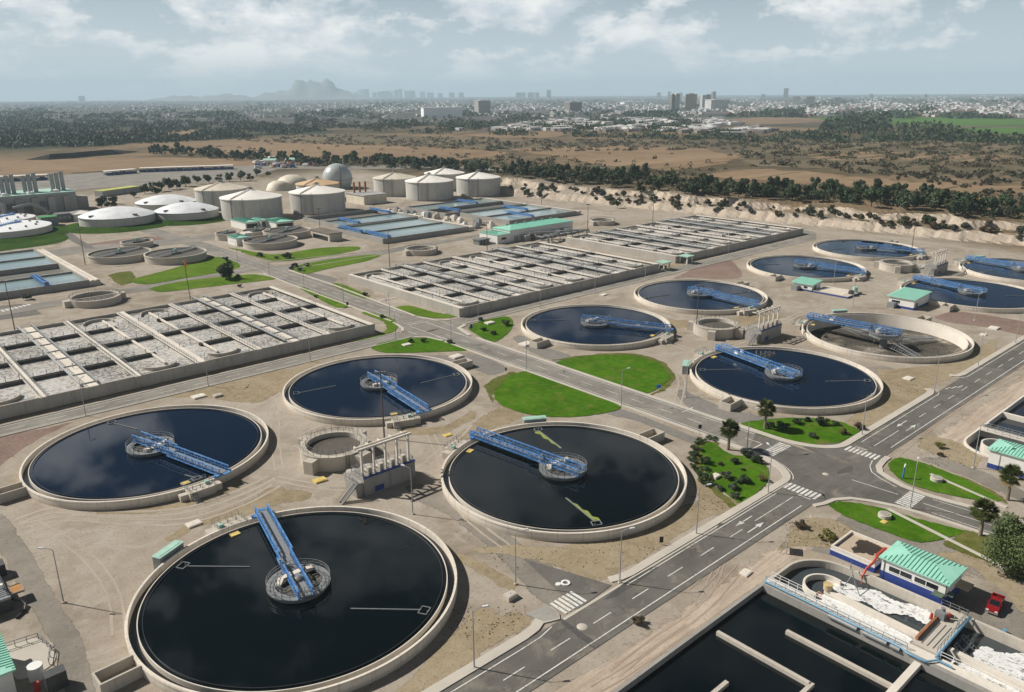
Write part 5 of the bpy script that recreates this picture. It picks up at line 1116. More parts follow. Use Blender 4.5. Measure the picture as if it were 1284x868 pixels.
m = MB().box(-.35, -.25, 0, .35, .25, .5); m.box(-.37, -.27, .5, .37, .27, .58); tag(m.build('crate', K('pipe_blue'), loc=(122.6, 26.0, 0)), 'small blue crate on the channel edge near the red pickup', 'crate')
# ------------------------------------------------------------------ the northern part of the works
def digester(u, v, r, h, label, dome='pale_roof', streak=False, rise=.27):
    t_ = thing('digester', label, 'storage tank', (u, v, 0), 0, 'big pale concrete digesters with conical roofs')
    m = MB(); m.ring(r-.5, r, 0, h, 72)
    m.build('wall', K('digester'), t_, smooth=True)
    for k in range(4):
        a = math.radians(222+30*k*3); b = MB(); b.box(r-.12, -.9, .2, r+.45, .9, h); q = b.v[-8:]; b.v[-8:] = [(x*math.cos(a)-y*math.sin(a), x*math.sin(a)+y*math.cos(a), z) for x, y, z in q]; b.build('buttress', K('digester'), t_)
    c = MB(); c.lathe([(r+.5, h), (r+.5, h+.55), (r-.4, h+.75), (r*.5, h+r*rise*.55), (.6, h+r*rise), (.6, h)], 72); o = c.build('roof', K(dome), t_, smooth=True)
    s_ = MB(); a = math.radians(205); C, D = math.cos(a), math.sin(a)
    s_.bar((C*r, D*r, h+.95), (C*1.5, D*1.5, h+r*rise+.35), 1.1, .15); s_.build('roof_walkway', K('concrete_grey'), o)
    p_ = MB(); p_.tube([(0, 0, h+r*rise-.2), (0, 0, h+r*rise+1.6)], .9, 14); p_.rail([(1.8*math.cos(2*PI*k/10), 1.8*math.sin(2*PI*k/10), h+r*rise) for k in range(10)], 1.1, 1.5, .06, True); p_.build('vent_cap', K('galv'), o)
    l = MB(); a = math.radians(230); C, D = math.cos(a), math.sin(a)
    for q in (-.4, .4): l.bar(((r+.3)*C-q*D, (r+.3)*D+q*C, 0), ((r+.3)*C-q*D, (r+.3)*D+q*C, h+1.6), .14)
    l.tube([((r+.5)*math.cos(3.6), (r+.5)*math.sin(3.6), 0), ((r+.5)*math.cos(3.6), (r+.5)*math.sin(3.6), h+.6)], .3, 8); l.build('ladder', K('galv_dark'), t_)
for u, v, r, h, lab, dm in ((234, 584, 18.3, 13.6, 'pale conical-roofed digester at the left rear, behind the front left one', 'cream_dome'), (228, 519.3, 19.8, 13.6, 'pale conical-roofed digester in front at the left, behind the mint-roofed plant room', 'pale_roof'),
        (274.1, 513.1, 19.0, 13.8, 'pale conical-roofed digester in front of the grey gas sphere', 'pale_roof'), (370, 559.3, 17.3, 13.4, 'conical-roofed digester with rusty roof streaks, right of the gas sphere', 'cream_dome'),
        (374.8, 517.6, 18.6, 13.6, 'pale conical-roofed digester in front, second from the embankment', 'pale_roof'), (422.6, 560.7, 17.1, 13.6, 'conical-roofed digester at the rear, mostly hidden behind two others', 'pale_roof'),
        (419, 510.5, 17.8, 13.6, 'pale conical-roofed digester nearest the embankment', 'pale_roof')): digester(u, v, r, h, lab, dm)
digester(308, 575, 16.5, 12.2, 'digester with an orange stained roof between the others', 'orange_dome')
def domed(u, v, r, h, rise, label):
    t_ = thing('domed_tank', label, 'storage tank', (u, v, 0), 0, 'low tanks under white domes'); MB().ring(r-.4, r, 0, h, 80).build('wall', K('digester'), t_, smooth=True)
    R = (r*r+rise*rise)/(2*rise); pr = [(r*(1-k/12), h+.15+math.sqrt(max(0, R*R-(r*(1-k/12))**2))-(R-rise)) for k in range(13)]; pr[-1] = (.01, pr[-1][1])
    m = MB().lathe(pr, 80); m.build('dome', K('dome_panels'), t_, smooth=True); MB().ring(r, r+.35, h-.25, h+.2, 80).build('rim', K('galv'), t_, smooth=True)
    for k in range(2): a = math.radians(205+k*80); MB().box(r*.86*math.cos(a)-1.4, r*.86*math.sin(a)-.8, h+.6, r*.86*math.cos(a)+1.4, r*.86*math.sin(a)+.8, h+2.0).build('hatch', K('galv_dark'), t_)
domed(151.3, 551, 22.6, 6.4, 4.6, 'white-domed low tank on the grass bank, nearest the engine hall'); domed(192.8, 543.5, 20.3, 6.2, 4.6, 'white-domed low tank on the grass bank beside the digesters'); domed(200, 603, 21.0, 5.6, 4.6, 'white-domed low tank behind the other two')
def gasholder():
    t_ = thing('gas_holder', 'grey spherical gas holder behind the front digesters', 'gas holder', (360, 634.8, 0)); r = 13.0
    pr = [(.01, 21.5)]+[(r*math.sin(math.radians(a)), 8.5+r*math.cos(math.radians(a))) for a in range(8, 128, 8)]+[(r*.79, 0)]
    MB().lathe(pr, 64).build('membrane', K('membrane'), t_, smooth=True); MB().ring(r+.05, r+.5, 7.6, 8.2, 64).build('ring_beam', K('galv'), t_, smooth=True)
    MB().box(-5, -13.4, 0, -4, -12.8, 20).build('mast', K('galv_dark'), t_); MB().box(12, 9, 0, 13, 10, 24).build('mast', K('galv_dark'), t_)
gasholder()
t_ = thing('gas_dome', 'cream domed gas store behind the orange-roofed digester', 'gas holder', (333, 668, 0)); MB().lathe([(.01, 11.5), (5, 11), (10, 9), (14, 5.5), (16, 0)], 56).build('membrane', K('cream_dome'), t_, smooth=True); m = MB().lathe([(.01, 8), (5, 7.4), (9, 5), (11, 0)], 40); m.build('low_dome', K('cream_dome'), t_, loc=(-17, -8, 0), smooth=True)
def thickener(u, v, r, h, label, cover=False):
    t_ = thing('thickener', label, 'thickener', (u, v, 0), 0, 'round sludge thickeners'); m = MB(); m.ring(r-.5, r, 0, h, 64); m.ring(r, r+.25, h-.5, h, 64); m.build('wall', K('concrete'), t_, smooth=True)
    MB().disc(r-.5, h-.7, 64).build('sludge_surface', K('sludge'), t_)
    b = MB(); b.box(-r, -.8, h-.1, r, .8, h+.12)
    for y in (-.75, .75): b.rail([(-r, y, h+.1), (r, y, h+.1)], 1.1, 1.8, .06)
    o = b.build('footbridge', K('galv'), t_, rot=.5); MB().tube([(0, 0, h), (0, 0, h+1.8)], .7, 12).build('drive', K('mint_dull'), o)
    MB().ring(2.2, 2.4, h-1.2, h+.2, 24).build('inlet_drum', K('galv_dark'), t_, smooth=True)
for a in ((116.3, 430, 14.8, 3.4, 'round sludge thickener by the left rectangular tank, its neighbour to the right'), (136.5, 408, 14.6, 3.6, 'round sludge thickener beside the bright lawn and the leaning windsock mast'), (134, 460, 8.2, 3.0, 'small round thickener behind the pair by the lawn'),
          (188.8, 411, 14.4, 3.6, 'round sludge thickener right of the cross road above the lawn'), (209.7, 433, 13.5, 3.6, 'round sludge thickener behind and right of the one above the lawn'), (180, 448, 6.5, 3.8, 'small round chamber on the gravel right of the cross road'), (197, 447, 8, 3.4, 'round thickener tucked behind the mint-roofed plant room')): thickener(*a)
def ringchamber(u, v, r, label):
    t_ = thing('ring_chamber', label, 'chamber', (u, v, 0), 0, 'low open ring chambers'); m = MB(); m.ring(r-1.1, r, 0, 2.7, 56); m.build('wall', K('concrete'), t_, smooth=True); MB().disc(r-1.1, 1.0, 40).build('water_surface', K('slurry'), t_)
    b = MB(); b.box(-r-2.2, -1.6, 0, -r+.6, 1.6, 2.5); b.box(r-.6, -1.3, 0, r+1.8, 1.3, 2.5); b.build('side_box', K('concrete'), t_); r_ = MB().rail([((r-.2)*math.cos(2*PI*k/24), (r-.2)*math.sin(2*PI*k/24), 2.7) for k in range(24)], 1.1, 1.5, .05, True); r_.build('guard_rail', K('galv'), t_)
    MB().box(-r+1, -.3, 2.2, r-1, .3, 2.5).build('beam', K('concrete'), t_)
ringchamber(80.6, 341.2, 9.4, 'low open ring chamber behind the left aeration basin'); ringchamber(235.7, 335.2, 8.2, 'low open ring chamber behind the middle aeration basin'); ringchamber(374.9, 334.3, 8.0, 'low open ring chamber behind the far aeration basin')
# long hall between the basins
def hall():
    t_ = thing('blower_hall', 'long white hall with bright mint roof behind the middle aeration basin', 'building', (0, 0, 0))
    MB().box(291, 327.5, 0, 341, 342, 6.2).build('wall', K('wall_white'), t_); MB().box(281, 326.8, 0, 290.97, 342, 4.8).build('wall', K('wall_white'), t_)
    m = hip_roof(291, 341, 327.5, 342, 6.45, 1.2); o = m.build('roof', RM, t_); m = hip_roof(281, 290.5, 326.8, 342, 5.0, .9, .3); m.build('roof', RM, t_)
    for k in range(8): MB().box(294+5.8*k, 327.42, 1.0 if k % 2 else .1, 297+5.8*k, 327.47, 3.0).build('door', K('grey_wall'), t_)
    MB().box(284, 326.7, 2, 287.5, 326.76, 3.2).build('window', K('glass_dark'), t_)
    for k in range(6): MB().tube([(298+7*k, 338, 7), (298+7*k, 338, 8.2)], .7, 10).build('roof_vent', K('galv'), o)
    for k in range(5): MB().box(298+8*k, 322.5, 0, 302+8*k, 326, 3.2).build('blower', K('concrete_grey'), t_)
hall()
pr = MB()
for k in range(4): pr.tube([(299+1.6*k, 322+.2*k, 4.2), (322+1.5*k, 313, 4.0), (333+k, 310, 3.6), (334+k, 309.4, 0)] if k % 2 else [(303+1.2*k, 309, 0), (303+1.2*k, 309, 3.6), (318+k, 316, 4.2)], .55, 8)
for k in range(7): pr.box(300+5*k, 312.2, 0, 300.4+5*k, 312.6, 3.6); pr.box(299+5*k, 309.8, 3.5, 301.5+5*k, 315, 3.8)
tag(pr.build('pipe_rack', K('galv')), 'rack of grey air pipes on posts between the mint hall and the basins', 'pipe rack')
sb = MB()
for k in range(4): sb.box(-4+2*k, -2.5, 0, -2.6+2*k, 2.5, 2.6)
sb.box(-4.5, -3, 2.6, 4, 3, 3.0); tag(sb.build('transformer', K('galv_dark'), loc=(275.5, 333.5, 0)), 'grey transformer cluster at the left end of the mint hall', 'transformer')
def plantroom():
    t_ = thing('plant_room', 'pale plant room with mint roofs in front of the front left digester', 'building', (0, 0, 0))
    for a, b, c, d, h in ((201, 209.5, 470, 492, 4.6), (210, 214, 468, 480, 5.4), (214.3, 226, 456, 474, 4.8)):
        MB().box(a, c, 0, b, d, h).build('wall', K('wall_white'), t_); m = hip_roof(a, b, c, d, h+.2, .6); m.build('roof', RM, t_)
        MB().box(a+.8, c-.06, .2, b-.8, c-.02, h-1.0).build('door', K('glass_dark'), t_)
plantroom()
m_ = thing('plant_room', 'little mint-topped pale building attached behind the thickener above the lawn', 'building', (0, 0, 0)); MB().box(174, 421, 0, 181, 433, 4.4).build('wall', K('wall_white'), m_); m = hip_roof(174, 181, 421, 433, 4.6, .5); m.build('roof', RM, m_); MB().box(182, 428, 0, 187, 434, 5.4).build('annex', K('concrete_pale'), m_)
m_ = thing('valve_house', 'pale valve house at the left end of the middle rectangular tanks', 'building', (0, 0, 0)); MB().box(218, 398, 0, 226, 420, 4.2).build('wall', K('concrete'), m_); MB().box(217.6, 397.6, 4.2, 226.4, 420.4, 4.6).build('roof', K('dark_soil'), m_); MB().box(217.9, 400, .2, 217.97, 417, 2.6).build('doorway', K('glass_dark'), m_)
m_ = thing('boiler_house', 'pale boiler house with three dark chimneys between the digesters', 'building', (0, 0, 0)); MB().box(316, 520, 0, 336, 546, 6.5).build('wall', K('cream_dome'), m_); MB().box(315.5, 519.5, 6.5, 336.5, 546.5, 7.0).build('roof', K('grey_wall'), m_)
for k in range(3): MB().tube([(320+5*k, 540, 7), (320+5*k, 540, 15)], .8, 10).build('chimney', K('rust'), m_, smooth=True)
# engine hall with exhaust stacks
def engine():
    t_ = thing('engine_hall', 'long grey engine hall with four groups of exhaust stacks at the left edge', 'industrial building', (0, 0, 0))
    MB().box(38, 648, 0, 152, 682, 13.0).build('wall', K('grey_wall'), t_); MB().box(37.4, 647.4, 13.0, 152.6, 682.6, 13.5).build('roof', K('mint_dull'), t_)
    for k in range(11): MB().box(41+10.2*k, 645, 0, 45.5+10.2*k, 648, 11).build('fin', K('concrete_grey') if k % 3 else K('grey_wall'), t_)
    for k in range(9): MB().box(46.5+10.2*k, 647.2, .3 if k % 2 else 4, 50.5+10.2*k, 647.9, 8).build('louvre', K('galv_dark'), t_)
    for x in (100, 114, 128, 146): 
        for q in range(3):
            y = 660+q*7; s_ = MB().tube([(x-4.6+q*3.4, 664, 13.5), (x-4.6+q*3.4, 664, 25.5+q*.7)], 1.45, 12); s_.build('exhaust_stack', K('galv'), t_, smooth=True)
    for k in range(6): MB().lathe([(.01, 15.4), (2.4, 15.0), (3.4, 13.5)], 16, (60+16*k, 653)).build('roof_vent', K('pale_roof'), t_, smooth=True)
    d = MB(); d.tube([(96, 640, 0), (96, 640, 9), (99, 636, 11), (102, 632, 9), (102, 632, 0)], 1.6, 10); d.tube([(108, 640, 0), (110, 640, 6), (120, 638, 8), (126, 636, 5), (130, 634, 1)], 1.2, 10); d.build('duct', K('galv'), t_, smooth=True)
    e = MB().box(152.6, 650, 0, 160, 664, 9); e.build('annex', K('concrete_grey'), t_)
engine()
m_ = thing('shed', 'narrow long shed with a lime yellow roof beyond the engine hall', 'shed', (0, 0, 0)); a = P(129, 247); b = P(176, 240.5); dd = (b-a).normalized(); nn = Vector((-dd.y, dd.x, 0))*9
MB().prism([tuple(a[:2]), tuple(b[:2]), tuple((b+nn)[:2]), tuple((a+nn)[:2])], 0, 4.4).build('wall', K('grey_wall'), m_); MB().prism([tuple((a-nn*.05)[:2]), tuple((b-nn*.05)[:2]), tuple((b+nn*1.05)[:2]), tuple((a+nn*1.05)[:2])], 4.4, 4.8).build('roof', K('lime_roof'), m_)
m_ = thing('shed', 'pale small shed in front of the engine hall by the white dome', 'shed', (0, 0, 0)); MB().box(134, 586, 0, 146, 600, 4.5).build('wall', K('wall_white'), m_); m = hip_roof(134, 146, 586, 600, 4.6, 1.6); m.build('roof', [K('pale_roof'), K('wall_white')], m_)
m_ = thing('shed', 'small cube shed with a bright green roof in front of the engine hall', 'shed', (0, 0, 0)); MB().box(112.5, 575, 0, 122, 584, 5.6).build('wall', K('metal_grey'), m_); MB().box(112.2, 574.7, 5.6, 122.3, 584.3, 5.9).build('roof', K('green_bright'), m_); MB().box(112.4, 577, .1, 112.46, 580, 3).build('door', K('galv'), m_)
m_ = thing('cooler_unit', 'grey cooler frame with fans between the green shed and the pale shed', 'machine', (0, 0, 0)); MB().box(124.5, 588, 0, 133, 597, 5.5).build('frame', K('galv_dark'), m_)
for k in range(3): MB().tube([(126.2+2.7*k, 587.9, 3), (126.2+2.7*k, 587.6, 3)], 1.1, 12).build('fan', K('galv'), m_)
def lowtank(u, v, r, h, label):
    t_ = thing('covered_tank', label, 'storage tank', (u, v, 0), 0, 'flat white-topped tanks at the left edge'); MB().ring(r-.4, r, 0, h, 72).build('wall', K('concrete_pale'), t_, smooth=True); MB().lathe([(r, h+.05), (r-1, h+.35), (.01, h+1.3)], 72).build('roof', K('dome_white'), t_, smooth=True)
    b = MB().box(-r*.9, -1.2, h+1, r*.55, 1.2, h+1.6); b.rail([(-r*.9, -1.2, h+1.6), (r*.55, -1.2, h+1.6)], 1.2, 2, .07); b.build('footbridge', K('blue_steel'), t_, rot=.75)
    for k in range(12): MB().box(r*.7*math.cos(k*.52)-.6, r*.7*math.sin(k*.52)-.6, h+.5, r*.7*math.cos(k*.52)+.6, r*.7*math.sin(k*.52)+.6, h+1.6).build('hatch', K('galv'), t_)
lowtank(89.3, 556.8, 24.6, 4.9, 'flat white-topped tank on a grass bank at the left edge'); lowtank(97, 603, 18, 4.4, 'flat white-topped tank behind the one at the left edge')
# clutter between the rectangular tanks: pipework, boxes
rc = random.Random(5)
for k in range(26):
    m = MB(); w, d, h = rc.uniform(2, 5), rc.uniform(1.5, 4), rc.uniform(1.2, 3.4); m.box(-w/2, -d/2, 0, w/2, d/2, h); m.box(-w*.3, -d*.3, h, w*.2, d*.2, h+rc.uniform(.3, 1.2)); m.tube([(w/2, 0, h*.4), (w/2+rc.uniform(1, 3), 0, h*.4), (w/2+rc.uniform(1, 3), 0, 0)], .3, 6)
    tag(m.build('sludge_pump_unit', K(rc.choice(['concrete_pale', 'galv', 'white_paint', 'concrete', 'metal_grey'])), loc=(rc.uniform(302, 318), 372+4.1*k+rc.uniform(-1, 1), 0), rot=rc.choice([0, PI/2])), 'pale pump unit with pipes in the strip of clutter between the rectangular tanks', 'pump unit', 'pump units between the rectangular tanks')
# ------------------------------------------------------------------ lamps, masts, signs, covers
G_LP = 'grey street lamps along the roads'
def make_lamp():
    t_ = thing('street_lamp', 'x', 'street lamp', (0, 0, 0), 0, G_LP)
    MB().tube([(0, 0, 0), (0, 0, 9.7)], .12, 8, .065).build('pole', K('pole_grey'), t_, smooth=True)
    MB().tube([(0, 0, 9.7), (.25, 0, 9.95), (1.5, 0, 10.15)], .05, 6).build('arm', K('pole_grey'), t_, smooth=True)
    h = MB(); h.add([(1.4, -.16, 10.08), (2.3, -.2, 10.16), (2.3, .2, 10.16), (1.4, .16, 10.08), (1.4, -.14, 10.25), (2.2, -.15, 10.32), (2.2, .15, 10.32), (1.4, .14, 10.25)], [(0, 3, 2, 1), (4, 5, 6, 7), (0, 1, 5, 4), (1, 2, 6, 5), (2, 3, 7, 6), (3, 0, 4, 7)]); h.build('lamp_head', K('lamp_head'), t_)
    MB().box(-.25, -.25, -.02, .25, .25, .25).build('base', K('concrete'), t_); return t_
rq = math.atan2(rt.y, rt.x)
LAMPS = [((80, 756), 180, 'street lamp on the bare dirt left of the nearest round tank'), ((594.6, 838), 10, 'street lamp on the kerb right of the nearest round tank'), ((646.6, 733), 15, 'street lamp beside the dirt track left of the zebra-striped side road'),
 ((777, 731), 12, 'street lamp on the kerb below the algae-streaked tank'), ((873, 670), 8, 'street lamp on the kerb right of the algae-streaked tank'), ((517.7, 645), 150, 'street lamp in front of the nearest pump station'),
 ((962.8, 618), 100, 'street lamp at the rounded kerb of the palm lawn'), ((936.4, 565), 20, 'street lamp on the lawn edge beside the left palm'), ((1080.6, 545.6), 25, 'street lamp at the corner of the lawn above the junction'),
 ((1141, 638), 60, 'street lamp beside the zebra crossing on the road into the lower right'), ((1220, 587), 20, 'street lamp in front of the hut at the right edge'), ((778.8, 508.5), 20, 'street lamp at the tip of the big lawn'),
 ((660, 464.5), 90, 'street lamp where the cross road passes the big lawn'), ((565.8, 429.7), 200, 'street lamp on the triangular lawn below the crossroads'), ((600, 403.5), 100, 'street lamp on the kerb opposite the small lawn with white slab'),
 ((488.9, 400), 0, 'street lamp on the cross road by the corner of the left basin'), ((431, 379.5), 180, 'street lamp half way along the left basin on the cross road'), ((381.5, 361), 0, 'street lamp on the cross road behind the left basin'),
 ((337.9, 345.6), 180, 'street lamp at the side road below the windsock lawn'), ((298, 328), 180, 'street lamp on the cross road beside the single lawn tree'), ((496.5, 428), 100, 'street lamp on the left road just before the crossroads'),
 ((107.6, 522), 90, 'street lamp on the left road above the cloudy tank'), ((261.3, 484.6), 90, 'street lamp on the left road below the left basin'), ((389.4, 454), 90, 'street lamp on the left road above the dark blue tank'),
 ((677.4, 386.6), 90, 'street lamp below the near corner of the middle basin'), ((746, 368), 90, 'street lamp half way along the middle basin'), ((809, 351), 90, 'street lamp below the far corner of the middle basin'),
 ((1171, 492.5), 20, 'street lamp at the dirt side entrance on the main road'), ((1226, 459.6), 40, 'street lamp on the kerb right of the drained tank'), ((1273, 431), 20, 'street lamp on the kerb near the right edge'),
 ((1222, 402), 30, 'street lamp on the reddish gravel at the right'), ((1069, 384), 30, 'street lamp beside the drained tank and slab'), ((1045, 357), 30, 'street lamp near the small mint-roofed shed'),
 ((913, 320), 90, 'street lamp below the far basin'), ((860, 498), 20, 'short street lamp beside the tank by the palm lawn'), ((1240, 323), 40, 'street lamp in front of the far right dark tank')]
lp = None
for (px, py), a, lab in LAMPS:
    c = P(px, py)
    if lp is None: lp = make_lamp(); lp['label'] = lab; o = lp
    else: o = dup(lp, lab, c, 0, G_LP)
    o.location = c; o.rotation_euler.z = rq+math.radians(a)
def make_mast():
    t_ = thing('floodlight_mast', 'x', 'mast', (0, 0, 0), 0, 'tall floodlight masts'); MB().tube([(0, 0, 0), (0, 0, 17.5)], .2, 8, .11).build('pole', K('mast_wood'), t_, smooth=True)
    h = MB(); h.box(-1.2, -.1, 17.3, 1.2, .1, 17.5)
    for x in (-1.0, -.35, .35, 1.0): h.box(x-.22, -.35, 17.5, x+.22, .2, 17.95)
    h.build('floodlight', K('galv_dark'), t_); return t_
ms = None
for (px, py), sc_, lab in (((18.7, 414), 1.0, 'tall floodlight mast at the left edge behind the left basin'), ((107, 332), 1.0, 'tall mast beside the left rectangular tank'), ((488.8, 335), 1.0, 'tall mast behind the left corner of the middle basin'),
        ((736.6, 294.7), 1.0, 'tall mast on the bare yard behind the middle basin'), ((818.4, 279), 1.0, 'tall mast behind the far basin at the foot of the bank'), ((1141.7, 323), 1.0, 'tall mast by the splitter chamber under the embankment'),
        ((872.7, 418.4), .95, 'tall mast beside the middle splitter chamber'), ((482, 550), .95, 'tall mast between the dark blue tank and the nearest pump station'), ((679, 256.7), .7, 'thin mast on the yard in front of the pale bank'), ((402, 296), .9, 'tall mast in front of the gas sphere digester'), ((611, 318), .9, 'tall mast at the left end of the mint hall')):
    c = P(px, py)
    if ms is None: ms = make_mast(); ms['label'] = lab; o = ms
    else: o = dup(ms, lab, c)
    o.location = c; o.rotation_euler.z = rq; o.scale = (1, 1, sc_)
t_ = thing('windsock_mast', 'leaning mast with an orange windsock behind the left basin', 'mast', P(239, 376.5)); MB().tube([(0, 0, 0), (-.6*rt.x, -.6*rt.y, 17)], .17, 8, .1).build('pole', K('mast_wood'), t_, smooth=True)
MB().tube([(-.5*rt.x, -.5*rt.y, 16.2), (-.3*rt.x+.2, -.3*rt.y, 14.6), (0, 0, 13.2)], .42, 10, .22).build('windsock', K('orange'), t_, smooth=True)
def cover(px, py, label, mt='concrete_pale', s_=1.3, h=.35, name='cover_slab', cat='cover', group='concrete covers lying on the dirt'):
    t_ = thing(name, label, cat, P(px, py), rc.choice([0, .05, -.06]), group); MB().box(-s_, -s_*.75, 0, s_, s_*.75, h).build('slab', K(mt), t_); m = MB(); m.box(-s_*.85, -s_*.6, h, s_*.85, s_*.6, h+.06); m.box(-.15, -.05, h+.06, .15, .05, h+.12); m.build('lid', K(mt), t_)
cover(243, 658, 'pale cover slab on the dirt above the nearest round tank'); cover(401, 603, 'yellow cover slab beside the nearest splitter chamber', 'yellow_cover', 1.3); cover(561, 546, 'yellow cover slab left of the algae-streaked tank', 'yellow_cover', 1.0, .2)
cover(249, 498, 'white slab on the dry grass behind the cloudy tank', 'concrete_pale', 1.7, .4); cover(273, 497, 'small open box beside the white slab behind the cloudy tank', 'concrete', 1.2, .5); cover(521, 528, 'white slab at the foot of the dark blue tank by its steps', 'concrete_pale', 1.0)
cover(640, 750, 'small concrete pit box right of the nearest round tank', 'concrete', 1.0, .8); cover(572, 448, 'white slabs on the gravel above the dark blue tank', 'concrete_pale', 1.9, .5); cover(660, 432, 'white slabs on the gravel left of the tank with the half-round lawn', 'concrete_pale', 2.2, .5)
cover(757, 370, 'white slab on the verge below the middle basin', 'concrete_pale', 1.5, .35); cover(1139, 475, 'white slab on the dirt between two tanks near the main road', 'concrete_pale', 1.5, .3); cover(1246, 412, 'white slab on the reddish gravel at the right', 'concrete_pale', 1.9, .4); cover(1233, 420, 'flat pale slab beside the kerb near the right edge', 'concrete_pale', 1.3, .2)
cover(897, 599, 'small concrete box on the palm lawn', 'concrete_pale', 1.0, .6); cover(510, 433, 'white slab on the triangular lawn below the crossroads', 'concrete_pale', 1.4, .4); cover(614, 406, 'white slab on the small lawn at the crossroads', 'concrete_pale', 1.6, .6); cover(935, 719, 'flat pale slab on the sand beside the sunken tank', 'concrete_pale', 1.0, .25); cover(1108, 655, 'flat round yellowish cover set in the lower lawn', 'yellow_cover', .8, .1)
cover(984, 697, 'tilted dark sign board lying by the sunken tank corner', 'rust', .6, .2) if False else None
for px, py, lab in ((1109, 649, 'round grey concrete lid on the lower lawn with a path leading to it'), (1174, 603, 'round grey concrete lid on the upper lawn by the junction')):
    t_ = thing('well_lid', lab, 'cover', P(px, py), 0, 'round concrete lids on the lawns'); MB().lathe([(.01, .85), (1.15, .85), (1.2, .8), (1.2, 0)], 32).build('ring', K('concrete'), t_, smooth=True); MB().lathe([(.01, .93), (.85, .93), (.9, .86)], 28).build('lid', K('concrete_grey'), t_, smooth=True)
t_ = thing('manhole', 'white manhole ring and small slab in a green patch beside the zebra-striped side road', 'cover', P(709, 732)); MB().ring(.45, .8, 0, .25, 28).build('ring', K('white_paint'), t_, smooth=True); MB().lathe([(.01, .2), (.45, .2), (.5, 0)], 20, (-1.1, .6)).build('lid', K('white_paint'), t_, smooth=True)
m = MB().lathe([(.01, .04), (.8, .04), (.85, 0)], 28); tag(m.build('manhole', K('concrete'), loc=P(730, 786.5)+Vector((0, 0, .075)), smooth=True), 'round pale manhole cover in the near traffic lane', 'cover')
m = MB().lathe([(.01, .03), (.6, .03), (.65, 0)], 28); tag(m.build('manhole', K('concrete'), loc=P(1035, 595)+Vector((0, 0, .088)), smooth=True), 'round manhole cover in the middle of the main junction', 'cover')
def sign(px, py, label, mt, w=.9, h=.9, z=1.2, ang=0.0):
    t_ = thing('sign', label, 'sign', P(px, py), rq+ang); MB().tube([(0, 0, 0), (0, 0, z+h)], .05, 6).build('post', K('pole_grey'), t_); MB().box(-w/2, -.12, z, w/2, -.06, z+h).build('board', K(mt), t_)
sign(826, 489, 'blue sign standing at the edge of the half-round lawn', 'sign_blue', 1.3, 1.1, .5); sign(877, 545, 'dark sign post by the hedge of the palm lawn', 'black_box', .8, 1.0, 1.6); sign(829, 683, 'small black box sign on a post beside the main road kerb', 'black_box', .7, 1.2, .5); sign(634.5, 467, 'dark bollard-like sign left of the big lawn', 'black_box', .5, .9, .6); sign(591, 413, 'dark blue sign at the edge of the small crossroads lawn', 'hull_blue', .9, 1.6, .3); sign(436, 385, 'dark box sign by the path beside the left basin', 'black_box', .9, 1.2, .8); sign(1151, 539, 'white sign on the verge right of the main road', 'white_paint', .6, .8, .8); sign(484.5, 381, 'white sign by the path to the middle basin', 'white_paint', .8, .8, 1.2)
t_ = thing('hydrant_post', 'blue and white post on the upper lawn by the junction', 'post', P(1132, 600)); MB().tube([(0, 0, 0), (0, 0, 2.6)], .18, 10).build('post', K('blue_steel'), t_); MB().tube([(0, 0, 2.6), (.2, 0, 3.0), (.6, .1, 3.1)], .15, 8).build('head', K('white_paint'), t_)
t_ = thing('notice_board', 'leaning notice board with its back to the sunken tank corner', 'sign', (119.0, 60.0, 0), .5); m = MB(); m.box(-1.2, -.06, .5, 1.2, .06, 2.4); m.build('board', K('concrete_grey'), t_); m = MB(); m.bar((-1.1, 0, 0), (-1.1, 0, 2.4), .12); m.bar((1.1, 0, 0), (1.1, 0, 2.4), .12); m.bar((-1.1, 1.2, 0), (-1.1, 0, 1.6), .1); m.bar((1.1, 1.2, 0), (1.1, 0, 1.6), .1); m.build('frame', K('galv'), t_)
for (u, v, lab) in ((293.8, 223.5, 'small mint-topped shelter at the corner of the middle basin'), (313.5, 225.0, 'small mint-topped shelter at the corner of the far basin')):
    t_ = thing('shelter', lab, 'shelter', (u, v, 0), 0, 'mint-topped shelters at the basin corners'); [MB().box(x-.25, y-.25, 0, x+.25, y+.25, 3.4).build('post', K('concrete_pale'), t_) for x in (-2, 2) for y in (-2, 2)]; MB().box(-2.8, -2.8, 3.4, 2.8, 2.8, 3.8).build('roof', K('mint_dull'), t_); MB().box(-1.2, -1.2, 0, 1.2, 1.2, 1.8).build('motor', K('galv_dark'), t_)
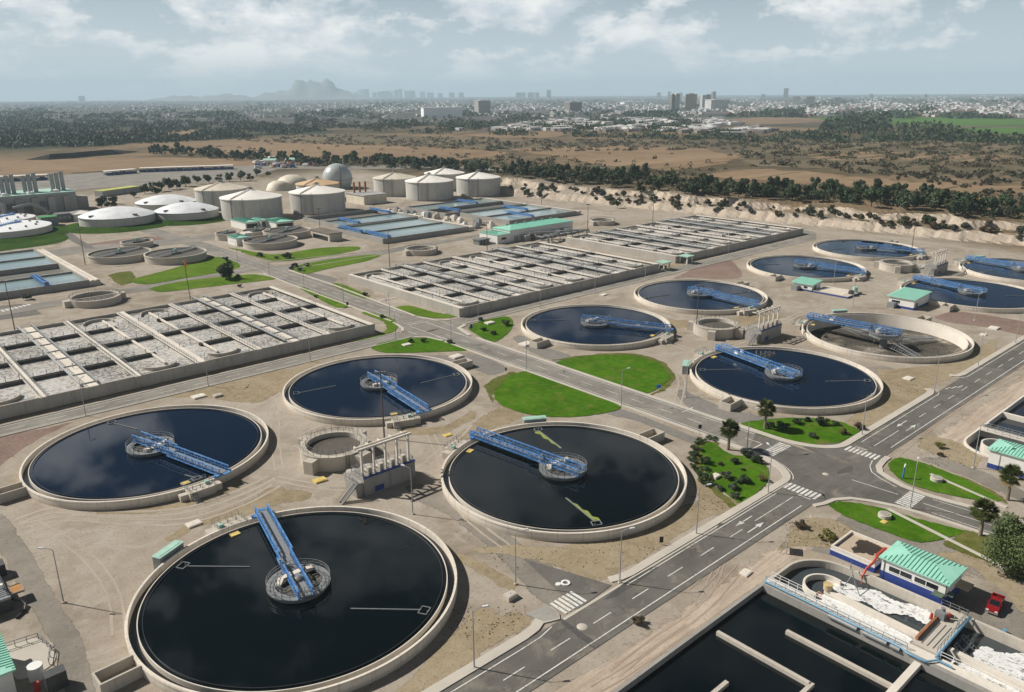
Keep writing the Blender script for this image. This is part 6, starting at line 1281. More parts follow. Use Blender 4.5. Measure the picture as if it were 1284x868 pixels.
# ------------------------------------------------------------------ vegetation builders
def blob_tree(seed, H, R, trunk=.25, leaves=900, ls=.35, flat=.8, m_leaf='leaf_dark', lobes=9, zc=None, name='tree'):
    """uneven crown of many leaf-sized faces gathered in clumps, on a forked trunk; returns (trunk MB, crown MB)"""
    r = random.Random(seed); tr = MB(); cr_ = MB(); zc = zc if zc is not None else H*.62
    L = []
    for k in range(lobes):
        a = r.uniform(0, 2*PI); q = R*math.sqrt(r.uniform(0, 1))*.72; z = zc+r.uniform(-.42, .42)*H*flat*.8
        sr = R*r.uniform(.30, .55)*(1-.35*abs(z-zc)/(H*.5)); L.append((q*math.cos(a), q*math.sin(a), z, sr))
    if trunk:
        fk = H*.22; tr.tube([(0, 0, -.1), (r.uniform(-.1, .1), r.uniform(-.1, .1), fk)], trunk, 7, trunk*.75)
        for x, y, z, s_ in L[:min(7, lobes)]: tr.tube([(0, 0, fk*.9), (x*.45, y*.45, (fk+z)*.5), (x, y, z)], trunk*.5, 5, trunk*.12)
    tot = sum(l[3]**2 for l in L)
    for x, y, z, s_ in L:
        for k in range(int(leaves*s_*s_/tot)):
            d = Vector((r.gauss(0, 1), r.gauss(0, 1), r.gauss(0, 1))); d = d.normalized()*(r.random()**.38)
            c = Vector((x, y, z))+Vector((d.x*s_, d.y*s_, d.z*s_*flat)); 
            if c.z < .12: c.z = .12
            n = (d+Vector((r.gauss(0, .5), r.gauss(0, .5), r.gauss(.35, .5)))).normalized(); u = n.orthogonal().normalized(); w = n.cross(u); a = r.uniform(0, PI); u, w = u*math.cos(a)+w*math.sin(a), w*math.cos(a)-u*math.sin(a)
            q = ls*r.uniform(.6, 1.35); cr_.add([c-u*q, c-w*q*.55+u*q*.1, c+u*q, c+w*q*.6], [(0, 1, 2, 3)])
    return tr, cr_
def tree_thing(name, label, cat, loc, seed, H, R, m_leaf, group=None, **k):
    t_ = thing(name, label, cat, loc, 0, group); tr, cr_ = blob_tree(seed, H, R, m_leaf=m_leaf, **k)
    if tr.v: tr.build('trunk', K('bark'), t_, smooth=True)
    cr_.build('crown', K(m_leaf), t_); return t_
# near trees and bushes
tree_thing('broadleaf_tree', 'big loose olive-green tree at the right picture edge beside a palm', 'tree', P(1270, 718), 3, 10.4, 5.3, 'leaf_tree', trunk=.35, leaves=22000, ls=.20, lobes=30, zc=4.9, flat=1.15)
tree_thing('broadleaf_tree', 'wide single tree standing on the lawn beside the windsock mast', 'tree', P(284, 350), 5, 6.5, 4.6, 'leaf_lawn', trunk=.3, leaves=2600, ls=.38, lobes=12)
def palm(px, py, H, label, seed):
    r = random.Random(seed); t_ = thing('palm_tree', label, 'palm tree', P(px, py), r.uniform(0, 6), 'palms around the main junction')
    MB().tube([(0, 0, 0), (0, 0, .3), (.04, .03, H*.35), (.02, 0, H*.62)], .42, 10, .26).build('trunk', K('palm_bark'), t_, smooth=True)
    f = MB(); dr = MB()
    for k in range(84):
        a = r.uniform(0, 2*PI); e = math.radians(r.uniform(-50, 78)); ln = H*.26*r.uniform(.85, 1.15); m = dr if e < math.radians(-38) else f
        p0 = Vector((.05, 0, H*.64)); d = Vector((math.cos(a)*math.cos(e), math.sin(a)*math.cos(e), math.sin(e))); tip = p0+d*ln*.62; s_ = d.cross(Vector((0, 0, 1))).normalized(); up_ = s_.cross(d)
        m.bar(p0, tip, .06)
        for q in range(13):                                         # fan leaf: narrow blades from the end of the stalk
            b2 = (q-6)/6*1.75; dd = (d*math.cos(b2)+s_*math.sin(b2)).normalized(); L_ = ln*.55*(1-.12*abs(q-6)/6); dd = (dd+Vector((0, 0, -.16*abs(q-6)/6-.06))).normalized(); w_ = up_*.02+s_*.085*math.cos(b2)-d*.085*math.sin(b2)
            m.add([tip-w_, tip+w_, tip+dd*L_*.6+w_*.9, tip+dd*L_+Vector((0, 0, -.12*L_)), tip+dd*L_*.6-w_*.9], [(0, 1, 2, 3, 4)])
    f.build('crown', K('leaf_palm'), t_); dr.build('dry_skirt', K('leaf_palm_dry'), t_); return t_
palm(959, 538, 8.4, 'palm on the lawn above the junction, behind the left one', 1); palm(913, 564, 8.2, 'palm on the palm lawn left of the junction', 2); palm(1263, 627, 8.4, 'palm in front of the hut at the right edge', 3); palm(1229, 672, 8.2, 'palm on the lower lawn beside the big olive tree', 4)
BP = [blob_tree(20+k, 1.5, 1.15, trunk=0, leaves=900, ls=.13, flat=.55, lobes=9, zc=.72) for k in range(3)]
bp = []
def bush(px, py, s_, label, mt='leaf_lawn', group='rounded bushes on the lawns'):
    k = len(bp) % 3; key = (k, mt)
    src = BC.get(key)
    if src is None:
        t_ = thing('bush', label, 'bush', P(px, py), 0, group); BP[k][1].build('foliage', K(mt), t_); BC[key] = t_
    else: t_ = dup(src, label, P(px, py), 0, group)
    t_.scale = (s_, s_, s_*.95); t_.rotation_euler.z = len(bp)*1.3; t_['group'] = group; bp.append(t_); return t_
BC = {}
for px, py, s_, lab, mt in ((936, 573, 1.25, 'dark bush on the kerb beside the palm lawn street lamp', 'leaf_dark'), (951, 580, 1.5, 'biggest dark bush on the palm lawn, at the kerb bend', 'leaf_dark'), (884, 582, 1.3, 'dark bush at the hedge of the palm lawn', 'leaf_dark'), (920, 581, 1.0, 'bush in the middle of the palm lawn', 'leaf_dark'), (903, 584, .7, 'thin brownish bush at the upper left of the palm lawn', 'leaf_brown'), (910, 600, 1.25, 'grey-green bush next to the small concrete box', 'leaf_grey'), (934, 605, 1.3, 'dark bush in the lower middle of the palm lawn', 'leaf_dark'), (919, 613, 1.15, 'grey bush in the lower left of the palm lawn', 'leaf_grey'), (923, 625, 1.0, 'bush nearest the kerb at the bottom of the palm lawn', 'leaf_grey'), (956, 603, 1.1, 'pale leafy bush at the right side of the palm lawn', 'leaf_yellow'), (904, 615, .9, 'sparse bush beside the white edging of the palm lawn', 'leaf_grey'), (925, 606, .8, 'small bush between two dark bushes on the palm lawn', 'leaf_mid'), (931, 590, .5, 'tiny bush in the centre of the palm lawn', 'leaf_mid'),
        (964, 536, 1.2, 'bush beside the palm above the junction', 'leaf_grey'), (981, 539, 1.6, 'large dark bush on the lawn above the junction', 'leaf_dark'), (1000, 532, 1.2, 'low dark bush in the middle of the upper junction lawn', 'leaf_dark'), (1012, 528, 1.0, 'low bush near the tank on the upper junction lawn', 'leaf_grey'), (1030, 533, 1.6, 'broad dark bush right on the upper junction lawn', 'leaf_dark'), (1018, 549, 1.0, 'small bush at the kerb of the upper junction lawn', 'leaf_grey'), (1058, 545, 1.3, 'leafy pale bush at the right end of the upper junction lawn', 'leaf_yellow'), (1076, 538, 1.3, 'dark bush at the corner lamp of the upper junction lawn', 'leaf_brown'), (1048, 533, .9, 'small bush between two others on the upper junction lawn', 'leaf_mid'),
        (1035, 676, 1.6, 'dry yellowish bush on the bare patch by the sunken tank', 'leaf_yellow'), (1005, 662, 1.1, 'bare brown bush on the patch beside the main road', 'leaf_brown'), (1178, 562, 1.1, 'dry green bush on the bare patch at the right', 'leaf_yellow'), (1180, 572, .8, 'small dry bush under the one on the right bare patch', 'leaf_brown'),
        (800, 783, 1.0, 'dead twiggy shrub at the edge of the main road', 'leaf_brown'), (606, 415, 1.1, 'bush on the small crossroads lawn', 'leaf_dark'), (618, 420, 1.2, 'bush at the lower side of the small crossroads lawn', 'leaf_dark'), (634, 408, 1.6, 'bush at the right end of the small crossroads lawn', 'leaf_mid'), (603, 402, 1.0, 'bush by the kerb of the small crossroads lawn', 'leaf_dark'), (515, 429, 1.1, 'left dark bush on the triangular lawn', 'leaf_dark'), (531, 429, 1.0, 'middle dark bush on the triangular lawn', 'leaf_dark'), (564, 431, 1.1, 'right dark bush on the triangular lawn', 'leaf_dark'), (480, 399, 1.2, 'bush on the curved lawn beside the left basin corner', 'leaf_mid'), (457, 371, 1.2, 'bush at the end of the lawn strip opposite the left basin', 'leaf_dark'), (396, 373, .9, 'bush on the lawn strip behind the left basin', 'leaf_dark'),
        (325, 322, 2.0, 'round bush left on the lawn below the thickener', 'leaf_dark'), (361, 324, 2.4, 'dark wide bush right on the lawn below the thickener', 'leaf_dark'), (347, 325, 1.2, 'small bush between the two below the thickener', 'leaf_mid'), (371, 335, 1.8, 'bush pair at the side road corner', 'leaf_dark'), (377, 340, 1.4, 'lower bush at the side road corner', 'leaf_grey'), (384, 334, 1.4, 'flat bush right at the side road corner', 'leaf_dark'), (365, 338, 1.2, 'leftmost bush at the side road corner', 'leaf_dark'), (283, 327, 1.6, 'upper bush beside the single lawn tree', 'leaf_dark'), (288, 332, 1.6, 'lower bush beside the single lawn tree', 'leaf_dark'), (298, 349, 1.6, 'bush right under the single lawn tree', 'leaf_mid'), (301, 360, 1.0, 'small bush behind the left basin', 'leaf_grey'), (34, 376, 2.0, 'bush at the wall of the left rectangular tank', 'leaf_grey')):
    bush(px, py, s_, lab, mt)
# hedge round the palm lawn: many shrubs grown together
hd = MB()
for k, (px, py) in enumerate([(874, 556), (880, 553), (887, 551), (895, 552), (871, 564), (868, 572), (873, 571), (870, 580), (877, 566), (869, 588), (876, 594), (882, 598), (888, 603), (880, 604), (888, 610), (893, 608), (884, 590), (866, 577), (891, 598)]):
    c = P(px, py); b2 = blob_tree(300+k, 1.3, 1.2, trunk=0, leaves=420, ls=.14, flat=.5, lobes=6, zc=.6)[1]; hd.add([(x+c.x, y+c.y, z) for x, y, z in b2.v], b2.f)
tag(hd.build('hedge', K('leaf_mid')), 'ragged dark hedge along the left side of the palm lawn', 'hedge')
lw = MB(); rw = random.Random(11)
for k in range(900):
    px, py = rw.choice([(rw.uniform(985, 1062), rw.uniform(652, 686)), (rw.uniform(1150, 1225), rw.uniform(556, 586)), (rw.uniform(600, 850), rw.uniform(680, 716)), (rw.uniform(560, 660), rw.uniform(760, 800)), (rw.uniform(240, 350), rw.uniform(476, 500)), (rw.uniform(1080, 1160), rw.uniform(480, 505)), (rw.uniform(860, 930), rw.uniform(620, 640))])
    c = P(px, py)
    if c.y < 75.5 and c.y > 65: continue
    s_ = rw.uniform(.06, .17)
    for q in range(4):
        a = rw.uniform(0, 6.28); lw.add([(c.x-s_*math.cos(a), c.y-s_*math.sin(a), .03), (c.x+s_*math.cos(a), c.y+s_*math.sin(a), .03), (c.x+rw.uniform(-.1, .1), c.y+rw.uniform(-.1, .1), s_*.9)], [(0, 1, 2)])
tag(lw.build('weeds', K('leaf_brown')), 'sparse dry weeds on the bare ground', kind='stuff')
# ------------------------------------------------------------------ fields beyond the works (sheets just above the terrain)
def zat(px, py, z0=9.0):
    """first point of the terrain along a sight line"""
    a = P(px, py, 12.5); b2 = P(px, py, -.01); n = 60; prev = a
    for k in range(n+1):
        q = a.lerp(b2, k/n); h = zt(q.x, q.y)
        if q.z <= h: q = (prev+q)/2; return Vector((q.x, q.y, zt(q.x, q.y)))
        prev = q
    return Vector((b2.x, b2.y, zt(b2.x, b2.y)))
from mathutils.geometry import delaunay_2d_cdt
FZ = [.05]
def field(name, pts, m, lift=0, jit=3):
    """a sheet laid over the terrain, following its height"""
    FZ[0] += .03; pp = [zat(*q) for q in pts]; base = smooth_poly([(p_.x, p_.y) for p_ in pp], 8, jit, rnd); k = len(base)
    xs = [q[0] for q in base]; ys = [q[1] for q in base]; st = max(14, min(60, (max(xs)-min(xs))/40)); inner = []
    i = min(xs)
    while i < max(xs):
        j = min(ys)
        while j < max(ys): inner.append((i+.37, j+.21)); j += st
        i += st
    ed = [(i, (i+1) % k) for i in range(k)]
    vs, es, fs, ov, _, _ = delaunay_2d_cdt([Vector(q) for q in base]+[Vector(q) for q in inner], ed, [], 1, 1e-4)
    mb = MB(); mb.v = [(q.x, q.y, zt(q.x, q.y)+FZ[0]) for q in vs]; mb.f = [list(f) for f in fs]; mb.m = [0]*len(fs)
    o = struct(name, mb, K(m)); at = o.data.attributes.new('soft', 'FLOAT', 'POINT'); at.data.foreach_set('value', [1.0 if any(q < k for q in org) else 0.0 for org in ov]); return o
field('dry_field', [(-60, 222), (-60, 205), (60, 200), (190, 197), (320, 200), (330, 207), (200, 211), (120, 215), (20, 224)], 'tan_field', .03)
field('dry_field', [(225, 190), (330, 180), (430, 181), (560, 186), (640, 192), (560, 202), (430, 201), (300, 194)], 'tan_field', .03)
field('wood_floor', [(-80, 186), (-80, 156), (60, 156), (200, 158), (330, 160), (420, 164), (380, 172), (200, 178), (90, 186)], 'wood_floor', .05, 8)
field('scrubland', [(300, 172), (420, 168), (560, 172), (760, 176), (1000, 176), (1350, 182), (1350, 192), (1000, 187), (800, 185), (640, 190), (560, 184), (420, 179)], 'scrub_soil', .06, 6)
field('dry_field', [(640, 187), (760, 183), (880, 186), (930, 195), (900, 208), (820, 214), (740, 206), (690, 196)], 'tan_field', .05)
field('scrubland', [(920, 186), (1100, 184), (1350, 190), (1350, 226), (1260, 228), (1150, 222), (1040, 212), (930, 204)], 'scrub_soil', .04, 4)
field('dry_field', [(1010, 193), (1090, 190), (1200, 193), (1300, 198), (1300, 205), (1200, 203), (1100, 201), (1040, 202)], 'tan_field', .07)
field('dry_field', [(880, 218), (960, 212), (1080, 222), (1300, 236), (1300, 247), (1180, 243), (1040, 234), (930, 226)], 'tan_field', .05)
field('yellow_field', [(1168, 251), (1200, 248), (1245, 251), (1240, 256), (1195, 257)], 'yellow_field', .25, .6)
field('green_field', [(1200, 161), (1350, 160), (1350, 168), (1210, 167)], 'green_field', .3, 2)
field('green_field', [(990, 149), (1100, 146), (1280, 150), (1340, 156), (1180, 158), (1050, 153)], 'green_field', .2, 4)
field('dry_field', [(890, 151), (960, 147), (1010, 148), (1040, 152), (980, 156), (910, 157)], 'brown_field', .3, 3)
field('dry_field', [(580, 169), (650, 166), (710, 168), (690, 173), (620, 173)], 'tan_field', .25, 3)
field('dry_field', [(130, 165), (240, 163), (290, 166), (240, 169), (150, 168)], 'tan_field', .3, 3)
# dark cut bank on the left plain
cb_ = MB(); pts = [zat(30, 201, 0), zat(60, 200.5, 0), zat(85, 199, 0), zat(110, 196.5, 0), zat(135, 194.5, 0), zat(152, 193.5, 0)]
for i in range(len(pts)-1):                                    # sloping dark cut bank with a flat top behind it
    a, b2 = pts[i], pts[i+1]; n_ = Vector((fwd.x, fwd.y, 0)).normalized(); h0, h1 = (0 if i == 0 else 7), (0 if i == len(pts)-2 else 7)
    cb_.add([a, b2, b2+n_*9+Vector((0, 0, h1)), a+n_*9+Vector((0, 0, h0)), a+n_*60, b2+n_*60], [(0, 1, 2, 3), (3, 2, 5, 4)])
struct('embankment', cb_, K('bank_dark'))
def blob(m, p_, R, H, seed_):                                  # a small uneven clump of a few dozen faces
    for q in range(seed_):
        a = rv.uniform(0, 6.28); d = math.sqrt(rv.random())*R; z = rv.uniform(.15, 1)*H*math.sqrt(max(0.05, 1-(d/R)**2)); c = Vector((p_.x+d*math.cos(a), p_.y+d*math.sin(a), p_.z+z)); n = Vector((rv.gauss(0, 1), rv.gauss(0, 1), rv.gauss(.5, .8))).normalized(); u = n.orthogonal().normalized(); w = n.cross(u); s_ = R*rv.uniform(.9, 1.7)/math.sqrt(seed_); m.add([c-u*s_, c-w*s_*.7, c+u*s_, c+w*s_*.7], [(0, 1, 2, 3)])
# ------------------------------------------------------------------ tree belt on the bank, shrubs on the dry land
rv = random.Random(21)
def protos(kind, n, mt, H, R, leaves, ls, **k): return [tree_thing(kind, 'x', 'tree', (0, 0, -500), 60+len(kind)*7+j, H*rv.uniform(.9, 1.1), R*rv.uniform(.9, 1.1), mt, None, leaves=leaves, ls=ls, **k) for j in range(n)]
belt = protos('belt_tree', 3, 'leaf_dark', 9, 4.2, 1000, .58, lobes=9, flat=1.0)+protos('belt_tree', 2, 'leaf_mid', 8, 4.4, 1000, .58, lobes=10, flat=.85)+protos('belt_tree', 2, 'leaf_olive', 7, 3.9, 850, .58, lobes=8)
shr = protos('dry_shrub', 2, 'leaf_brown', 3.4, 2.2, 420, .45, lobes=6, zc=1.7, flat=.7, trunk=.12)+protos('dry_shrub', 2, 'leaf_olive', 3.6, 2.3, 420, .45, lobes=6, zc=1.8, flat=.7, trunk=.12)+protos('dry_shrub', 1, 'leaf_grey', 3.2, 2.4, 420, .45, lobes=6, zc=1.6, flat=.7, trunk=.12)
def plant(src, p_, s_, label, cat, group):
    o = dup(rv.choice(src), label, p_, rv.uniform(0, 6.28), group, (s_*rv.uniform(.9, 1.15), s_*rv.uniform(.9, 1.15), s_)); o['category'] = cat; return o
def cross(path, t):
    k = t*(len(path)-1); i = min(len(path)-2, int(k)); f = k-i; return path[i][0]+(path[i+1][0]-path[i][0])*f, path[i][1]+(path[i+1][1]-path[i][1])*f
nb = 0
BELT = [(540, 211), (640, 219), (700, 224), (760, 230), (820, 236), (880, 241), (940, 245), (1000, 249), (1080, 254), (1160, 260), (1220, 268), (1330, 279)]
for k in range(188):
    x, y = cross(BELT, (k+rv.random())/188); y += rv.triangular(-13, 7, 0)*(1.0 if x > 620 else .5); p_ = zat(x, y)
    plant(belt, p_, rv.uniform(.75, 1.45), 'dark bushy tree in the belt along the top of the pale embankment', 'tree', 'trees along the top of the embankment')
BELT2 = [(185, 190), (240, 194), (300, 199), (360, 203), (420, 206), (480, 208), (530, 210), (600, 214)]
for k in range(84):
    x, y = cross(BELT2, (k+rv.random())/84); y += rv.uniform(-4, 3.5); p_ = P(x, y)
    plant(belt, p_, rv.uniform(1.0, 1.7), 'dark tree in the row behind the digesters and the yard', 'tree', 'trees in the row behind the works')
for x, y, s_ in ((128, 261, .9), (140, 262, 1.1), (182, 243, .9), (192, 241, 1.1), (203, 240, 1.0), (212, 238, 1.1), (222, 237, .9), (233, 234, 1.1), (247, 231, .9), (262, 230, 1.0), (275, 228, .9), (288, 228, 1.0), (302, 227, 1.1), (314, 227, .9), (322, 221, 1.2), (335, 222, .9), (145, 256, .8), (197, 246, .9), (168, 248, .6)):
    plant(belt, P(x, y), s_*1.15, 'dark tree in the row between the domed tanks and the asphalt yard', 'tree', 'trees between the domed tanks and the yard')
for x, y, s_, lab in ((661, 246, .8, 'dark round tree at the foot of the bank, left of a pair'), (677, 248, .85, 'dark round tree at the foot of the bank, right of a pair'), (774, 261, .75, 'lone round tree on the yard before the bank behind the far basin'), (798, 258, .55, 'small low tree beside the lone round tree on the yard'), (656, 240, .5, 'small tree peeping over a pair at the foot of the bank'), (1165, 283, .8, 'yellowish bush tree on the face of the right bank')):
    plant(belt, zat(x, y, 0), s_, lab, 'tree', 'single trees at the foot of the bank')
m = MB(); m2 = MB()
for k in range(330):
    if k % 3: x, y = cross(BELT, rv.random()); y += rv.triangular(-15, 6, -5); blob(m if k % 2 else m2, zat(x, y), rv.uniform(2.6, 4.6), rv.uniform(3.5, 7), 46)
    else: x, y = cross(BELT2, rv.random()); y += rv.uniform(-4, 3); blob(m, P(x, y), rv.uniform(3, 5), rv.uniform(4, 8), 46)
for q, mt in ((m, 'leaf_dark'), (m2, 'leaf_olive')): tag(q.build('undergrowth', K(mt)), 'undergrowth between the belt trees', kind='stuff')
def on_bank(k): return cross([(640, 238), (760, 250), (880, 262), (1000, 272), (1130, 284), (1300, 299)], k)
for k in range(95):
    x, y = on_bank(rv.random()); y += rv.uniform(-9, 2); plant(shr, zat(x, y), rv.uniform(.6, 1.8), 'small dry shrub growing on the face of the pale embankment', 'shrub', 'dry shrubs on the embankment')
cells = []
def scatter(poly, n):
    xs = [q[0] for q in poly]; ys = [q[1] for q in poly]; out = []
    while len(out) < n:
        x = rv.uniform(min(xs), max(xs)); y = rv.uniform(min(ys), max(ys)); ins = False
        for i in range(len(poly)):
            (x1, y1), (x2, y2) = poly[i-1], poly[i]
            if (y1 > y) != (y2 > y) and x < (x2-x1)*(y-y1)/(y2-y1)+x1: ins = not ins
        if ins: out.append((x, y))
    return out
def clumpy(poly, n, f=.045, th=.0):
    o = []
    while len(o) < n:
        for x, y in scatter(poly, 60):
            s_ = math.sin(x*f*2.3+1.7*math.sin(y*f*9))+math.sin(y*f*11+1.3*math.sin(x*f*1.7))+rv.uniform(-.7, .7)
            if s_ > th and len(o) < n: o.append((x, y))
    return o
cand = clumpy([(600, 212), (640, 190), (700, 196), (760, 206), (830, 214), (900, 222), (880, 240), (760, 228), (660, 222)], 150, th=-.6)
cand += clumpy([(920, 190), (1110, 186), (1340, 192), (1340, 230), (1180, 228), (1060, 216), (950, 206)], 800, th=.0)
cand += clumpy([(1120, 215), (1330, 222), (1330, 262), (1230, 254), (1130, 238)], 110, th=.2)
cand += clumpy([(300, 168), (560, 172), (900, 178), (1340, 180), (1340, 190), (900, 188), (640, 191), (560, 186), (300, 178)], 1500, th=-.6)
cand += [(rv.uniform(700, 960), rv.uniform(184, 215)) for _ in range(26)]+[(rv.uniform(230, 640), rv.uniform(180, 200)) for _ in range(40)]
cand += clumpy([(560, 192), (700, 200), (690, 218), (600, 208)], 90, th=-.8)
cand = sorted(cand, key=lambda q: -q[1])
for x, y in cand[:200]: plant(shr, zat(x, y), rv.uniform(.7, 1.5), 'brownish dry shrub on the scrub land beyond the tree belt', 'shrub', 'dry shrubs on the scrub land')
for nm, mt, part_ in (('scrub', 'leaf_brown', 0), ('scrub', 'leaf_olive', 1)):
    m = MB()
    for i, (x, y) in enumerate(cand[200:]):
        if i % 2 == part_: blob(m, zat(x, y), rv.uniform(2, 4.2), rv.uniform(2, 4.5), 14)
    tag(m.build(nm, K(mt)), 'low scrub covering the dry land towards the town', kind='stuff')
# ------------------------------------------------------------------ far woods and the town
def wood(poly, n, R, H, mt, th=-.5, f=.03):
    m = MB()
    for x, y in clumpy(poly, n, f, th): p_ = P(x, y); k = rv.uniform(.7, 1.5); blob(m, p_, R*k, H*k, 16)
    return tag(m.build('wood', K(mt)), 'dark far-off woodland on the plain', kind='stuff')
wood([(-60, 188), (-60, 150), (90, 150), (200, 154), (330, 156), (430, 164), (300, 174), (120, 184)], 2600, 6, 9, 'leaf_dark', -1.0)
wood([(400, 160), (500, 156), (640, 158), (780, 162), (900, 166), (1100, 168), (1340, 176), (1340, 182), (1000, 180), (700, 172), (500, 168)], 1000, 5.5, 8, 'leaf_mid', -.2)
wood([(-60, 152), (300, 148), (640, 144), (900, 148), (880, 166), (640, 160), (400, 162), (100, 154)], 900, 7, 10, 'leaf_dark', 0)
wood([(1028, 168), (1040, 156), (1060, 150), (1085, 148), (1110, 152), (1118, 168), (1080, 170)], 170, 9, 24, 'leaf_dark', -3)
wood([(1115, 168), (1150, 160), (1190, 162), (1200, 172), (1240, 176), (1300, 178), (1300, 186), (1180, 178)], 170, 8, 15, 'leaf_mid', -3)
wood([(-60, 150), (-60, 127), (640, 126), (1340, 124), (1340, 150), (640, 146)], 2000, 13, 11, 'leaf_dark', .3, .02)
TW = []
def town(poly, n, mt, smin, smax, h0, h1, th, f=.035):
    m = MB()
    for x, y in clumpy(poly, n, f, th):
        p_ = P(x, y); w, d, h = rv.uniform(smin, smax), rv.uniform(smin, smax)*.8, rv.uniform(h0, h1); m.box(p_.x-w/2, p_.y-d/2, 0, p_.x+w/2, p_.y+d/2, h, rv.choice([0, .3, .8, 1.2]))
    tag(m.build('town', K(mt)), 'low houses of the distant town', kind='stuff')
town([(-60, 147), (-60, 123), (640, 122), (1340, 119.8), (1340, 148), (900, 146), (640, 148)], 2600, 'city_a', 10, 26, 4, 9, -.2)
town([(-60, 140), (-60, 123), (640, 122), (1340, 120), (1340, 146), (640, 142)], 3600, 'city_b', 10, 30, 5, 11, -.5)
town([(900, 146), (1340, 148), (1340, 126), (900, 126)], 1300, 'city_roof', 9, 16, 4, 7, -.6)
town([(560, 164), (700, 150), (900, 150), (960, 166), (760, 164)], 260, 'city_b', 12, 40, 4, 8, -.2); town([(560, 164), (700, 150), (900, 150), (990, 168), (760, 166)], 220, 'city_c', 10, 30, 4, 7, -.2)
# named buildings in the town
def tower(x0, x1, yt, yb, label, mt='city_a', depth=.7, roof=True, dist=None, name='apartment_tower', cat='building', floors=None):
    d_ = P((x0+x1)/2, yb); D = d_.length; w = (x1-x0)/FPX*D; c = Vector((d_.x, d_.y, 0)); k = (d_-Vector((0, 0, HC))).dot(fwd)
    h = (yb-yt)/FPX*k*1.0/math.cos(PITCH)*.97; t_ = thing(name, label, cat, c, rq+rv.choice([.25, -.35, .5]))
    MB().box(-w/2, -w*depth/2, 0, w/2, w*depth/2, h).build('wall', K('facade_'+mt) if name == 'apartment_tower' else K(mt), t_)
    MB().box(-w*.52, -w*depth*.52, h, w*.52, w*depth*.52, h+min(1.2, h*.03)).build('roof', K('pale_roof'), t_)
    if roof: MB().box(-w*.22, -w*.15, h+min(1.2, h*.03), w*.22, w*.15, h+h*.06).build('roof_house', K(mt), t_)
for a in ((840, 845.5, 120, 139, 'leftmost of the tall apartment towers at the middle right, darker half of a pair', 'city_c'), (845.8, 851, 119.5, 139, 'tall apartment tower beside the leftmost dark one', 'city_a'), (860, 872, 119.5, 138, 'broad brownish apartment tower in the middle of the group', 'city_roof'), (878, 884, 121, 137, 'pale apartment tower right of the brownish one', 'city_b'), (884.5, 890, 120, 136, 'grey apartment tower behind the long white block', 'city_c'), (892, 896.5, 116, 127, 'slim tower behind the long white block', 'city_c'), (887, 909, 126, 138.6, 'long white apartment block at the foot of the towers', 'city_b'),
          (710, 727, 129, 141, 'dark block with a white edge left of the towers', 'city_c'), (597, 613, 127.6, 143.7, 'grey brown block right of the big white hall', 'city_a'), (994, 1002, 122, 134, 'left of three pale blocks at the right of the town', 'city_b'), (1011, 1020, 122, 134, 'middle of three pale blocks at the right of the town', 'city_a'), (1046, 1053, 123, 133, 'right of three pale blocks at the right of the town', 'city_a'), (100, 106, 121, 127, 'grey block in the haze above the left woods', 'city_c')): tower(*a)
tower(530.7, 577, 135.5, 147, 'big white windowless hall beyond the brown plain', 'dome_white', .5, False, name='warehouse', floors=3)
tower(905, 932, 166, 172, 'long pale green shed at the edge of the scrub land', 'metal_grey', .3, False, name='warehouse', floors=3); tower(755, 768, 153, 160, 'bright pale shed with a yellow front among the far trees', 'city_b', .5, False, name='warehouse', floors=3); tower(780, 806, 128, 131, 'long flat white roofed hall in the far town', 'dome_white', .5, False, name='warehouse', floors=3)
for k, (x, h, w) in enumerate([(434, 7, 4), (447, 7, 5), (454, 9.5, 6), (460, 10, 6), (470, 6, 5), (477, 7, 6), (484, 8, 8), (490, 7, 5), (497, 9, 5), (502, 10, 5), (512, 8, 9), (518, 8, 5), (530, 7, 5), (540, 6, 7), (552, 5, 5), (566, 6, 6), (578, 6, 6), (650, 6, 6), (656, 6, 5), (665, 6, 8), (673, 6, 5), (688, 9, 5), (826, 6, 4), (839, 7, 3), (853, 6, 4), (985, 11, 5), (957, 4, 4), (1160, 4, 3), (1092, 4, 4)]):
    tower(x-w/2, x+w/2, 122.6-h*1.0, 123.0, 'pale tower in the hazy city skyline on the horizon', rv.choice(['city_c', 'city_a']), .6, False, floors=3); bpy.data.objects[-1] if False else None
for o in list(COL.objects):
    if o.get('label', '').startswith('pale tower in the hazy'): o['group'] = 'towers of the hazy skyline'
# ------------------------------------------------------------------ the yard behind: shelter row, parked trucks, sheds
def row(px0, px1, py0, py1, label, h=4.2):
    a, b = P(px0, py0), P(px1, py1); L = (b-a).length; t_ = thing('long_shelter', label, 'shelter', a, math.atan2((b-a).y, (b-a).x)); MB().box(0, 0, h, L, 9, h+.5).build('roof', K('pale_roof'), t_); n = int(L/7)
    for k in range(n+1): MB().box(L*k/n-.2, .3, 0, L*k/n+.2, .7, h).box(L*k/n-.15, .7, h-.4, L*k/n+.15, 8.3, h).box(L*k/n-.2, 8.3, 0, L*k/n+.2, 8.7, h).build('post', K('galv'), t_)
    MB().box(0, 1, 0, L, 1.4, 2.6).build('panel', K('hull_blue'), t_)
    for k in range(n): MB().box(L*k/n+1, 2.5, 0, L*k/n+5.5, 7.5, 2.4+(k % 3)*.4).build('stored_container', K('dark_steel'), t_)
row(175, 293, 216.5, 212.5, 'long blue-panelled shelter with a pale roof on the asphalt yard'); row(134, 172, 220.5, 217.5, 'short blue-panelled shelter left of the long one on the yard'); row(-10, 60, 229, 226, 'blue-panelled shelter behind the engine hall stacks', 5)
tk = []
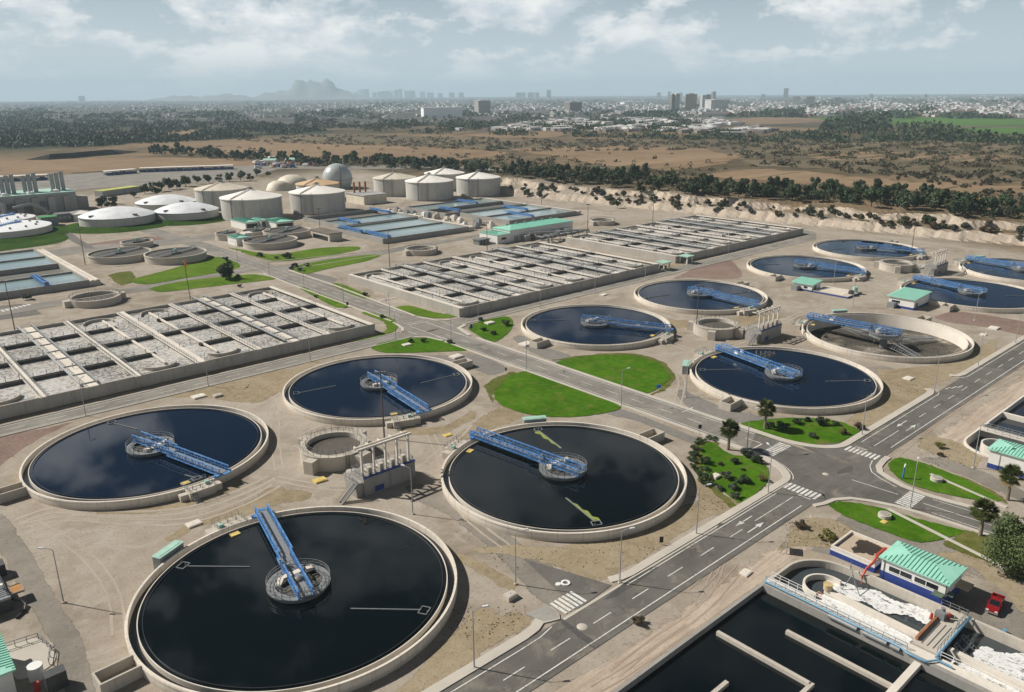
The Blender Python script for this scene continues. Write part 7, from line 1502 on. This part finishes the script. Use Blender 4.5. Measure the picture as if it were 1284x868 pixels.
def truck(cm, lab):
    t_ = thing('parked_truck', lab, 'truck', (0, 0, -500), 0, 'trucks parked at the far end of the yard'); MB().box(-4, -1.25, 1.0, 2, 1.25, 3.6).build('cargo_box', K(cm), t_); m = MB(); m.add([(2.2, -1.2, .6), (4.0, -1.2, .6), (3.9, -1.2, 1.8), (3.4, -1.2, 3.0), (2.2, -1.2, 3.0), (2.2, 1.2, .6), (4.0, 1.2, .6), (3.9, 1.2, 1.8), (3.4, 1.2, 3.0), (2.2, 1.2, 3.0)], [(0, 1, 2, 3, 4), (9, 8, 7, 6, 5), (0, 5, 6, 1), (1, 6, 7, 2), (2, 7, 8, 3), (3, 8, 9, 4), (4, 9, 5, 0)]); m.build('cab', K('white_paint'), t_)
    for x in (-2.8, 3.0):
        for s_ in (-1, 1): MB().tube([(x, s_*1.0, .5), (x, s_*1.25, .5)], .5, 10).build('wheel', K('tyre'), t_)
    return t_
tkp = [truck('city_b', 'pale boxy truck parked among others at the far end of the yard'), truck('city_roof', 'reddish boxy truck parked among others at the far end of the yard'), truck('hull_blue', 'dark blue boxy truck parked among others at the far end of the yard')]
for k in range(44):
    x, y = rv.uniform(318, 400), rv.uniform(203.5, 212); 
    if y > 209 and x > 372: continue
    q = rv.choice(tkp); dup(q, q['label'], P(x, y), rv.choice([0, .4, PI/2, 1.9]), q['group'])
for a in ((330, 345, 206, 'mint_dull', 'small mint-roofed shed at the far end of the yard'), (358, 371, 205, 'mint_dull', 'blue-green shed among the parked trucks'), (336, 343, 203, 'city_b', 'white shed at the tree row behind the yard')):
    p0, p1 = P(a[0], a[2]), P(a[1], a[2]); L = (p1-p0).length; t_ = thing('shed', a[4], 'shed', p0, rq); MB().box(0, 0, 0, L, 10, 4.5).build('wall', K('wall_white'), t_); m = MB(); m.add([(-.5, -.5, 4.5), (L+.5, -.5, 4.5), (L+.5, 10.5, 4.5), (-.5, 10.5, 4.5), (-.5, 5, 6.5), (L+.5, 5, 6.5)], [(0, 1, 5, 4), (2, 3, 4, 5), (1, 2, 5), (3, 0, 4), (3, 2, 1, 0)]); m.build('roof', K(a[3]), t_)
for src in belt+shr+tkp:                                        # the patterns themselves are not part of the place
    for ch in list(src.children): bpy.data.objects.remove(ch)
    bpy.data.objects.remove(src)
